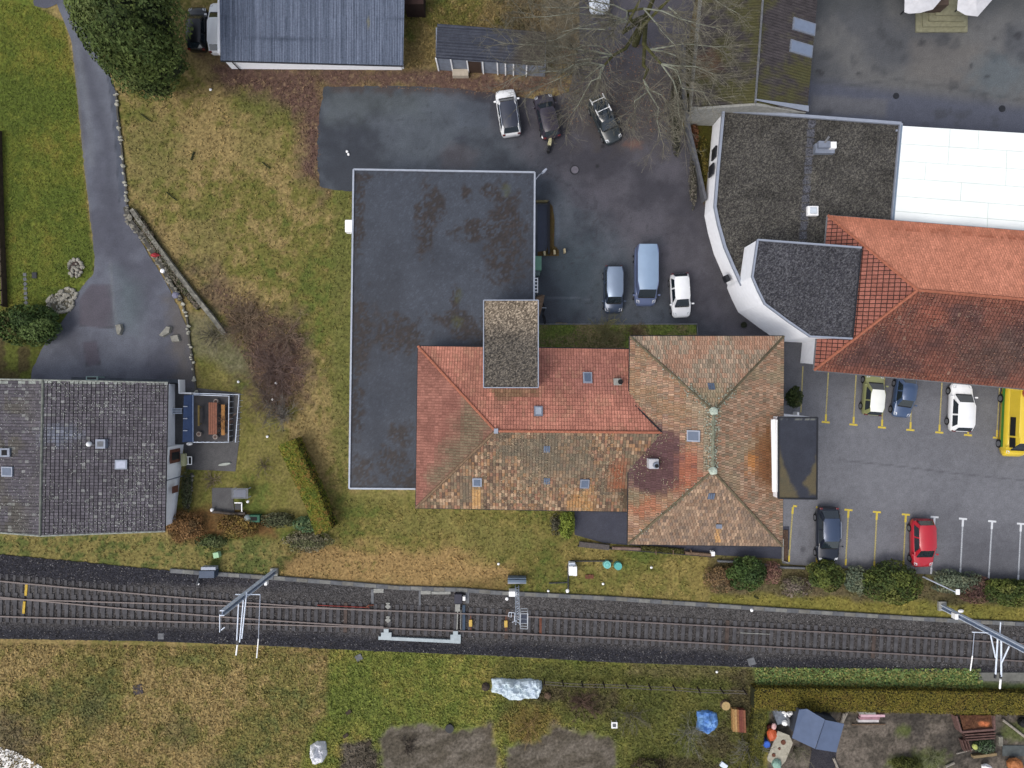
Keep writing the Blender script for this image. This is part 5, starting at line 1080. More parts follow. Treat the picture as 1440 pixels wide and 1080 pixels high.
bush('conifer', 'small narrow conifer in the lane beside the hipped block', 'conifer', 1118.5, 558, 9, 14, 2.2, [S(44, 58, 26), S(60, 74, 34), S(76, 84, 44)], 1100, .10, seed=24)
bush('orange_shrub', 'dry orange-brown shrub below the white gable of the grey roofed house', 'shrub', 262, 742, 24, 20, .8, [S(136, 100, 60), S(116, 88, 54), S(148, 112, 70), S(96, 78, 50)], 1500, .09, seed=25)
bush('orange_shrub', 'mustard coloured twiggy shrub below the garden bin', 'shrub', 335, 740, 26, 16, .8, [S(140, 116, 52), S(120, 92, 50), S(104, 90, 44), S(132, 100, 60)], 1600, .09, seed=26)
bush('green_shrub', 'low green shrub at the foot of the orange garden bed', 'shrub', 296, 762, 20, 9, .5, [S(84, 96, 52), S(72, 84, 50), S(100, 108, 66)], 800, .09, seed=27)
bush('green_shrub', 'bluish green shrub against the lower end of the yellow hedge', 'shrub', 430, 738, 17, 10, .8, [S(80, 112, 80), S(96, 124, 84), S(110, 124, 80)], 900, .09, seed=28)
bush('green_shrub', 'grey-green shrub left of the hedge bottom, below the mown garden', 'shrub', 390, 732, 24, 10, .6, [S(88, 92, 64), S(104, 104, 78), S(76, 84, 54)], 1000, .09, seed=29)
bush('green_shrub', 'pale sprawling shrub below the lower end of the yellow hedge', 'shrub', 432, 762, 32, 14, .5, [S(124, 120, 90), S(100, 106, 66), S(136, 128, 104)], 1500, .09, seed=30)
bush('dark_shrub', 'dark climber strip along the foot of the white gable wall', 'shrub', 262, 690, 7, 26, .6, [S(64, 74, 48), S(84, 90, 60), S(96, 94, 72)], 800, .08, seed=31)
bush('green_shrub', 'low moss green clump at the bottom edge right of the blue roofed hut', 'shrub', 1275, 1076, 22, 10, .8, [S(66, 72, 28), S(84, 88, 36)], 900, .09, seed=33)
bush('green_shrub', 'low dark clump at the bottom edge below the white stool', 'shrub', 915, 1080, 24, 12, .7, [S(66, 58, 48), S(84, 72, 52), S(92, 92, 48)], 900, .09, seed=34)
# hedges: clipped boxes of leaves
def hedge(name, label, line, wd, h, cols, n, size=.10, seed=1):
    """line: px polyline at hedge top"""
    pts = [P(a, b, h) for a, b in line]; t = thing(name, label, 'hedge', (pts[0].x, pts[0].y, 0)); r = np.random.default_rng(seed)
    seg = [(pts[i+1]-pts[i]).length for i in range(len(pts)-1)]; tot = sum(seg); pp, dd, cc = [], [], []
    cols = np.array(cols)
    for i, sl in enumerate(seg):
        k = int(n*sl/tot); u = r.random(k); a, b = np.array(pts[i]), np.array(pts[i+1]); ax = (b-a)/sl; nn = np.array([-ax[1], ax[0], 0])
        side = r.random(k); w_ = wd*(H-h)/FPX; off = (r.random(k)-.5)*w_; z = np.full(k, h)+r.normal(0, .04, k); dn = np.tile([0, 0, 1.], (k, 1))
        sm_ = side < .35; sg = np.where(r.random(k) < .5, -1, 1); off = np.where(sm_, sg*w_/2*(1+r.normal(0, .04, k)), off); z = np.where(sm_, h*r.random(k), z)
        dn[sm_] = (nn[None]*sg[:, None])[sm_]
        p = a[None]+ax[None]*(u*sl)[:, None]+nn[None]*off[:, None]; p[:, 2] = z
        edge_ = np.abs(off)/(w_/2); p[:, 2] -= np.where(~sm_, .12*edge_**4, 0)
        X, Y = PX(p[:, 0], p[:, 1], p[:, 2]); cl = fbm(X, Y, 9, 3, seed); ci = np.clip(((cl-.2)/.6*len(cols)+r.normal(0, .5, k)).astype(int), 0, len(cols)-1)
        pp.append(p); dd.append(dn); cc.append(cols[ci]*(1+(r.random(k)-.5)*.3)[:, None])
    leaves('foliage', np.concatenate(pp), np.concatenate(dd), size, np.maximum(np.concatenate(cc), .004), t, seed=seed, jit=.45)
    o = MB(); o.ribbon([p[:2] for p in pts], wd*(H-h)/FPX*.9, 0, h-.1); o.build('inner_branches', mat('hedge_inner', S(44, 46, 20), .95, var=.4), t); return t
hedge('clipped_hedge', 'clipped yellow-green hedge running diagonally across the meadow beside the garden', [(402, 622), (420, 662), (440, 705), (455, 748)], 25, 1.9, [S(98, 112, 34), S(122, 128, 36), S(138, 126, 42), S(106, 118, 36), S(146, 118, 50)], 9000, .085, 41)
hedge('clipped_hedge', 'long olive clipped hedge along the railway at the lower right', [(1061, 984), (1250, 987), (1500, 992)], 31, 1.0, [S(112, 104, 36), S(122, 112, 36), S(130, 118, 40), S(118, 102, 40)], 22000, .07, 42)
hedge('clipped_hedge', 'short olive hedge arm running down beside the blue tarpaulin', [(1071, 996), (1066, 1040), (1062, 1130)], 17, .97, [S(98, 98, 40), S(112, 108, 40), S(86, 88, 40)], 6000, .07, 43)
# bare tree and bare shrubs
def grow(mb, p, d, L, r0, depth, rd, spread=.6, seg=3, kids=4, kl=.55, up=.0):
    pts = [p]; q = p.copy(); dd = d.copy()
    for i in range(seg):
        dd = (dd+Vector((rd.gauss(0, .16), rd.gauss(0, .16), rd.gauss(0, .10)+up))).normalized(); q = q+dd*(L/seg); pts.append(q.copy())
    mb.tube(pts, [max(r0*(1-.6*i/seg), .0065) for i in range(seg+1)], 3 if depth < 2 else 5, caps=False)
    if depth <= 0: return
    for k in range(kids):
        t = rd.uniform(.25, 1); i = min(int(t*seg), seg-1); b = pts[i].lerp(pts[i+1], t*seg-i)
        nd = (dd+Vector((rd.gauss(0, spread), rd.gauss(0, spread), rd.gauss(0, spread*.55)))).normalized()
        grow(mb, b, nd, L*kl*rd.uniform(.7, 1.2), r0*.5, depth-1, rd, spread, seg, kids, kl, up)
rd = random.Random(5)
base = P(893, 62, 0); t = thing('bare_tree', 'huge leafless tree with mossy limbs over the dark pickup', 'tree', base)
o = MB(); fork = base+Vector((.1, .1, 4.2)); o.tube([base, base+Vector((.05, .1, 2)), fork, fork+Vector((.3, .5, 3))], [.30, .26, .2, .12], 10)
mossy = [[fork, P(880, 68, 6), P(862, 78, 6.6), P(850, 92, 7.0)], [fork, P(905, 92, 5.4), P(911, 98, 5.8), P(905, 112, 6.2)], [fork, P(905, 62, 6.2), P(912, 70, 6.6), P(930, 90, 7.2)], [fork, P(888, 30, 6.4), P(882, 16, 7), P(905, 12, 7.6)], [fork, P(876, 46, 6.5), P(884, 30, 7.5), P(900, 0, 8.4)], [fork, P(900, 40, 7), P(930, 10, 8), P(950, -10, 8.6)]]
for m_ in mossy: o.tube(m_, [.17, .13, .11, .08], 7)
o.build('trunk', M['mossb'], t)
o = MB(); lm = MB()
tips = [(905, 12, 7.6, 960, 70, 7.5), (862, 78, 6.6, 700, 60, 7.6), (884, 30, 7.5, 720, 25, 8.4), (850, 92, 7, 720, 110, 7), (862, 78, 6.6, 780, 60, 7.4), (850, 92, 7, 815, 120, 6.4), (930, 90, 7.2, 985, 130, 6.4), (862, 78, 6.6, 745, 130, 7.0), (850, 92, 7, 800, 165, 6.4), (850, 92, 7, 770, 100, 8), (905, 112, 6.2, 930, 195, 6.0), (905, 112, 6.2, 880, 170, 6), (930, 90, 7.2, 1000, 150, 7), (930, 90, 7.2, 965, 190, 6.2), (912, 70, 6.6, 1030, 66, 8), (905, 12, 7.6, 1010, 40, 9), (884, 30, 7.5, 740, 60, 8), (884, 30, 7.5, 760, 10, 9), (862, 78, 6.6, 735, 85, 7.4), (882, 16, 7, 800, -20, 9), (950, -10, 8.6, 1010, -20, 9), (900, 0, 8.4, 890, -60, 10), (930, 90, 7.2, 1025, 110, 7.5), (905, 112, 6.2, 945, 160, 6.5), (850, 92, 7, 830, 140, 6.4), (912, 70, 6.6, 985, 90, 7), (882, 16, 7, 850, 60, 8), (940, 10, 8, 985, 60, 8), (862, 78, 6.6, 800, 90, 8), (950, -10, 8.6, 1040, 20, 9), (884, 30, 7.5, 790, 45, 9)]
for (a, b, z, c, d, z2) in tips:
    p0 = P(a, b, z); p1 = P(c, d, z2); v = p1-p0; L = v.length
    mid = p0+v*.5+Vector((rd.gauss(0, .25), rd.gauss(0, .25), .5)); path = [p0, p0+v*.25+Vector((rd.gauss(0, .2), rd.gauss(0, .2), .3)), mid, p0+v*.75+Vector((rd.gauss(0, .2), rd.gauss(0, .2), .3)), p1]
    lm.tube(path, [.06, .048, .036, .025, .012], 5, caps=False)
    for k in range(19):
        u = rd.uniform(.08, 1)*4; i = min(int(u), 3); q = path[i].lerp(path[i+1], u-i)
        dd = (v.normalized()+Vector((rd.gauss(0, .6), rd.gauss(0, .6), rd.gauss(0, .4)))).normalized()
        grow(o, q, dd, rd.uniform(.9, 2.2), .026, 2, rd, .6, 3, 4, .55)
o.build('crown', mat('pale_twigs', S(114, 110, 96), .9, var=.5, scale=2), t); lm.build('limbs', mat('pale_limbs', S(138, 142, 126), .9, var=.35, scale=3), t)
def bareshrub(name, label, px, py, rad, h, n, c, seed, z=0, cat='shrub', group=None, kids=4):
    rd = random.Random(seed); b = P(px, py, z); t = thing(name, label, cat, b, 0, group); o = MB()
    for k in range(n):
        a = rd.uniform(0, 2*math.pi); s = rd.uniform(.3, 1.1); d = Vector((math.cos(a)*s*rad, math.sin(a)*s*rad, h*rd.uniform(.5, 1))); L = d.length
        grow(o, b+Vector((rd.gauss(0, rad*.12), rd.gauss(0, rad*.12), 0)), d.normalized(), L*.75, .028, 2, rd, .45, 3, kids, .5)
    o.build('branches', mat('twigs_%d' % seed, c, .9, var=.3), t); return t
bareshrub('bare_shrub', 'leafless olive shrub in the grass strip before the silver-blue car', 852, 466, 1.5, 1.7, 34, S(132, 128, 84), 51)
bareshrub('bare_shrub', 'low tangle of brown twigs at the right of the grass strip', 895, 468, 1.0, .7, 22, S(122, 104, 78), 52)
bareshrub('bare_tree', 'small leafless tree at the top end of the yellow hedge', 398, 583, 1.5, 2.2, 30, S(126, 120, 112), 53, cat='tree')
bareshrub('bare_shrub', 'spindly leafless shrub on the lawn left of the yellow hedge', 372, 655, 1.1, 1.2, 12, S(120, 108, 84), 54)
bareshrub('bare_shrub', 'pale leafless shrub behind the stone wall beside the driveway end', 300, 470, 1.5, 1.4, 26, S(124, 118, 98), 55)
bareshrub('bare_shrub', 'leafless shrub overhanging the balcony table', 318, 592, 1.0, 2.0, 12, S(132, 104, 88), 56)
bareshrub('bare_shrub', 'dense brown bramble in the middle of the allotment strip', 820, 988, 1.5, .9, 34, S(104, 82, 70), 57)
bareshrub('bare_shrub', 'grey leafless fruit bush below the wire fence', 885, 1005, 1.7, 1.5, 22, S(112, 108, 86), 58)
bareshrub('bare_tree', 'leafless fruit tree with pale bark left of the blue tarpaulin', 968, 1030, 1.9, 2.2, 18, S(138, 136, 120), 59, cat='tree')
bareshrub('bare_tree', 'leafless fruit tree below the rusty pallet', 1052, 1052, 1.8, 2.0, 16, S(138, 134, 120), 60, cat='tree')
bareshrub('bare_shrub', 'thin leafless bush below the grey-blue hut roof', 1118, 1052, 1.1, 1.6, 12, S(124, 122, 96), 61)
bareshrub('bare_shrub', 'mustard twigs in the orange bed under the gable', 318, 735, 1.1, 1.0, 22, S(140, 112, 66), 62)
bareshrub('bare_shrub', 'dry twigs beside the soil bed, left of the bramble', 745, 1022, 1.3, .5, 24, S(146, 122, 74), 63)
bareshrub('bare_shrub', 'pale dead perennials above the paved path in the garden', 300, 674, .9, .5, 20, S(138, 124, 98), 64)
bareshrub('bare_shrub', 'dark climbing shrub between wall lamp side pit and yard', 775, 352, .5, .5, 14, S(110, 92, 50), 65)
bareshrub('bare_shrub', 'pale tuft of dead herbs at the bottom by the wooden compost frames', 1312, 1066, 1.0, .6, 22, S(128, 132, 96), 66)
bareshrub('bare_shrub', 'dark leafless plant on the bare soil below the left garden bed', 575, 1050, 1.2, .25, 20, S(74, 66, 58), 67)
for i, (px, py, rr_, nn_, lb) in enumerate(((388, 522, 2.9, 50, 'largest sprawling purplish leafless thicket in the meadow'), (346, 452, 2.7, 40, 'leafless brown thicket behind the dry stone wall'), (378, 562, 2.0, 28, 'dark leafless thicket just above the small leafless tree'), (404, 474, 2.1, 26, 'sparse leafless thicket at the right edge of the brown ground'))):
    bareshrub('thicket', lb, px, py, rr_, .9, nn_, [S(118, 98, 90), S(132, 112, 92), S(110, 96, 86), S(128, 108, 92)][i], 101+i, kids=5)
# grass tufts and fallen leaves over the meadow
def scatter(name, n, polys, size, colf, m, seed, zmax=.10, flatn=False, avoid=()):
    r = np.random.default_rng(seed); out = []
    for poly, dens in polys:
        xs = [p[0] for p in poly]; ys = [p[1] for p in poly]; k = int(n*dens)
        X = r.uniform(min(xs), max(xs), k); Y = r.uniform(min(ys), max(ys), k); ok = sdf(X, Y, poly) < 0
        for a in avoid: ok &= sdf(X, Y, a) > 1.5
        out.append(np.stack([X[ok], Y[ok]], 1))
    XY = np.concatenate(out); X, Y = XY[:, 0], XY[:, 1]; k = H/FPX
    z = r.random(len(X))*zmax; p = np.stack([(X-720)*k, (540-Y)*k, z], 1)
    return tag(leaves(name, p, np.tile([0, 0, 1.], (len(p), 1)), size, np.maximum(colf(X, Y, r.random(len(X))), .004), jit=.25 if flatn else .8, seed=seed, m=M['leaf']), kind='stuff')
NB = [DRIVE, YARD, BALN+BALS, PARK, [(808, 700), (900, 700), (905, 768), (850, 764), (808, 752)], [(900, 740), (1110, 740), (1110, 772), (1098, 786), (1000, 780), (900, 768)], [(262, 545), (338, 553), (331, 663), (232, 660)], [(298, 686), (326, 686), (330, 722), (298, 722)], [(534, 1040), (550, 1022), (600, 1018), (640, 1028), (690, 1018), (700, 1060), (712, 1140), (545, 1140)], [(712, 1050), (760, 1042), (778, 1018), (800, 1028), (855, 1036), (866, 1046), (866, 1140), (716, 1140)]]
mead = [([(170, 80), (270, 110), (450, 110), (500, 260), (492, 700), (900, 720), (1100, 790), (1440, 830), (1440, 872), (860, 838), (240, 800), (0, 776), (0, 755), (240, 752), (470, 760), (400, 620), (340, 500), (270, 420), (180, 280)], 1.0), ([(0, 905), (460, 912), (1060, 942), (1060, 1090), (0, 1090)], .75), ([(570, 0), (760, 0), (760, 50), (570, 100)], .12)]
def tc(X, Y, r):
    g = ground_col(X, Y); return mx(g*.9, g*np.array([1.3, 1.22, 1.1]), r)*(.75+.5*rng.random(len(r)))[:, None]
scatter('grass_tufts', 90000, mead, .10, tc, M['leaf'], 71, .09, avoid=NB)
scatter('lawn_tufts', 26000, [([(0, 0), (60, 12), (90, 30), (103, 90), (114, 200), (124, 300), (131, 380), (60, 440), (0, 440)], 1)], .06, tc, M['leaf'], 72, .04, avoid=[DRIVE])
def lc(X, Y, r): return pick(r, [S(118, 90, 76), S(100, 78, 68), S(138, 112, 90), S(90, 70, 62), S(128, 102, 76)])
scatter('fallen_leaves', 9000, [([(290, 90), (760, 105), (860, 140), (700, 135), (450, 118), (450, 255), (425, 250), (420, 150), (330, 125)], 1), ([(300, 400), (350, 420), (425, 470), (430, 540), (390, 590), (330, 480)], .5), ([(740, 60), (960, 60), (960, 190), (760, 170)], .28)], .075, lc, M['leaf'], 73, .03, True)
def bc(X, Y, r): return pick(r, [S(96, 94, 96), S(120, 118, 118), S(74, 72, 76), S(140, 138, 138), S(88, 80, 74)])
o_ = scatter('ballast_stones', 42000, [(BALN+BALS, 1)], .055, bc, M['leaf'], 74, .04); o_.location.z = .06
scatter('herb_strip', 9000, [([(1062, 938), (1378, 940), (1380, 968), (1062, 968)], 1)], .10, lambda X, Y, r: pick(r, [S(124, 152, 84), S(154, 164, 84), S(164, 158, 92), S(104, 136, 76), S(120, 140, 80)]), M['leaf'], 75, .2)
scatter('grass_strip_blades', 5000, [([(757, 457), (978, 457), (978, 475), (880, 475), (880, 492), (757, 492)], 1)], .07, lambda X, Y, r: mx(pick(r, [S(112, 128, 56), S(128, 140, 60), S(96, 112, 52)]), pick(r, [S(120, 106, 74), S(98, 92, 60)]), ss(800, 850, X)*.6*(X < 930)), M['leaf'], 76, .12)
tag(flat('grass_strip', [(757, 456), (979, 456), (981, 500), (757, 500)], .035, .25, lambda X, Y: mx(S(122, 138, 62), S(140, 126, 90), ss(.4, .6, fbm(X, Y, 20, 3, 8)+.2*((X > 800) & (X < 880)))), M['grass']), kind='structure')
# ------------------------------------------------------------------ RAILWAY
M['rail'] = mat('rail_steel', S(120, 109, 106), .55, .1, var=.15)
M['slp'] = mat('sleeper', S(84, 83, 86), .9, var=.3, scale=3, bump=.3)
M['slpr'] = mat('sleeper_rusty', S(84, 72, 66), .9, var=.35, scale=3)
xs = np.arange(-60, 1505, 20.0)
def off_a(x): return np.where(x < 520, 25.5*((520-x)/520.0)**1.35*1.0, 0)   # branch rails lie north of the main ones
main_lo = [P(x, rail_y(x)) for x in xs]; main_up = [P(x, rail_y(x)-24.6) for x in xs]
t = thing('railway_track', 'main single railway track running the full width of the picture', 'railway track', P(720, 880, 0))
for nm, pts in (('rail', main_lo), ('rail', main_up)):
    o = MB(); o.ribbon([p[:2] for p in pts], .10, .10, .25); o.build(nm, M['rail'], t)
rd = random.Random(9); k = 0; rest = MB(); sx = 1475
while sx > -20:
    c = P(sx, rail_y(sx)-12.3); a = math.atan2(-(rail_y(sx+10)-rail_y(sx-10)), 20)
    o = MB() if k < 100 else rest; o.box(c.x, c.y, .03, .29, 2.45, .10, a+rd.uniform(-.01, .01))
    if k < 100: o.build('sleeper', M['slpr'] if rd.random() < .05 else M['slp'], t)
    k += 1; sx -= 10.3
o = rest.build('sleepers', M['slp'], t); o['kind'] = 'stuff'
xb_ = [x for x in xs if x <= 540]
t = thing('branch_track', 'diverging second track joining the main line from the left', 'railway track', P(200, 850, 0))
o = MB(); o.ribbon([P(x, rail_y(x)-24.6-off_a(x)+.6)[:2] for x in xb_], .10, .10, .245); o.build('rail', M['rail'], t)
o = MB(); o.ribbon([P(x, rail_y(x)-off_a(x)-1.6)[:2] for x in xb_], .10, .10, .245); o.build('rail', M['rail'], t)
sx = 500
while sx > -20:
    of = float(off_a(sx)); c = P(sx+5, rail_y(sx)-12.3-of); a = math.atan2(-(rail_y(sx+10)-rail_y(sx-10))-.07, 20)
    if of > 6: o = MB(); o.box(c.x, c.y, .02, .22, 2.5, .095, a+rd.uniform(-.02, .02)); o.build('sleeper', M['slp'], t)
    sx -= 10.3
# concrete cable trough along the track
def trough(name, label, pts, wd, z): 
    t_ = thing(name, label, 'cable trough', P(*pts[0])); o = MB(); o.ribbon([P(a, b)[:2] for a, b in pts], wd, 0, z); o.build('channel', mat('trough_concrete', S(98, 100, 104), .9, var=.25, scale=2, bump=.3), t_)
    o = MB(); px = pts[0][0]
    xs_ = [p[0] for p in pts]; ys_ = [p[1] for p in pts]; i = 0
    x = pts[0][0]+2
    while x < pts[-1][0]-16:
        a = P(x, np.interp(x, xs_, ys_)); b = P(x+15.5, np.interp(x+15.5, xs_, ys_))
        m_ = MB(); m_.ribbon([a[:2], b[:2]], wd*.8, z, z+.02+.012*(i % 3)); m_.build('cover_slab', mat('slab_%d' % (i % 4), S(*[(116, 118, 120), (130, 130, 126), (104, 106, 110), (122, 120, 114)][i % 4]), .9, var=.25, scale=3), t_)
        x += 16; i += 1
trough('cable_trough', 'grey concrete cable trough along the north side of the track', [(240, 802), (390, 812.5), (500, 821), (560, 826), (650, 829), (700, 833), (860, 841), (1080, 856), (1300, 870), (1500, 880)], .36, .14)
def conc(name, label, cat, x0, y0, x1, y1, h, m=None, group=None, z0=0): 
    a, b = P(x0, y0), P(x1, y1); o = MB(); o.box((a.x+b.x)/2, (a.y+b.y)/2, z0, abs(b.x-a.x), abs(b.y-a.y), h); return o.solo(name, m or M['conc'], label, cat, ((a.x+b.x)/2, (a.y+b.y)/2, z0), group, bevel=.02)
conc('trough_branch', 'left concrete trough branch leading down to the points rod', 'cable trough', 522, 828, 526, 851, .12)
conc('trough_branch', 'right concrete trough branch next to the grey channel frame', 'cable trough', 589, 829, 592, 851, .12)
conc('trough_cover', 'wide pale slab on the trough above the left branch', 'slab', 526, 827, 540, 833, .17, M['concl'])
conc('trough_cover', 'wide pale slab on the trough above the right branch', 'slab', 592, 830, 606, 835, .17, M['concl'])
conc('trough_cover', 'long thin slab on the trough left of the points motor', 'slab', 607, 831, 634, 835, .17, M['concl'])
conc('trough_branch', 'short concrete trough stub right of the points motor', 'cable trough', 655, 832, 660, 848, .12)
conc('concrete_footing', 'pale concrete footing under the blue right-hand mast', 'footing', 1318, 845, 1329, 858, .22, M['concl'])
conc('concrete_pad', 'grey concrete pad beyond the herbs at the right edge', 'slab', 1376, 945, 1470, 957, .12, mat('pad', S(118, 118, 112), .9, var=.2))
# points frame and motor
M['pgal'] = mat('pale_galvanised', S(166, 178, 184), .5, .2, var=.12)
t = thing('points_channel', 'pale grey steel channel with two brackets below the lower rail', 'rail fitting', P(590, 896, 0))
o = MB(); o.ribbon([P(533, 895.5)[:2], P(648, 901)[:2]], .27, .06, .28); o.build('channel', M['pgal'], t)
for x, y in ((544, 893), (641, 896)): o = MB(); p = P(x, y-1); o.box(p.x, p.y, .06, .85, .5, .24); o.box(p.x, p.y+.35, .06, .4, .4, .25); o.build('bracket', M['pgal'], t)
t = thing('points_motor', 'dark boxed points motor with drive rods across the rails', 'rail fitting', P(645, 840, 0))
o = MB(); p = P(645, 839.5); o.box(p.x, p.y, .06, .62, .78, .5); o.build('motor_box', mat('motor', S(56, 56, 70), .6), t, bevel=.03)
o = MB(); p = P(644, 853); o.box(p.x, p.y, .06, .4, .6, .3); o.build('cover', M['concl'], t); o = MB(); o.ribbon([P(644, 857)[:2], P(643, 884)[:2]], .09, .14, .24); o.ribbon([P(648.5, 857)[:2], P(648, 884)[:2]], .05, .14, .24); o.build('rods', M['concl'], t)
o = MB(); o.ribbon([P(652.5, 850)[:2], P(652.5, 886)[:2]], .22, .13, .16); o.build('sleeper_plate', mat('blue_sleeper', S(66, 84, 104), .8), t)
t = thing('points_rod', 'red rust points rod along the upper rail', 'rail fitting', P(510, 852, 0)); o = MB(); o.ribbon([P(447, 850)[:2], P(520, 853.5)[:2]], .06, .12, .2); o.build('rod', mat('red_rod', S(140, 58, 50), .8), t); o = MB(); p = P(520, 851); o.tube([(p.x-.3, p.y-.15, .2), (p.x, p.y+.1, .3), (p.x+.35, p.y+.05, .15)], .07, 6); o.build('crank', M['rust'], t)
for x, y, c in ((546, 852, 'above the'), (546, 871, 'between the')):
    o = MB(); p = P(x, y); o.cyl(p.x, p.y, .1, .2, .24, 4); o.box(p.x, p.y+.25, .1, .3, .12, .1); o.solo('lock_cover', M['concl'], f'pale metal points lock cover {c} rails near the channel frame', 'rail fitting', p)
for i, (x, y, w_) in enumerate(((662, 875, 'left'), (711.5, 876, 'right'))):
    t = thing('rail_magnet', f'yellow train magnet between the rails, {w_} one of the pair', 'rail fitting', P(x, y), 0, 'train magnets')
    o = MB(); p = P(x, y); o.box(p.x, p.y, .13, .27, .56, .14); o.build('magnet', mat('magnet_yellow', S(214, 176, 76), .6, var=.15), t, bevel=.03); o = MB(); o.box(p.x, p.y, .10, .1, 1.2, .06); o.build('mounting_bar', M['rust'], t)
for (x, y0, y1, lb) in ((38.5, 821, 837, 'upper half of the yellow bar across the left tracks'), (35.5, 845, 862, 'lower half of the yellow bar across the left tracks')):
    o = MB(); o.ribbon([P(x+.4, y0)[:2], P(x-.8, y1)[:2]], .2, .11, .16); o.solo('yellow_marker', mat('marker_yellow', S(206, 170, 40), .7, var=.3, scale=8), lb, 'marker', P(x, y0, .1))
o = MB(); o.box(P(760, 880).x, P(760, 880).y, .10, .2, 1.4, .04); o.solo('rusty_tie', M['rust'], 'rusty tie between the rails right of the signal mast', 'rail fitting', P(760, 880, .1))
o = MB(); o.ribbon([P(1040, 889)[:2], P(1082, 891)[:2]], .05, .13, .16); o.solo('spare_rod', M['concl'], 'thin pale rod lying between the rails below the hipped block', 'rod', P(1060, 890, .1))
# catenary masts
def mast(name, label, bx, by, tz, tip, w_=.16):
    b = P(bx, by, 0); t = thing(name, label, 'mast', b); tp = Vector((b.x, b.y, tz))
    f = MB(); f.box(b.x, b.y, 0, .6, .6, .25); f.build('foundation', M['concl'], t)
    for s in (-1, 1): o = MB(); o.box(b.x+.0, b.y+s*w_, .25, .3, .05, tz-.25); o.build('flange', M['galv'], t)
    o = MB(); o.box(b.x, b.y, .25, .06, w_*2-.05, tz-.3); o.build('web', mat('web', S(120, 136, 162), .5), t)
    return t, b
def arms(t, px, py, z, segs, ins=True):
    for a, c, r_, m_ in segs: o = MB(); o.tube([P(*a), P(*c)], r_, 6); o.build('cantilever_tube', m_, t)
t, b = mast('catenary_mast', 'left catenary mast leaning over the tracks with cantilever tubes', 386.5, 803.5, 10.4, None)
arms(t, 0, 0, 0, [((336, 838, 6.2), (333, 902, 6.0), .05, M['galv']), ((343, 836, 6.6), (337, 903, 6.2), .05, M['galv']), ((347, 832, 7.0), (340, 898, 6.3), .05, M['galv']), ((331, 836, 6.6), (366, 836, 6.4), .04, M['galv']), ((366, 836, 6.4), (363.5, 897, 6.0), .035, M['alu']), ((309, 864, 9.4), (309, 889, 8.4), .035, M['galv']), ((316, 882, 8), (311, 886, 8), .04, M['galv'])])
o = MB(); o.tube([P(334, 905, 6.0), P(332, 921, 5.6)], .06, 8); o.build('insulator', M['whitep'], t); o = MB(); o.tube([P(363.4, 898, 5.9), P(361, 925, 5.4)], .045, 8); o.build('insulator', M['whitep'], t)
o = MB(); q = P(334.5, 903.5, 6.0); o.box(q.x, q.y, 5.9, .22, .3, .2); o.build('clamp', M['dark'], t)
o = MB(); q = P(374, 820, 2.5); o.box(q.x, q.y, 2.2, .2, .3, .4); o.build('number_plate', M['whitep'], t)
t, b = mast('catenary_mast', 'right catenary mast with blue-grey beam and V-shaped cantilevers', 1323, 852.5, 10.8, None)
arms(t, 0, 0, 0, [((1393, 893, 6.0), (1400, 925, 6.2), .05, M['galv']), ((1403, 897, 6.4), (1400, 948, 6.0), .06, M['galv']), ((1408, 898, 6.6), (1408, 951, 6.0), .06, M['galv']), ((1419, 909, 7.4), (1409, 931, 6.4), .05, M['galv']), ((1407, 875, 7.0), (1406, 893, 6.6), .04, M['galv']), ((1367, 889, 5.6), (1394, 890, 5.8), .04, M['galv']), ((1370, 890, 5.6), (1367.5, 922, 5.5), .035, M['alu']), ((1367.5, 922, 5.5), (1364.5, 943, 5.3), .045, M['whitep'])])
for x in (1399.5, 1407.5): o = MB(); o.tube([P(x, 948, 6), P(x-.3, 953, 5.9)], .09, 8); o.build('insulator', M['dark'], t)
o = MB(); o.tube([P(1407, 955, 5.9), P(1406, 968, 5.7)], .07, 8); o.build('insulator_end', M['whitep'], t)
o = MB(); q = P(1344.5, 867, 2.4); o.box(q.x, q.y, 2.0, .24, .42, .5); o.build('number_plate', M['whitep'], t)
# signal mast with service cage
b = P(727, 825, 0); t = thing('signal_mast', 'lattice signal mast with ladder cage beside the pair of yellow magnets', 'signal', b)
for sx_ in (-1, 1):
    for sy in (-1, 1): o = MB(); o.box(b.x+sx_*.14, b.y+sy*.12, 0, .05, .05, 8.6); o.build('upright', M['galv'], t)
o = MB()
for i in range(14): z = .4+i*.58; s = 1 if i % 2 else -1; o.tube([(b.x-.14*s, b.y-.12, z), (b.x+.14*s, b.y-.12, z+.5)], .022, 4); o.tube([(b.x-.14*s, b.y+.12, z), (b.x+.14*s, b.y+.12, z+.5)], .022, 4); o.tube([(b.x-.14, b.y+.12*s, z), (b.x-.14, b.y-.12*s, z+.5)], .02, 4)
o.build('lattice', M['galv'], t)
o = MB(); q = P(727, 817.5, .9); o.box(q.x, q.y, .0, 1.5, .2, .9); o.box(q.x, q.y+.17, .0, 1.5, .12, .75); o.build('base_frame', mat('frame_blue', S(104, 122, 142), .5), t); o = MB(); o.box(q.x, q.y-.18, .2, 1.5, .1, .6); o.build('base_bar', M['alu'], t)
o = MB(); q = P(721, 835, .9); o.box(q.x, q.y, .1, .62, .42, .9); o.build('cabinet', M['whitep'], t, bevel=.02)
z = 8.2; qs = [P(a, c, z) for a, c in ((731.5, 876.5), (741.5, 877), (742, 856), (732, 856))]
o = MB()
for h in (0, .55, 1.05):
    for i in range(4): o.tube([qs[i]+Vector((0, 0, h)), qs[(i+1) % 4]+Vector((0, 0, h))], .025, 5)
for p in qs: o.tube([p, p+Vector((0, 0, 1.05))], .025, 5)
for f in (.3, .65): o.tube([qs[0].lerp(qs[3], f), qs[1].lerp(qs[2], f)], .02, 5)
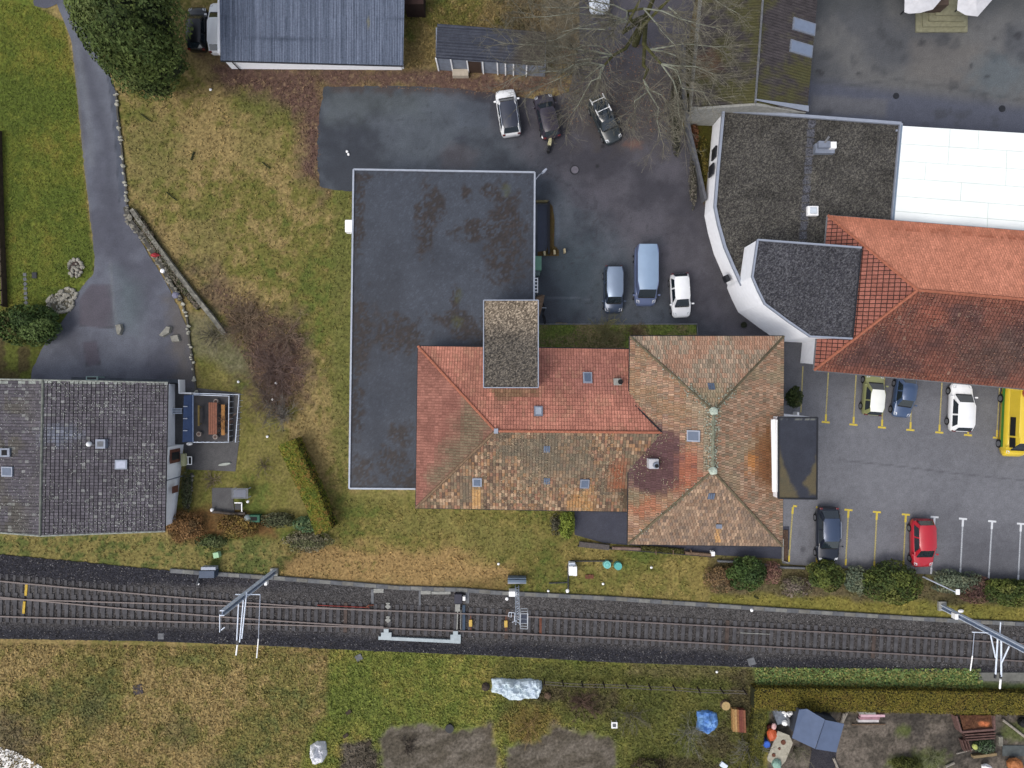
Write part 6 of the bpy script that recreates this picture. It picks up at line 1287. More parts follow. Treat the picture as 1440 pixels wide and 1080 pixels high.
o.build('cage_rail', mat('cage', S(186, 192, 200), .5, .1), t)
o = MB(); m0 = qs[0].lerp(qs[3], .1); o.add([qs[0], qs[1], qs[1].lerp(qs[2], .6), qs[0].lerp(qs[3], .6)], [(0, 1, 2, 3)]); o.build('platform', mat('platform', S(70, 76, 92), .7), t)
o = MB(); a = P(716, 861, 7.5); o.tube([a, P(724, 862, 7.6), P(723.5, 874, 7.8), P(720, 875, 7.8)], .025, 5); o.tube([a, P(715, 867, 7.5), P(719, 868, 7.5), P(719, 861, 7.5), a], .022, 5); o.build('signal_bracket', M['galv'], t)
# cabinet left with little post
t = thing('trackside_cabinet', 'blue-grey trackside cabinet on the trough left of the left mast', 'cabinet', P(293, 803, 0))
o = MB(); q = P(293.5, 806, .5); o.box(q.x, q.y, 0, 1.25, .6, .9); o.build('cabinet', mat('cab', S(76, 90, 112), .6, var=.1), t, bevel=.03); o = MB(); q = P(293, 799.5, 1.0); o.box(q.x, q.y, .5, 1.2, .25, .52); o.build('lid', M['alu'], t, bevel=.02)
o = MB(); a = P(280.5, 810); o.tube([(a.x, a.y, 0), (a.x, a.y-.6, .5)], .08, 6); o.solo('marker_post', M['conc'], 'short grey marker post with white top beside the trackside cabinet', 'post', a)
def ball(name, label, cat, px, py, r, z, m, group=None, sq=1.0):
    p = P(px, py, z); o = MB(); o.blob(p, (r, r*sq, r*.8), 9, 6, .12, int(px)); return o.solo(name, m, label, cat, (p.x, p.y, 0), group)
def boxo(name, label, cat, px, py, sx, sy, h, m, rz=0, z0=0, group=None, bevel=.02):
    p = P(px, py, z0+h); o = MB(); o.box(p.x, p.y, z0, sx, sy, h, rz); return o.solo(name, m, label, cat, (p.x, p.y, z0), group, bevel=bevel)
boxo('marker_block', 'small white marker block right of the points motor', 'marker', 652.5, 842, .22, .34, .5, M['whitep'])
ball('marker_stone', 'white capped stone left of the signal mast cabinet', 'marker', 713, 842, .15, .2, M['whitep'])
ball('marker_stone', 'white marker ball on the ballast below the dark bush', 'marker', 1057, 858, .14, .2, M['whitep'])
ball('white_stone', 'white stone under the cabinet marker post', 'stone', 279, 821, .1, .15, M['whitep'])
boxo('ground_cap', 'round grey cover in the ballast left of the left mast', 'manhole cover', 226, 895, .5, .5, .1, M['conc'])
boxo('ground_cap', 'grey stone cover at the grass edge right of the left mast', 'manhole cover', 504.5, 925, .55, .5, .1, M['conc'], .5)
boxo('ground_cap', 'grey stone cover at the ballast edge above the short olive hedge', 'manhole cover', 1057, 930.5, .6, .6, .1, M['conc'], .3)
boxo('ground_cap', 'dark drain cover in the straw meadow south of the railway', 'manhole cover', 193.5, 970, .8, .8, .06, mat('drain', S(72, 66, 70), .9, var=.3), .2)
boxo('green_marker', 'small pale green marker block above the trackside cabinet', 'marker', 303.5, 781, .45, .45, .5, mat('pale_green', S(178, 222, 176), .7), .2)
# manholes
def manhole(label, px, py, r, m):
    t = thing('manhole_cover', label, 'manhole cover', P(px, py, .01)); p = P(px, py); o = MB(); o.cyl(p.x, p.y, .01, .03, r, 20); o.build('frame', M['dark'], t); o = MB(); o.cyl(p.x+.02, p.y, .03, .04, r*.76, 20); o.build('lid', m, t)
manhole('round manhole cover in the yard below the dark plum car', 808, 239, .40, mat('mh', S(112, 108, 118), .8, var=.2))
manhole('dark round drain in the plaza left of centre, above the gravel roof', 1260, 135, .26, M['dark']); manhole('dark round drain in the plaza toward the right edge above the white canopy', 1409, 153, .28, M['dark'])
# ------------------------------------------------------------------ yard corner bits
t = thing('cellar_stairs', 'sunken grey stair pit with low wall beside the bitumen roofed building', 'stairs', P(765, 320, 0))
o = MB(); a = P(756, 288); c = P(771, 360); o.box((a.x+c.x)/2, (a.y+c.y)/2, .013, c.x-a.x, a.y-c.y, .02); o.build('pit_floor', mat('pit', S(66, 74, 92), .6, var=.1), t)
o = MB(); o.ribbon([P(771.5, 285)[:2], P(771.5, 358)[:2]], .16, 0, .5); o.build('side_wall', mat('pit_wall', S(40, 42, 50), .8), t)
o = MB(); o.ribbon([P(752, 284.5)[:2], P(772, 284.5)[:2]], .16, 0, .4); o.build('end_wall', mat('pit_end', S(110, 102, 72), .9, var=.3, scale=6), t)
tag(flat('planting_strip', [(773, 285), (777, 290), (780, 310), (779, 345), (786, 352), (786, 360), (756, 360), (756, 354), (772, 352)], .06, .12, lambda X, Y: mx(S(92, 88, 48), S(92, 66, 50), fbm(X, Y, 5, 3, 5)), M['soil']), kind='structure')
for i, (x, y, pos) in enumerate(((765.5, 357.5, 'left'), (779.5, 356, 'middle'), (793.5, 354, 'right'))):
    o = MB(); p = P(x, y); o.box(p.x, p.y, 0, .16, .34, .5, .1); o.solo('bollard', mat('pale_wood', S(190, 176, 140), .8), f'{pos} one of three short pale wooden stakes below the stair pit', 'stake', p, 'wooden stakes below the stair pit')
boxo('green_bin', 'pale green wheeled bin against the wall of the bitumen roofed building', 'bin', 755.5, 370, .7, 1.15, 1.1, mat('bin_green', S(104, 150, 128), .5, var=.15))
boxo('grey_bin', 'small grey bin below the pale green bin', 'bin', 755, 383, .5, .5, .9, mat('bin_grey', S(96, 112, 112), .6, var=.2))
t = thing('white_rack', 'white slatted rack leaning on the wall below the bins', 'rack', P(754, 400, 0))
for x in (751.5, 756): o = MB(); q = P(x, 401, 1.2); o.box(q.x, q.y, 1.15, .07, 1.2, .07); o.build('rail', M['whitep'], t)
for y in (391.5, 396, 401, 406, 410.5): o = MB(); q = P(753.7, y, 1.2); o.box(q.x, q.y, 1.16, .26, .08, .05); o.build('slat', M['whitep'], t)
for y in (391, 411):
    for x in (751.5, 756): o = MB(); q = P(x, y, 1.2); o.box(q.x, q.y, 0, .05, .05, 1.15); o.build('leg', M['whitep'], t)
o = MB(); o.frus([P(753, 417, .2), P(762, 414, .2), P(760, 430, .2), P(756, 445, .2), P(754, 444, .2)], [P(754, 419, 1.4), P(766, 415, 1.4), P(763, 430, 1.4), P(759, 444, 1.4), P(757, 443, 1.4)]); o.solo('board_stack', M['wood'], 'stack of pale brown boards leaning by the corner of the stair tower', 'boards', P(758, 430, 0))
o = MB(); o.ribbon([P(757, 455.8)[:2], P(980, 455.8)[:2], P(981, 474)[:2]], .1, 0, .12); o.solo('strip_kerb', M['conc'], 'thin concrete kerb around the grass strip north of the red tiles', 'kerb', P(860, 456, 0))
# retaining wall and dark bank below the bare tree / beside curved building
o = MB(); o.ribbon([P(958, 60)[:2], P(958, 140)[:2], P(966, 190)[:2], P(978, 240)[:2], P(988, 285)[:2]], .22, 0, 1.0); o.solo('boundary_wall', mat('grey_wall', S(96, 98, 104), .9, var=.25, bump=.3), 'low grey boundary wall curving between the yard and the curved white building', 'wall', P(965, 180, 0))
tag(flat('planted_bank', [(966, 60), (985, 60), (975, 150), (1006, 165), (1000, 200), (990, 290), (982, 240), (970, 190), (962, 140)], .05, .12, lambda X, Y: mx(mx(S(52, 44, 30), S(84, 84, 28), fbm(X, Y, 8, 3, 7)), S(124, 78, 52), ss(.5, .7, fbm(X, Y, 7, 3, 6))*ss(985, 965, X-(Y-160)*.18)), M['soil']), kind='structure')
bush('ivy_bank', 'dark ivy strip on the boundary wall edge beside the yard', 'ivy', 952, 150, 8, 60, .8, [S(70, 68, 56), S(56, 58, 44), S(92, 90, 72)], 1800, .09, seed=81)
bush('ivy_bank', 'mixed dry scrub along the lower end of the boundary wall', 'ivy', 975, 255, 5, 34, .6, [S(96, 92, 84), S(74, 74, 60), S(112, 106, 96)], 800, .08, seed=82)
bush('yellow_shrub', 'mossy yellow-green scrub in the gap beside the long white wall', 'shrub', 990, 225, 6, 30, .5, [S(88, 86, 26), S(70, 68, 24), S(110, 96, 40)], 700, .08, seed=83)
bush('brown_shrub', 'rusty brown dry shrub in the gap near the shed gable', 'shrub', 976, 192, 6, 18, .5, [S(132, 88, 60), S(104, 70, 52)], 500, .08, seed=84)
ball('potted_plant', 'tiny dark shrub in the shade at the foot of the curved wall', 'plant', 1046, 457, .26, .3, mat('dkgreen', S(36, 40, 24), .95, var=.4, scale=9, bump=.8))
# white annex strip by the lane
conc('lane_stair', 'white rendered stair block between the curved wall and the lane', 'stair block', 1129, 481, 1143, 511, 1.6, mat('rough_white', S(176, 180, 186), .9, var=.2, scale=6, bump=.3))
boxo('white_post', 'small white post in front of the narrow conifer', 'post', 1122.5, 582, .18, .28, .9, M['whitep'])
# fountain / steps under white parasols at the top
t = thing('stepped_plinth', 'stepped sandstone plinth between two white parasols at the top edge', 'plinth', P(1323, 10, 0))
M['sand'] = mat('sandstone', S(140, 138, 112), .9, var=.15, scale=4, bump=.2)
for i, (x0, x1, y0) in enumerate(((1287, 1359, 46), (1295, 1355, 40), (1302, 1351, 33.5), (1309, 1347, 27))):
    a, c = P(x0, y0), P(x1, -25+i*5); o = MB(); o.box((a.x+c.x)/2, (a.y+c.y)/2, .0, c.x-a.x, c.y-a.y, .16*(i+1)); o.build('step', M['sand'], t)
o = MB(); q = P(1326, -6, 2); o.box(q.x, q.y, .6, 1.2, 1.2, 1.2); o.build('pedestal', mat('pedestal', S(84, 70, 62), .9, var=.2), t)
def parasol(label, pts, z, px, py, zt):
    t = thing('parasol', label, 'parasol', (P(px, py, 1.5).x, P(px, py, 1.5).y, 0), 0, 'white parasols'); ap = P(px, py, zt); ring = [P(a, b, z) for a, b in pts]
    mb = MB(); n = len(ring); vs = [ap]+ring; mids = [p.lerp(ap, .5)-Vector((0, 0, .12)) for p in ring]; vs = [ap]+mids+ring
    mb.add(vs, [(0, 1+i, 1+(i+1) % n) for i in range(n)]+[(1+i, 1+n+i, 1+n+(i+1) % n, 1+(i+1) % n) for i in range(n)])
    mb.add([p-Vector((0, 0, .03)) for p in vs], [(0, 1+(i+1) % n, 1+i) for i in range(n)]+[(1+(i+1) % n, 1+n+(i+1) % n, 1+n+i, 1+i) for i in range(n)])
    mb.build('canopy', mat('canvas', S(216, 216, 220), .8, var=.1, scale=2, bump=.5, bscale=2.5), t)
    o = MB(); o.cyl(ap.x, ap.y, 0, zt-.05, .05, 8); o.build('pole', M['dark'], t)
parasol('left white parasol overhanging the stepped plinth at the top edge', [(1272, 17), (1273, -30), (1330, -45), (1330, -8), (1312, 13), (1294, 18), (1278, 19)], 2.7, 1300, -12, 3.3)
parasol('right white parasol overhanging the stepped plinth at the top edge', [(1346, 14), (1350, -30), (1400, -45), (1400, -6), (1390, 6), (1375, 23), (1358, 21)], 2.7, 1374, -10, 3.3)
# lamp post by the car park
b = P(1298, 811, 0); t = thing('lamp_post', 'grey lamp post with white head beside the red hatchback bay', 'lamp post', b)
o = MB(); o.tube([b, b+Vector((.02, -.02, 4.1))], [.07, .04], 8); o.build('pole', M['galv'], t); o = MB(); q = P(1347, 832.5, 4.2); o.tube([b+Vector((.02, -.02, 4.05)), q], .035, 6); o.build('arm', M['galv'], t)
o = MB(); o.box(q.x, q.y, 4.12, .28, .42, .12); o.build('lamp_head', M['whitep'], t, bevel=.03)
ball('white_stone', 'white stone beside the foot of the right catenary mast', 'stone', 1351, 859, .22, .15, M['whitep'], sq=.7)
# ------------------------------------------------------------------ south side bits
t = thing('garden_edge_wall', 'low timber and stone edge south of the hipped block', 'wall', P(900, 770, 0))
o = MB(); o.ribbon([P(814, 764)[:2], P(856, 769)[:2]], .42, 0, .35); o.build('bench_planks', mat('grey_planks', S(92, 86, 84), .9, var=.3, scale=8), t)
o = MB(); o.ribbon([P(860, 769.5)[:2], P(900, 771)[:2]], .2, 0, .4); o.build('timber_edge', mat('pink_timber', S(128, 106, 96), .9, var=.3), t)
o = MB(); o.ribbon([P(962, 776)[:2], P(1002, 779.5)[:2]], .2, 0, .45); o.build('timber_edge', M['wood'], t)
o = MB(); o.ribbon([P(812, 767)[:2], P(900, 774)[:2], P(1003, 782)[:2]], .08, 0, .3); o.build('low_edge', M['dark'], t)
o = MB(); o.ribbon([P(1008, 788)[:2], P(1030, 789)[:2], P(1060, 792)[:2], P(1100, 797)[:2], P(1130, 798)[:2]], .14, 0, .3); o.build('stone_edge', M['conc'], t)
for x in (921, 945, 970): o = MB(); q = P(x, 775); o.box(q.x, q.y, 0, .06, .35, .5); o.build('post', M['wood'], t)
hedge('moss_edge', 'narrow mossy planted strip along the basement path', [(900, 771), (962, 776)], 7, .35, [S(74, 74, 34), S(92, 90, 40), S(62, 58, 34)], 900, .07, 91)
boxo('white_pot', 'white pot at the right end of the timber edge below the hipped block', 'pot', 1003, 779, .28, .36, .55, M['whitep'])
t = thing('lane_edging', 'brown planted edging with posts beside the basement path end', 'edging', P(1103, 770, 0))
o = MB(); q = P(1104, 745); c = P(1104, 790); o.ribbon([q[:2], c[:2]], .42, 0, .1); o.build('bed', mat('bed_brown', S(84, 66, 54), .95, var=.4, scale=8, bump=.5), t)
o = MB(); o.ribbon([P(1100, 757)[:2], P(1099.5, 788)[:2], P(1107, 790.5)[:2]], .07, 0, .25); o.build('edge_strip', M['concl'], t)
t = thing('white_meter_box', 'white double utility box on thin pipes south of the terrace', 'utility box', P(805, 800, 0))
o = MB(); q = P(803, 803, .9); o.box(q.x, q.y, 0, .33, .75, .9); q2 = P(809, 803.5, .9); o.box(q2.x-.02, q2.y, 0, .33, .75, .9); o.build('box', M['whitep'], t, bevel=.02); o = MB(); q = P(804.5, 794, .6); o.box(q.x, q.y, 0, .5, .3, .6); o.build('meter', M['galv'], t)
for pts in ([(802, 789), (862, 789)], [(799, 793), (799, 830)], [(772, 820), (799, 819)]): o = MB(); o.tube([P(a, b_, .12) for a, b_ in pts], .055, 6); o.build('pipe', mat('pipe_dark', S(66, 68, 72), .8), t)
for x, y, s_, inr in ((854, 794.5, 'left', 1), (869.5, 796.5, 'right', 0)):
    t = thing('shaft_cover', f'{s_} turquoise round shaft cover beside the white utility box', 'manhole cover', P(x, y, 0), 0, 'turquoise covers'); q = P(x, y, .4)
    o = MB(); o.cyl(q.x, q.y, 0, .4, .34, 18, .31); o.build('lid', mat('turq_l', S(128, 208, 200), .5, var=.08) if inr else M['turq'], t)
    if inr: o = MB(); o.cyl(q.x, q.y, .4, .42, .2, 16); o.build('ring', M['turq'], t); o = MB(); o.cyl(q.x, q.y, .42, .435, .14, 16); o.build('hub', mat('turq_l', S(128, 208, 200), .5), t)
boxo('rusty_grate', 'dark rusty grate lying in the grass right of the white utility box', 'grate', 829, 811, .7, .35, .08, M['rust'])
ball('white_stone', 'white stone at the lower pipe end below the white utility box', 'stone', 798, 831, .16, .15, M['whitep'])
for x, y, lb in ((771, 831, 'small white pebble left of the lower pipe end'), (848, 821, 'white pebble in the grass below the turquoise covers'), (916, 798, 'white pebble in the grass right of the turquoise covers'), (701, 793, 'lone white pebble in the meadow above the magnets'), (488, 213, 'white blob on the asphalt above the bitumen roof'), (490, 217, 'smaller white spot on the asphalt above the bitumen roof'), (296, 126, 'pale pebble in the grass below the garage corner'), (335, 537, 'white pebble on the lawn north of the patio'), (388, 539, 'white pebble at the edge of the brown bare ground'), (383, 562, 'pale round stone under the small leafless tree'), (376, 574+40, 'pale stone at the left of the hedge top'), (467, 733, 'white pebble right of the lower hedge end'), (1008, 1030-85, 'pale stone by the wire fence right end')):
    ball('pebble', lb, 'pebble', x, y, .11, .1, M['whitep'])
# ------------------------------------------------------------------ driveway surroundings
def walls(name, label, pts, wd, h, m, cat='wall', seed=1, stones=True, cs=.3):
    t_ = thing(name, label, cat, P(*pts[0])); rr = random.Random(seed); o = MB(); tot = 0
    o.ribbon([P(a, b)[:2] for a, b in pts], wd*.8, 0, h*.6); o.build('core', mat('wall_core', S(84, 82, 76), .95, var=.3), t_)
    o = MB()
    for (a, b), (c, d) in zip(pts[:-1], pts[1:]):
        p, q = P(a, b), P(c, d); L = (q-p).length; k = int(L/cs*2.2*wd/.4)
        for i in range(k):
            if name == 'stone_edging': o = MB()
            u = rr.random(); s = rr.uniform(-.5, .5)*wd; n_ = Vector((-(q-p).y, (q-p).x, 0)).normalized(); x = p.lerp(q, u)+n_*s
            o.blob((x.x, x.y, h*rr.uniform(.4, .75)), (rr.uniform(.09, .2), rr.uniform(.08, .16), rr.uniform(.08, .14)), 6, 4, .25, rr.random())
            if name == 'stone_edging': o.build('stone', m, t_)
    if name != 'stone_edging': o.build('stones', m, t_)
    return t_
M['dry'] = mat('dry_stone', S(134, 130, 118), .95, var=.45, scale=1.7, bump=.4)
walls('dry_stone_wall', 'dry stone wall curving along the right edge of the driveway', [(179, 292), (184, 310), (200, 330), (215, 352), (232, 378), (243, 402), (256, 422)], .5, .5, M['dry'], seed=3)
walls('stone_edging', 'thin line of pale stones from the end of the driveway wall to the patio', [(256, 422), (264, 450), (267, 480), (270, 500), (275, 540), (277, 552)], .18, .22, mat('pale_stone', S(172, 170, 156), .9, var=.4, scale=2), seed=4)
walls('stone_edging', 'narrow pale kerb stones along the upper right edge of the driveway', [(164, 128), (166, 160), (170, 190), (174, 230), (178, 262), (179, 288)], .16, .2, mat('pale_stone', S(172, 170, 156), .9), seed=5)
t = thing('retaining_slab', 'grey weathered slab path on top of the bank behind the driveway wall', 'wall', P(250, 380)); o = MB(); o.ribbon([P(a, b)[:2] for a, b in ((188, 296), (214, 333), (243, 373), (271, 410), (300, 446), (318, 470))], .34, 0, .42); o.build('slab', mat('weathered_slab', S(128, 126, 116), .95, var=.5, scale=3, bump=.8, bscale=9), t)
hedge('wall_plants', 'low grey and brown plants growing along the driveway wall', [(192, 306), (221, 350), (249, 395), (280, 432)], 11, .40, [S(112, 106, 92), S(92, 90, 70), S(124, 112, 98), S(80, 84, 56)], 2000, .08, 92)
ball('red_plant', 'bright red low plant on the driveway wall', 'plant', 219, 359, .42, .3, mat('red_leaves', S(168, 50, 56), .9, var=.4, scale=8, bump=.8), sq=.5)
ball('marker_stone', 'white stone on the driveway wall below the red plant', 'stone', 228.5, 381, .2, .45, M['whitep'])
ball('boulder', 'bluish boulder at the lower end of the driveway wall', 'boulder', 247, 415, .3, .3, mat('blue_stone', S(136, 136, 158), .9, var=.2))
def slabstone(label, pts, h, m=None): 
    o = MB(); q = [P(a, b, h) for a, b in pts]; cc = sum(q, Vector())/len(q); o.frus([Vector((p.x, p.y, 0)) for p in q], [cc.lerp(p, .85) for p in q]); o.solo('boulder', m or M['stone'], label, 'boulder', (cc.x, cc.y, 0))
slabstone('flat pale boulder standing alone in the middle of the driveway forecourt', [(161, 456), (169, 455), (171, 462), (168, 471), (164, 471)], .35)
slabstone('long pale boulder left of the square one at the forecourt edge', [(222, 472), (234, 458), (240, 459), (238, 468), (228, 474)], .35); slabstone('squarish pale slab at the right of the long forecourt boulder', [(238, 472), (250, 470), (253, 480), (241, 481)], .25)
def ringbed(name, label, cx, cy, rx, ry, n, seed, fillc):
    t_ = thing(name, label, 'rock bed', P(cx, cy)); rr = random.Random(seed); o = MB()
    pts = [P(cx+rx*math.cos(2*math.pi*i/18), cy+ry*math.sin(2*math.pi*i/18)) for i in range(18)]; o.prism([(p.x, p.y) for p in pts], 0, .06); o.build('soil', fillc, t_)
    o = MB()
    for i in range(n):
        a = rr.uniform(0, 2*math.pi); k = 1 if rr.random() < .6 else rr.random(); p = P(cx+rx*k*math.cos(a), cy+ry*k*math.sin(a)); o.blob((p.x, p.y, .08), (rr.uniform(.08, .2), rr.uniform(.08, .18), .14), 6, 4, .25, rr.random())
    o.build('stones', mat('bed_stone', S(156, 152, 140), .9, var=.4, scale=2), t_)
ringbed('rock_ring', 'ring of pale stones around a dark centre on the left lawn', 107, 377, 9.5, 12, 46, 6, mat('dk_soil', S(72, 60, 56), .95)); ringbed('rock_bed', 'larger bed of stones at the lawn corner beside the driveway', 86, 426, 18, 13, 110, 7, mat('bedsoil', S(104, 100, 84), .95))
ringbed('rock_bed', 'second stone bed lobe touching the forecourt', 96, 414, 12, 8, 50, 8, mat('bedsoil', S(104, 100, 84), .95))
boxo('ground_cap', 'small dark cap in the left lawn beside the stepping stones', 'cover', 48, 387, .4, .5, .08, M['dark'])
for i in range(7): boxo('stepping_stone', f'{ordn[i]} stepping stone from the top in the line at the foot of the left lawn', 'stepping stone', 34.5+i*.3, 386+i*6.6, .28, .28, .04, M['conc'], i*.4, group='stepping stones on the left lawn')
t = thing('garden_fence', 'dark fence strip along the left edge of the lawn', 'fence', P(4, 300)); o = MB(); o.ribbon([P(2, 185)[:2], P(5, 300)[:2], P(9, 400)[:2], P(10, 432)[:2]], .10, 0, .6); o.build('rail', mat('brown_fence', S(74, 62, 50), .9, var=.3), t)
for y in range(190, 432, 20): o = MB(); q = P(1+(y-185)*.035, y); o.box(q.x, q.y, 0, .1, .1, .8); o.build('post', M['dark'], t)
# balcony and garden of left house
t = thing('balcony', 'raised dark balcony with metal railing at the corner of the grey roofed house', 'balcony', P(304, 588, 0)); zb = .5
o = MB(); a, c = P(273, 554, zb), P(323, 621, zb); o.box((a.x+c.x)/2, (a.y+c.y)/2, 0, c.x-a.x, a.y-c.y, zb); o.build('deck', mat('deck', S(78, 76, 78), .8, var=.2, scale=2), t)
def rail(pts, z, name='railing', m=None):
    o = MB(); o.tube([P(a, b, z) for a, b in pts], .035, 5); 
    for (a, b), (c, d) in zip(pts[:-1], pts[1:]):
        n = max(1, int(math.hypot(c-a, d-b)/8))
        for i in range(n+1): q = P(a+(c-a)*i/n, b+(d-b)*i/n, z); o.tube([(q.x, q.y, z), (q.x, q.y, z-.9)], .015, 4)
    o.build(name, m or M['galv'], t)
rail([(272, 555), (322, 557), (321, 622), (271, 622)], 1.4); rail([(272, 553), (336, 555), (331, 622)], 1.3)
t = thing('awning', 'folded dark blue awning with pale arms on the side of the grey roofed house', 'awning', P(265, 588, 2)); o = MB()
a = [P(258.5, 556, 2.4), P(270, 555, 2.1), P(270.5, 621, 2.1), P(256.5, 622, 2.4)]; o.frus([p-Vector((0, 0, .05)) for p in a], a); o.build('fabric', M['blue'], t)
for y in (571.5, 588.5, 605.5): o = MB(); o.tube([P(257.5, y, 2.45), P(263.5, y, 2.35)], .04, 5); o.build('arm', M['alu'], t)
o = MB(); o.tube([P(271.5, 555, 2.1), P(271.5, 622, 2.1)], .05, 6); o.build('front_bar', mat('bar_blue', S(96, 116, 150), .5), t)
t = thing('garden_table', 'long orange wooden table on the balcony', 'table', P(299, 588, zb)); o = MB(); a, c = P(293, 566, zb+.75), P(305, 611, zb+.75)
for i in range(4): o = MB(); x = a.x+(c.x-a.x)*(i+.5)/4; o.box(x, (a.y+c.y)/2, zb+.7, (c.x-a.x)/4-.02, a.y-c.y, .04); o.build('plank', mat('table_orange', S(134, 80, 56), .6, var=.2, scale=5), t)
for x in (a.x+.08, c.x-.08):
    for y in (a.y-.1, c.y+.1): o = MB(); o.box(x, y, zb, .07, .07, .7); o.build('leg', M['wood'], t)
for nm, x0, x1, y0, y1, lb, m_ in (('bench', 311, 316, 569, 612, 'ochre wooden bench right of the orange table', mat('bench_ochre', S(166, 116, 56), .7, var=.2)), ('bench', 278, 280.5, 570, 599, 'thin ochre bench between the awning and orange table', mat('bench_olive', S(140, 120, 66), .7))):
    t = thing(nm, lb, 'bench', P((x0+x1)/2, (y0+y1)/2, zb)); a, c = P(x0, y0, zb+.45), P(x1, y1, zb+.45); o = MB(); o.box((a.x+c.x)/2, (a.y+c.y)/2, zb+.40, c.x-a.x, a.y-c.y, .05); o.build('seat', m_, t)
    for y in (a.y-.15, c.y+.15): o = MB(); o.box((a.x+c.x)/2, y, zb, (c.x-a.x)*.7, .06, .4); o.build('leg', m_, t)
for x, y, lb in ((303, 564.5, 'round pale pot at the top end of the orange table'), (302, 614.5, 'round pale pot at the bottom end of the orange table'), (279, 610.5, 'round pale pot beside the blue awning corner')):
    t = thing('plant_pot', lb, 'plant pot', P(x, y, zb), 0, 'round pots on the balcony'); q = P(x, y, zb+.35); o = MB(); o.cyl(q.x, q.y, zb, zb+.3, .17, 14, .2); o.build('pot', mat('pot_pale', S(170, 158, 150), .8, var=.15), t); o = MB(); o.cyl(q.x, q.y, zb+.3, zb+.33, .12, 12); o.build('soil', mat('pot_soil', S(112, 92, 84), .9), t)
ball('white_canister', 'white rolled cover at the lower end of the blue awning', 'cover', 266.5, 624, .26, 1.0, M['whitep'], sq=.5)
t = thing('garden_chair', 'cream and white garden chair against the white gable wall', 'chair', P(262, 647, 0))
o = MB(); q = P(256.5, 647, .9); o.box(q.x, q.y, .4, .3, 1.0, .5); o.build('cushion_back', mat('cream', S(196, 196, 150), .8), t, bevel=.04); o = MB(); q = P(265, 648, .5)
for dx, dy, sx_, sy in ((0, .32, .5, .06), (0, -.3, .5, .06), (.24, 0, .06, .6), (-.05, 0, .07, .6)): o.box(q.x+dx, q.y+dy, .42+dx*.02, sx_, sy, .05)
o.build('frame', M['whitep'], t); o = MB(); o.box(q.x+.08, q.y, .3, .4, .5, .08); o.build('seat', M['black'], t)
o = MB(); q = P(315, 653, .2); n = 14; o.frus([Vector((q.x+.55*math.cos(2*math.pi*i/n), q.y+.14*math.sin(2*math.pi*i/n)+.08*math.cos(2*math.pi*i/n), 0)) for i in range(n)], [Vector((q.x+.5*math.cos(2*math.pi*i/n), q.y+.1*math.sin(2*math.pi*i/n)+.08*math.cos(2*math.pi*i/n), .16)) for i in range(n)]); o.solo('folded_parasol_cover', mat('silver_cover', S(176, 182, 172), .6), 'slim silvery board lying on the patio paving', 'cover', (q.x, q.y, 0))
t = thing('glass_table', 'metal framed glass table on the dark garden paving', 'table', P(337, 694, 0)); o = MB(); q = P(337, 694, .8); o.box(q.x, q.y, .72, 1.35, .85, .05); o.build('frame', M['conc'], t); o = MB(); o.box(q.x, q.y, .765, 1.0, .6, .02); o.build('glass_top', mat('blue_glass', S(72, 82, 104), .2), t)
for i in (-1, 1):
    for j in (-1, 1): o = MB(); o.box(q.x+i*.6, q.y+j*.36, 0, .05, .05, .72); o.build('leg', M['galv'], t)
t = thing('white_frame_chair', 'angular white framed chair below the glass table', 'chair', P(334, 712, 0)); o = MB(); q = P(335, 712, .5); o.box(q.x, q.y+.28, .45, .62, .08, .06); o.box(q.x+.28, q.y-.05, .45, .08, .66, .06); o.box(q.x+.2, q.y-.42, .2, .08, .3, .06); o.build('frame', M['whitep'], t); o = MB(); o.box(q.x-.06, q.y-.04, .35, .5, .5, .08); o.build('seat', M['dark'], t)
o = MB(); o.tube([P(298, 719, .3), P(330, 723, .3), P(345, 722, .3)], .13, 6); o.solo('log', mat('log_grey', S(88, 80, 74), .9, var=.3), 'dark log edging below the garden paving', 'log', P(320, 722, 0))
t = thing('garden_bin', 'dark green rectangular garden bin with grey dome lid at one end', 'bin', P(354, 729, 0)); o = MB(); q = P(357, 729.5, .6); o.box(q.x, q.y, 0, .95, .6, .6); o.build('box', M['green'], t, bevel=.03); o = MB(); o.box(q.x, q.y, .6, .5, .3, .02); o.build('opening', M['black'], t); o = MB(); q = P(347, 729, .7); o.blob((q.x, q.y, .5), (.3, .3, .25), 12, 8, 0); o.build('dome', mat('dome_grey', S(138, 150, 152), .5), t, smooth=True)
boxo('straw_sack', 'straw coloured sack right of the dark green garden bin', 'sack', 372, 729.5, .8, .55, .3, mat('straw', S(170, 140, 84), .95, var=.25, scale=8), bevel=.08)
ball('pebble', 'white knob at the left end of the dark log edging', 'pebble', 298, 717, .15, .35, M['whitep']); ball('pebble', 'white knob beside the glass table', 'pebble', 348.5, 705.5, .12, .3, M['whitep'])
walls('stone_edging', 'short stone edging running down beside the white gable', [(270, 665), (268, 690), (264, 715)], .3, .2, M['dry'], seed=12, cs=.4)
for x, y, lb in ((129, 531.5, 'pale framed planter on the wall north of the grey tiled roof'),):
    t = thing('planter', lb, 'planter', P(x, y, 0)); o = MB(); q = P(x, y+.5, 1); o.box(q.x, q.y, 0, .95, .32, 1); o.build('box', mat('planter_c', S(150, 176, 170), .7), t); o = MB(); o.box(q.x, q.y, 1.0, .75, .18, .02); o.build('soil', M['dark'], t)
o = MB(); o.ribbon([P(110, 533)[:2], P(235, 536)[:2], P(258, 536)[:2]], .3, 0, .9); o.solo('north_ledge', mat('ledge', S(70, 76, 84), .8, var=.3), 'dark stone ledge along the north eaves of the grey roofed house', 'wall', P(180, 534, 0))
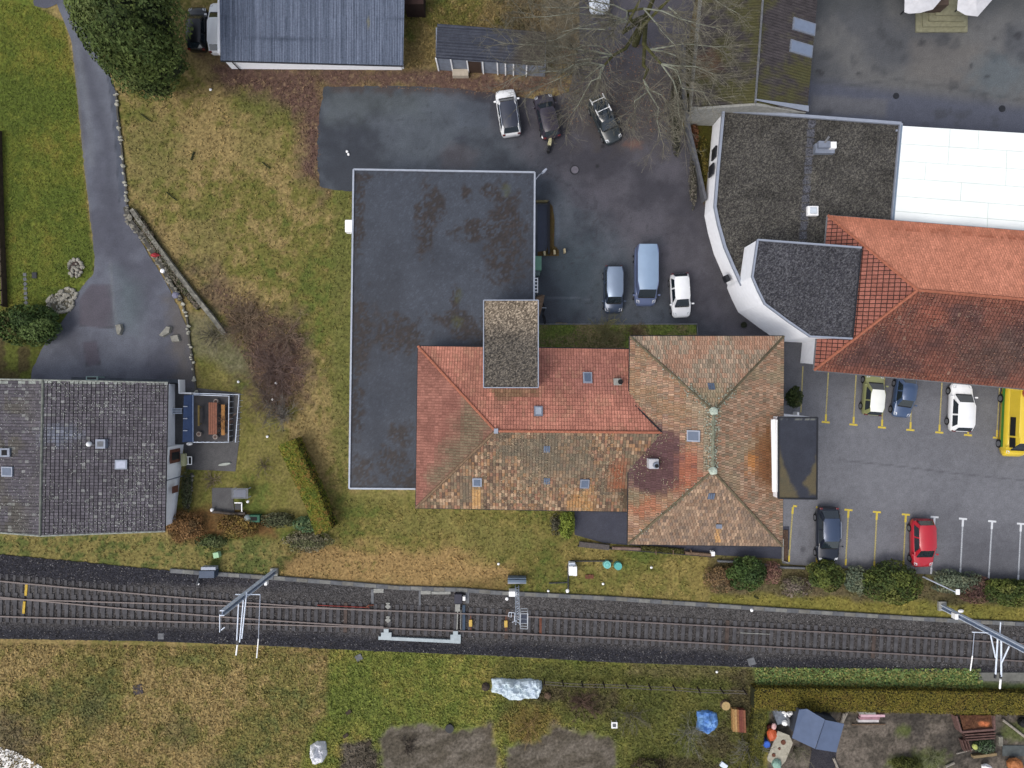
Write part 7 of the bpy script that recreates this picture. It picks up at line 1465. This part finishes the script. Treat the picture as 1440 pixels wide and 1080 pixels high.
o = MB(); o.ribbon([P(259.5, 534)[:2], P(260, 553)[:2]], .1, 0, 1.0); o.ribbon([P(260, 552.5)[:2], P(277, 553)[:2]], .12, 0, 1.003); o.solo('white_screen', M['whitep'], 'L-shaped white low screen at the north corner of the patio', 'screen', P(262, 552, 0))
for px, y, lb in ((247, 567, 'left side bench block behind the awning'), ):
    t = thing('steel_bench', 'small steel bench against the house wall behind the blue awning', 'bench', P(248, 578)); 
    for dy in (-3, 0, 3): o = MB(); q = P(249, 578+dy, .5); o.box(q.x, q.y, .45, .8, .1, .05); o.build('slat', M['galv'], t)
    for s_ in (-1, 1): o = MB(); q = P(249, 578, .4); o.box(q.x+s_*.3, q.y, 0, .05, .35, .45); o.build('leg', M['dark'], t)
# sticks in the meadow
for (a, b, c, d), lb in (((198, 160, 213, 171), 'dark stick lying in the meadow below the evergreen tree'), ((234, 270, 249, 282), 'dark stick lying in the meadow beside the driveway wall'), ((369, 228, 380, 237), 'short dark stick in the middle of the meadow'), ((1060, 0+838, 1067, 842), 'short stick in the grass by the cable trough')):
    o = MB(); o.tube([P(a, b, .08), P((a+c)/2, (b+d)/2+.5, .12), P(c, d, .06)], .05, 5); o.solo('stick', mat('stick', S(44, 50, 24), .95), lb, 'stick', P((a+c)/2, (b+d)/2, 0))
o = MB(); q = P(272, 219); o.tube([(q.x-.15, q.y-.4, .05), (q.x, q.y, .12), (q.x+.1, q.y+.3, .08)], .07, 5); o.solo('stick', mat('stick', S(44, 50, 24), .95), 'dark root stub on a grey patch of the upper meadow', 'stick', q)
t = thing('brown_hut', 'small dark brown hut top at the top edge right of the garage', 'hut', P(580, -6)); o = MB(); q = P(581, -8, 2); o.box(q.x, q.y, 0, 1.5, 1.6, 2.1); o.build('wall', mat('hut_dark', S(50, 34, 30), .9), t); o = MB(); o.box(q.x, q.y, 2.1, 1.7, 1.75, .1); o.build('roof', mat('hut_roof', S(58, 40, 36), .9, var=.2), t)
# ------------------------------------------------------------------ allotments
def crumple(name, label, cat, pts, h, m, seed, cell=.12, group=None):
    q = [P(a, b, h*.6) for a, b in pts]; poly = [(p.x, p.y) for p in q]; cx_ = sum(p[0] for p in poly)/len(poly); cy_ = sum(p[1] for p in poly)/len(poly)
    def mp(u, v):
        d = -sdf(u, v, poly); z = h*np.clip(d/.35, 0, 1)**.5*(.35+1.2*np.abs(fbm(u, v, .6, 3, seed)-.5)*2+.4*fbm(u, v, .25, 2, seed+3)); return u, v, np.maximum(z, .0)
    def cf(X, Y): n = fbm(X, Y, 5, 3, seed+1); return mx(m[0], m[1], n)
    o = sheet(name, poly, cell, mp, cf, vmat(name+'_cloth', .5, 6, .12, .3, .4), None, (cx_, cy_, 0)); return tag(o, label, cat, group)
crumple('tarpaulin_pile', 'pale white-blue tarpaulin over a long pile below the railway', 'tarpaulin', [(690, 957), (702, 956), (722, 958), (745, 957), (762, 960), (763, 970), (757, 986), (738, 985), (732, 988), (716, 987), (704, 979), (690, 976), (692, 967)], .75, (S(196, 212, 232), S(226, 242, 244)), 301)
crumple('tarpaulin_pile', 'bright blue crumpled tarpaulin between bare fruit trees', 'tarpaulin', [(981, 1003), (996, 1001), (1010, 1006), (1012, 1020), (1007, 1030), (994, 1034), (980, 1028), (982, 1015)], .7, (S(44, 116, 214), S(150, 200, 246)), 302)
crumple('white_sack', 'white tipped bag standing on the meadow at the bottom edge', 'bag', [(434, 1052), (444, 1046), (456, 1046), (459, 1064), (452, 1076), (438, 1077), (433, 1065)], .8, (S(226, 228, 236), S(246, 246, 250)), 303)
ball('rubble', 'pile of dark debris at the left of the pale tarpaulin', 'debris', 683, 966, .35, .15, mat('rubble', S(70, 60, 52), .95, var=.4, scale=8, bump=.8)); ball('rubble', 'small brown debris heap at the right of the pale tarpaulin', 'debris', 770, 978, .3, .15, mat('rubble2', S(104, 84, 66), .95, var=.5, scale=8, bump=.8))
t = thing('wire_fence', 'post and wire fence between the railway and the allotments', 'fence', P(900, 960)); fp = [(765, 955), (791, 957), (818, 958.5), (848, 959), (880, 960), (912, 962), (946, 963), (980, 966), (1012, 967), (1044, 968)]
for a, b in fp: o = MB(); q = P(a, b); o.box(q.x, q.y, 0, .1, .1, 1.1); o.build('post', mat('fence_post', S(52, 44, 40), .9), t)
for z in (.5, 1.0): o = MB(); o.tube([P(a, b, 0)+Vector((0, 0, z)) for a, b in fp], .03, 4); o.build('wire', mat('fence_wire', S(112, 106, 98), .7), t)
t = thing('stool', 'small white square stool with dark seat in the allotment', 'stool', P(864, 1019)); q = P(864, 1020, .45)
for dx, dy, a, b in ((-.2, 0, .1, .5), (.2, 0, .1, .5), (0, .2, .3, .1), (0, -.2, .3, .1)): o = MB(); o.box(q.x+dx, q.y+dy, .4, a, b, .06); o.build('frame_bar', M['whitep'], t)
o = MB(); o.box(q.x, q.y, .38, .3, .3, .04); o.build('seat', M['conc'], t)
for i in (-1, 1):
    for j in (-1, 1): o = MB(); o.box(q.x+i*.2, q.y+j*.2, 0, .04, .04, .4); o.build('leg', M['whitep'], t)
o = MB(); q = P(632, 1025, .3); o.cyl(q.x, q.y, 0, .3, .32, 14, .36); o.solo('bucket', M['dark'], 'dark round bucket at the edge of the wide soil bed', 'bucket', (q.x, q.y, 0)); 
for x, y, lb in ((486, 1035, 'dark clod at the meadow edge left of the soil beds'), (518, 1046, 'dark clod on the narrow left soil bed'), (490, 1002, 'grey stone patch in the meadow above the left clod')): boxo('clod', lb, 'clod', x, y, .5, .3, .12, mat('clod', S(70, 60, 50), .95, var=.4), .6, bevel=.05)
t = thing('tree_stump', 'pale cut tree stump above the rusty pallet', 'stump', P(1021, 993)); o = MB(); q = P(1021, 993, .35); o.cyl(q.x, q.y, 0, .33, .42, 12, .38); o.build('bark', M['wood'], t); o = MB(); o.cyl(q.x, q.y, .33, .35, .36, 12); o.build('cut_face', mat('cut_wood', S(184, 156, 104), .8, var=.2, scale=6), t)
t = thing('pallet_stack', 'rusty orange and tan boards stacked beside the blue tarpaulin', 'boards', P(1040, 1014))
for i in range(6): o = MB(); q = P(1032+i*3.1, 1013.5+i*.3, .5); o.box(q.x, q.y, 0, .17, 1.85, .45+.03*(i % 2), .04); o.build('board', mat('board_%d' % i, S(*[(172, 132, 78), (184, 146, 92), (150, 100, 62), (120, 64, 52), (128, 72, 58), (140, 88, 64)][i]), .85, var=.25, scale=7), t)
# blue roofed hut
t = thing('blue_roof_hut', 'garden hut with slate blue two-part roof behind the olive hedge', 'hut', P(1155, 1028)); zh = 2.2
M['slblue'] = mat('slate_blue', S(92, 108, 138), .55, var=.08, scale=2)
for nm, pts, dz in (('roof', [(1124, 998), (1135, 997), (1160, 1012), (1146, 1053), (1114, 1038)], 0), ('roof', [(1160.5, 1012.5), (1187, 1018), (1176, 1058), (1147, 1053.5)], .0)):
    o = MB(); q = [P(a, b, zh+(.25 if nm == 'roof' and pts[0][0] == 1124 and i in (2, 3) else .0)) for i, (a, b) in enumerate(pts)]; o.frus([p-Vector((0, 0, .06)) for p in q], q); o.build(nm, M['slblue'], t)
o = MB(); q = [P(a, b, 2.0) for a, b in ((1128, 1003), (1182, 1020), (1173, 1053), (1122, 1038))]; o.prism([(p.x, p.y) for p in q], 0, 1.95); o.build('wall', mat('hut_wall', S(76, 80, 90), .8), t)
tag(flat('hut_dark_sheet', [(1142, 1052), (1176, 1058), (1170, 1130), (1130, 1130)], .035, .2, lambda X, Y: mx(S(56, 56, 64), S(72, 70, 74), fbm(X, Y, 6, 3, 5)), M['soil']), kind='structure')  # flat dark grey sheet on the ground below the hut roof
t = thing('junk_table', 'long cream table top with rusty stains beside the orange and blue tubs', 'table', P(1096, 1048)); o = MB(); q = [P(a, b, .8) for a, b in ((1094, 1028), (1110, 1034), (1115, 1045), (1105, 1070), (1096, 1080), (1080, 1070), (1079, 1066))]; o.prism([(p.x, p.y) for p in q], .72, .8); o.build('top', mat('cream_top', S(178, 172, 154), .8, var=.2, scale=5), t)
for a, b in ((1094, 1034), (1108, 1042), (1086, 1064), (1098, 1070)): o = MB(); q = P(a, b, .7); o.box(q.x, q.y, 0, .07, .07, .72); o.build('leg', M['wood'], t)
for a, b, s_ in ((1101.5, 1044, .2), (1088, 1062, .15), (1096, 1053, .1)): o = MB(); q = P(a, b, .85); o.cyl(q.x, q.y, .8, .88, s_, 8); o.build('clutter', M['rust'], t)
ball('teal_cover', 'teal cloth lump at the bottom end of the cream table', 'cloth', 1092, 1074, .4, .9, mat('teal', S(140, 176, 160), .8, var=.2)); 
t = thing('galvanised_tub', 'shiny white and grey junk pile beside the slate blue hut roof', 'junk pile', P(1106, 1010)); o = MB(); q = P(1103, 1009, .8); o.box(q.x-.2, q.y, 0, .9, 1.3, .5, .3); o.build('crate', mat('crate_grey', S(116, 124, 136), .7, var=.3, scale=5), t)
for a, b, r_, h_ in ((1108, 1006, .28, .9), (1113, 1004, .2, .85), (1105, 1018, .28, .7), (1103, 1003, .16, .8)): o = MB(); q = P(a, b, h_); o.blob((q.x, q.y, h_-.15), (r_, r_*.8, .15), 9, 6, .2, a); o.build('white_bag', M['whitep'], t)
o = MB(); q = P(1108, 1012, .8); o.tube([(q.x-.1, q.y+.4, .8), (q.x+.05, q.y, .85), (q.x+.1, q.y-.5, .7)], .11, 7); o.build('pipe', M['conc'], t)
ball('orange_tub', 'orange plastic tub between the hedge and the cream table', 'tub', 1085.5, 1033, .42, .6, mat('tub_orange', S(206, 92, 44), .5, var=.1), sq=1.3); ball('red_can', 'white and red can above the orange tub', 'can', 1088.5, 1021.5, .2, .7, mat('can_pink', S(226, 178, 176), .5), sq=1.4)
ball('black_tub', 'dark red tub just above the orange tub', 'tub', 1083, 1023, .3, .3, mat('tub_dk', S(90, 34, 30), .6))
t = thing('blue_barrel', 'bright blue barrel against the short olive hedge', 'barrel', P(1078.5, 1047)); o = MB(); q = P(1078.5, 1047.5, .9); o.cyl(q.x, q.y, 0, .88, .29, 16); o.build('drum', mat('barrel_blue', S(40, 92, 196), .5), t); o = MB(); o.cyl(q.x, q.y, .88, .9, .22, 16); o.build('lid', mat('barrel_lid', S(60, 112, 216), .5), t)
boxo('pale_tray', 'pale tilted tray near the bottom edge below the pallet', 'tray', 1018, 1077, .6, .4, .2, M['galv'], -.6)
t = thing('white_crates', 'stack of white and pink trays under the olive hedge', 'trays', P(1227, 1010))
for y, a, b, m_ in ((1003, 1209, 1232, M['concl']), (1007, 1211, 1245, mat('tray_pink', S(222, 180, 192), .7)), (1011, 1210, 1238, mat('tray_rose', S(172, 128, 138), .8, var=.2)), (1015, 1208, 1237, mat('tray_white', S(206, 200, 200), .8, var=.2))): o = MB(); p, q = P(a, y, .4), P(b, y, .4); o.box((p.x+q.x)/2, p.y, .0, q.x-p.x, .2, .4-(y-1003)*.01); o.build('tray', m_, t)
o = MB(); o.tube([P(1198, 1019, .1), P(1245, 1018.5, .1)], .06, 5); o.solo('plank', M['wood'], 'grey plank under the white and pink trays', 'plank', P(1220, 1018))
for a, b, c, d, r_, lb in ((1192, 1000, 1180, 1026, .10, 'grey pole leaning left beside the slate blue hut'), (1187, 1003, 1182, 1020, .1, 'shorter grey pole left of the leaning pole'), (1410, 1012, 1441, 1036, .11, 'long pale whitewashed pole at the right edge of the allotment'), (1172, 1066, 1180, 1084, .1, 'pale pole at the bottom below the slate blue hut'), (1345, 1060, 1368, 1054, .05, 'thin branch beside the wooden compost frame'), (1330, 1078, 1342, 1073, .09, 'pale stick at the bottom edge left of the orange tub')):
    o = MB(); o.tube([P(a, b, .15), P(c, d, .15)], r_, 6); o.solo('pole', mat('pale_pole', S(158, 150, 138), .9, var=.25, scale=4), lb, 'pole', P((a+c)/2, (b+d)/2))
# compost frames
t = thing('compost_frame', 'large weathered compost frame filled with brown and orange scraps', 'compost frame', P(1373, 1017)); zc_ = .7
fr_ = [(1345, 1007), (1352, 1030), (1399, 1026), (1398, 1006)]
for i in range(3): o = MB(); o.ribbon([P(*fr_[i], zc_)[:2], P(*fr_[i+1], zc_)[:2]], .16, 0, zc_+.003*i); o.build('side_board', mat('frame_wood', S(112, 84, 78), .9, var=.3, scale=6), t)
o = sheet('compost', [tuple(P(a, b, .4)[:2]) for a, b in ((1348, 1005), (1354, 1029), (1397, 1025), (1397, 1005))], .1, lambda u, v: (u, v, .35+.3*fbm(u, v, .5, 3, 6)), lambda X, Y: mx(mx(S(74, 48, 40), S(120, 84, 60), fbm(X, Y, 3, 3, 6)), S(206, 120, 76), BM(X, Y, 1385, 1018, 8, 4, .5, .5, 4)), M['soil'], t)
t = thing('slatted_frame', 'slatted dark wooden frame with green plants below the compost frame', 'compost frame', P(1378, 1048))
for i, y in enumerate((1034, 1037.5, 1041)): o = MB(); o.ribbon([P(1357+i, y, .5)[:2], P(1400, y-3, .5)[:2]], .11, 0, .5); o.build('slat', mat('slat_wood', S(100, 74, 68), .9, var=.3), t)
for x0 in (1354, 1358, 1362): o = MB(); o.ribbon([P(x0, 1042, .5)[:2], P(x0+5, 1058, .5)[:2]], .07, 0, .4+.003*(x0-1354)); o.build('slat', mat('slat_wood', S(100, 74, 68), .9), t)
o = MB(); o.ribbon([P(1369, 1065, .3)[:2], P(1402, 1061, .3)[:2]], .22, 0, .3); o.build('front_board', mat('front_b', S(142, 122, 88), .9, var=.2), t)
bush('green_shrub', 'dark green plants inside the slatted frame', 'plants', 1386, 1050, 14, 9, .6, [S(52, 70, 40), S(70, 92, 60), S(92, 104, 84)], 700, .08, seed=95)
boxo('stone_post', 'pale stacked stones right of the slatted frame', 'stones', 1408, 1043, .35, .8, .4, M['dry'], bevel=.06); ball('yellow_flower', 'yellow-green leafy plant at the slatted frame corner', 'plant', 1371, 1050, .24, .4, mat('yflower', S(180, 188, 100), .9, var=.3, scale=8))
ball('orange_tub', 'orange-brown round tub at the bottom right corner', 'tub', 1427, 1076, .62, .5, mat('tub_brown', S(184, 116, 64), .7, var=.15)); ball('white_bag', 'white and navy bag at the bottom edge left of the orange-brown tub', 'bag', 1387, 1078, .4, .4, M['whitep'], sq=.5)
ball('black_tub', 'black round tub at the right edge of the allotment', 'tub', 1440, 1016, .45, .4, M['black'])
boxo('paving_slab', 'grey-green concrete slab at the right edge near the orange-brown tub', 'slab', 1426, 1056, 1.9, .9, .05, mat('slab_g', S(86, 92, 92), .9, var=.2))
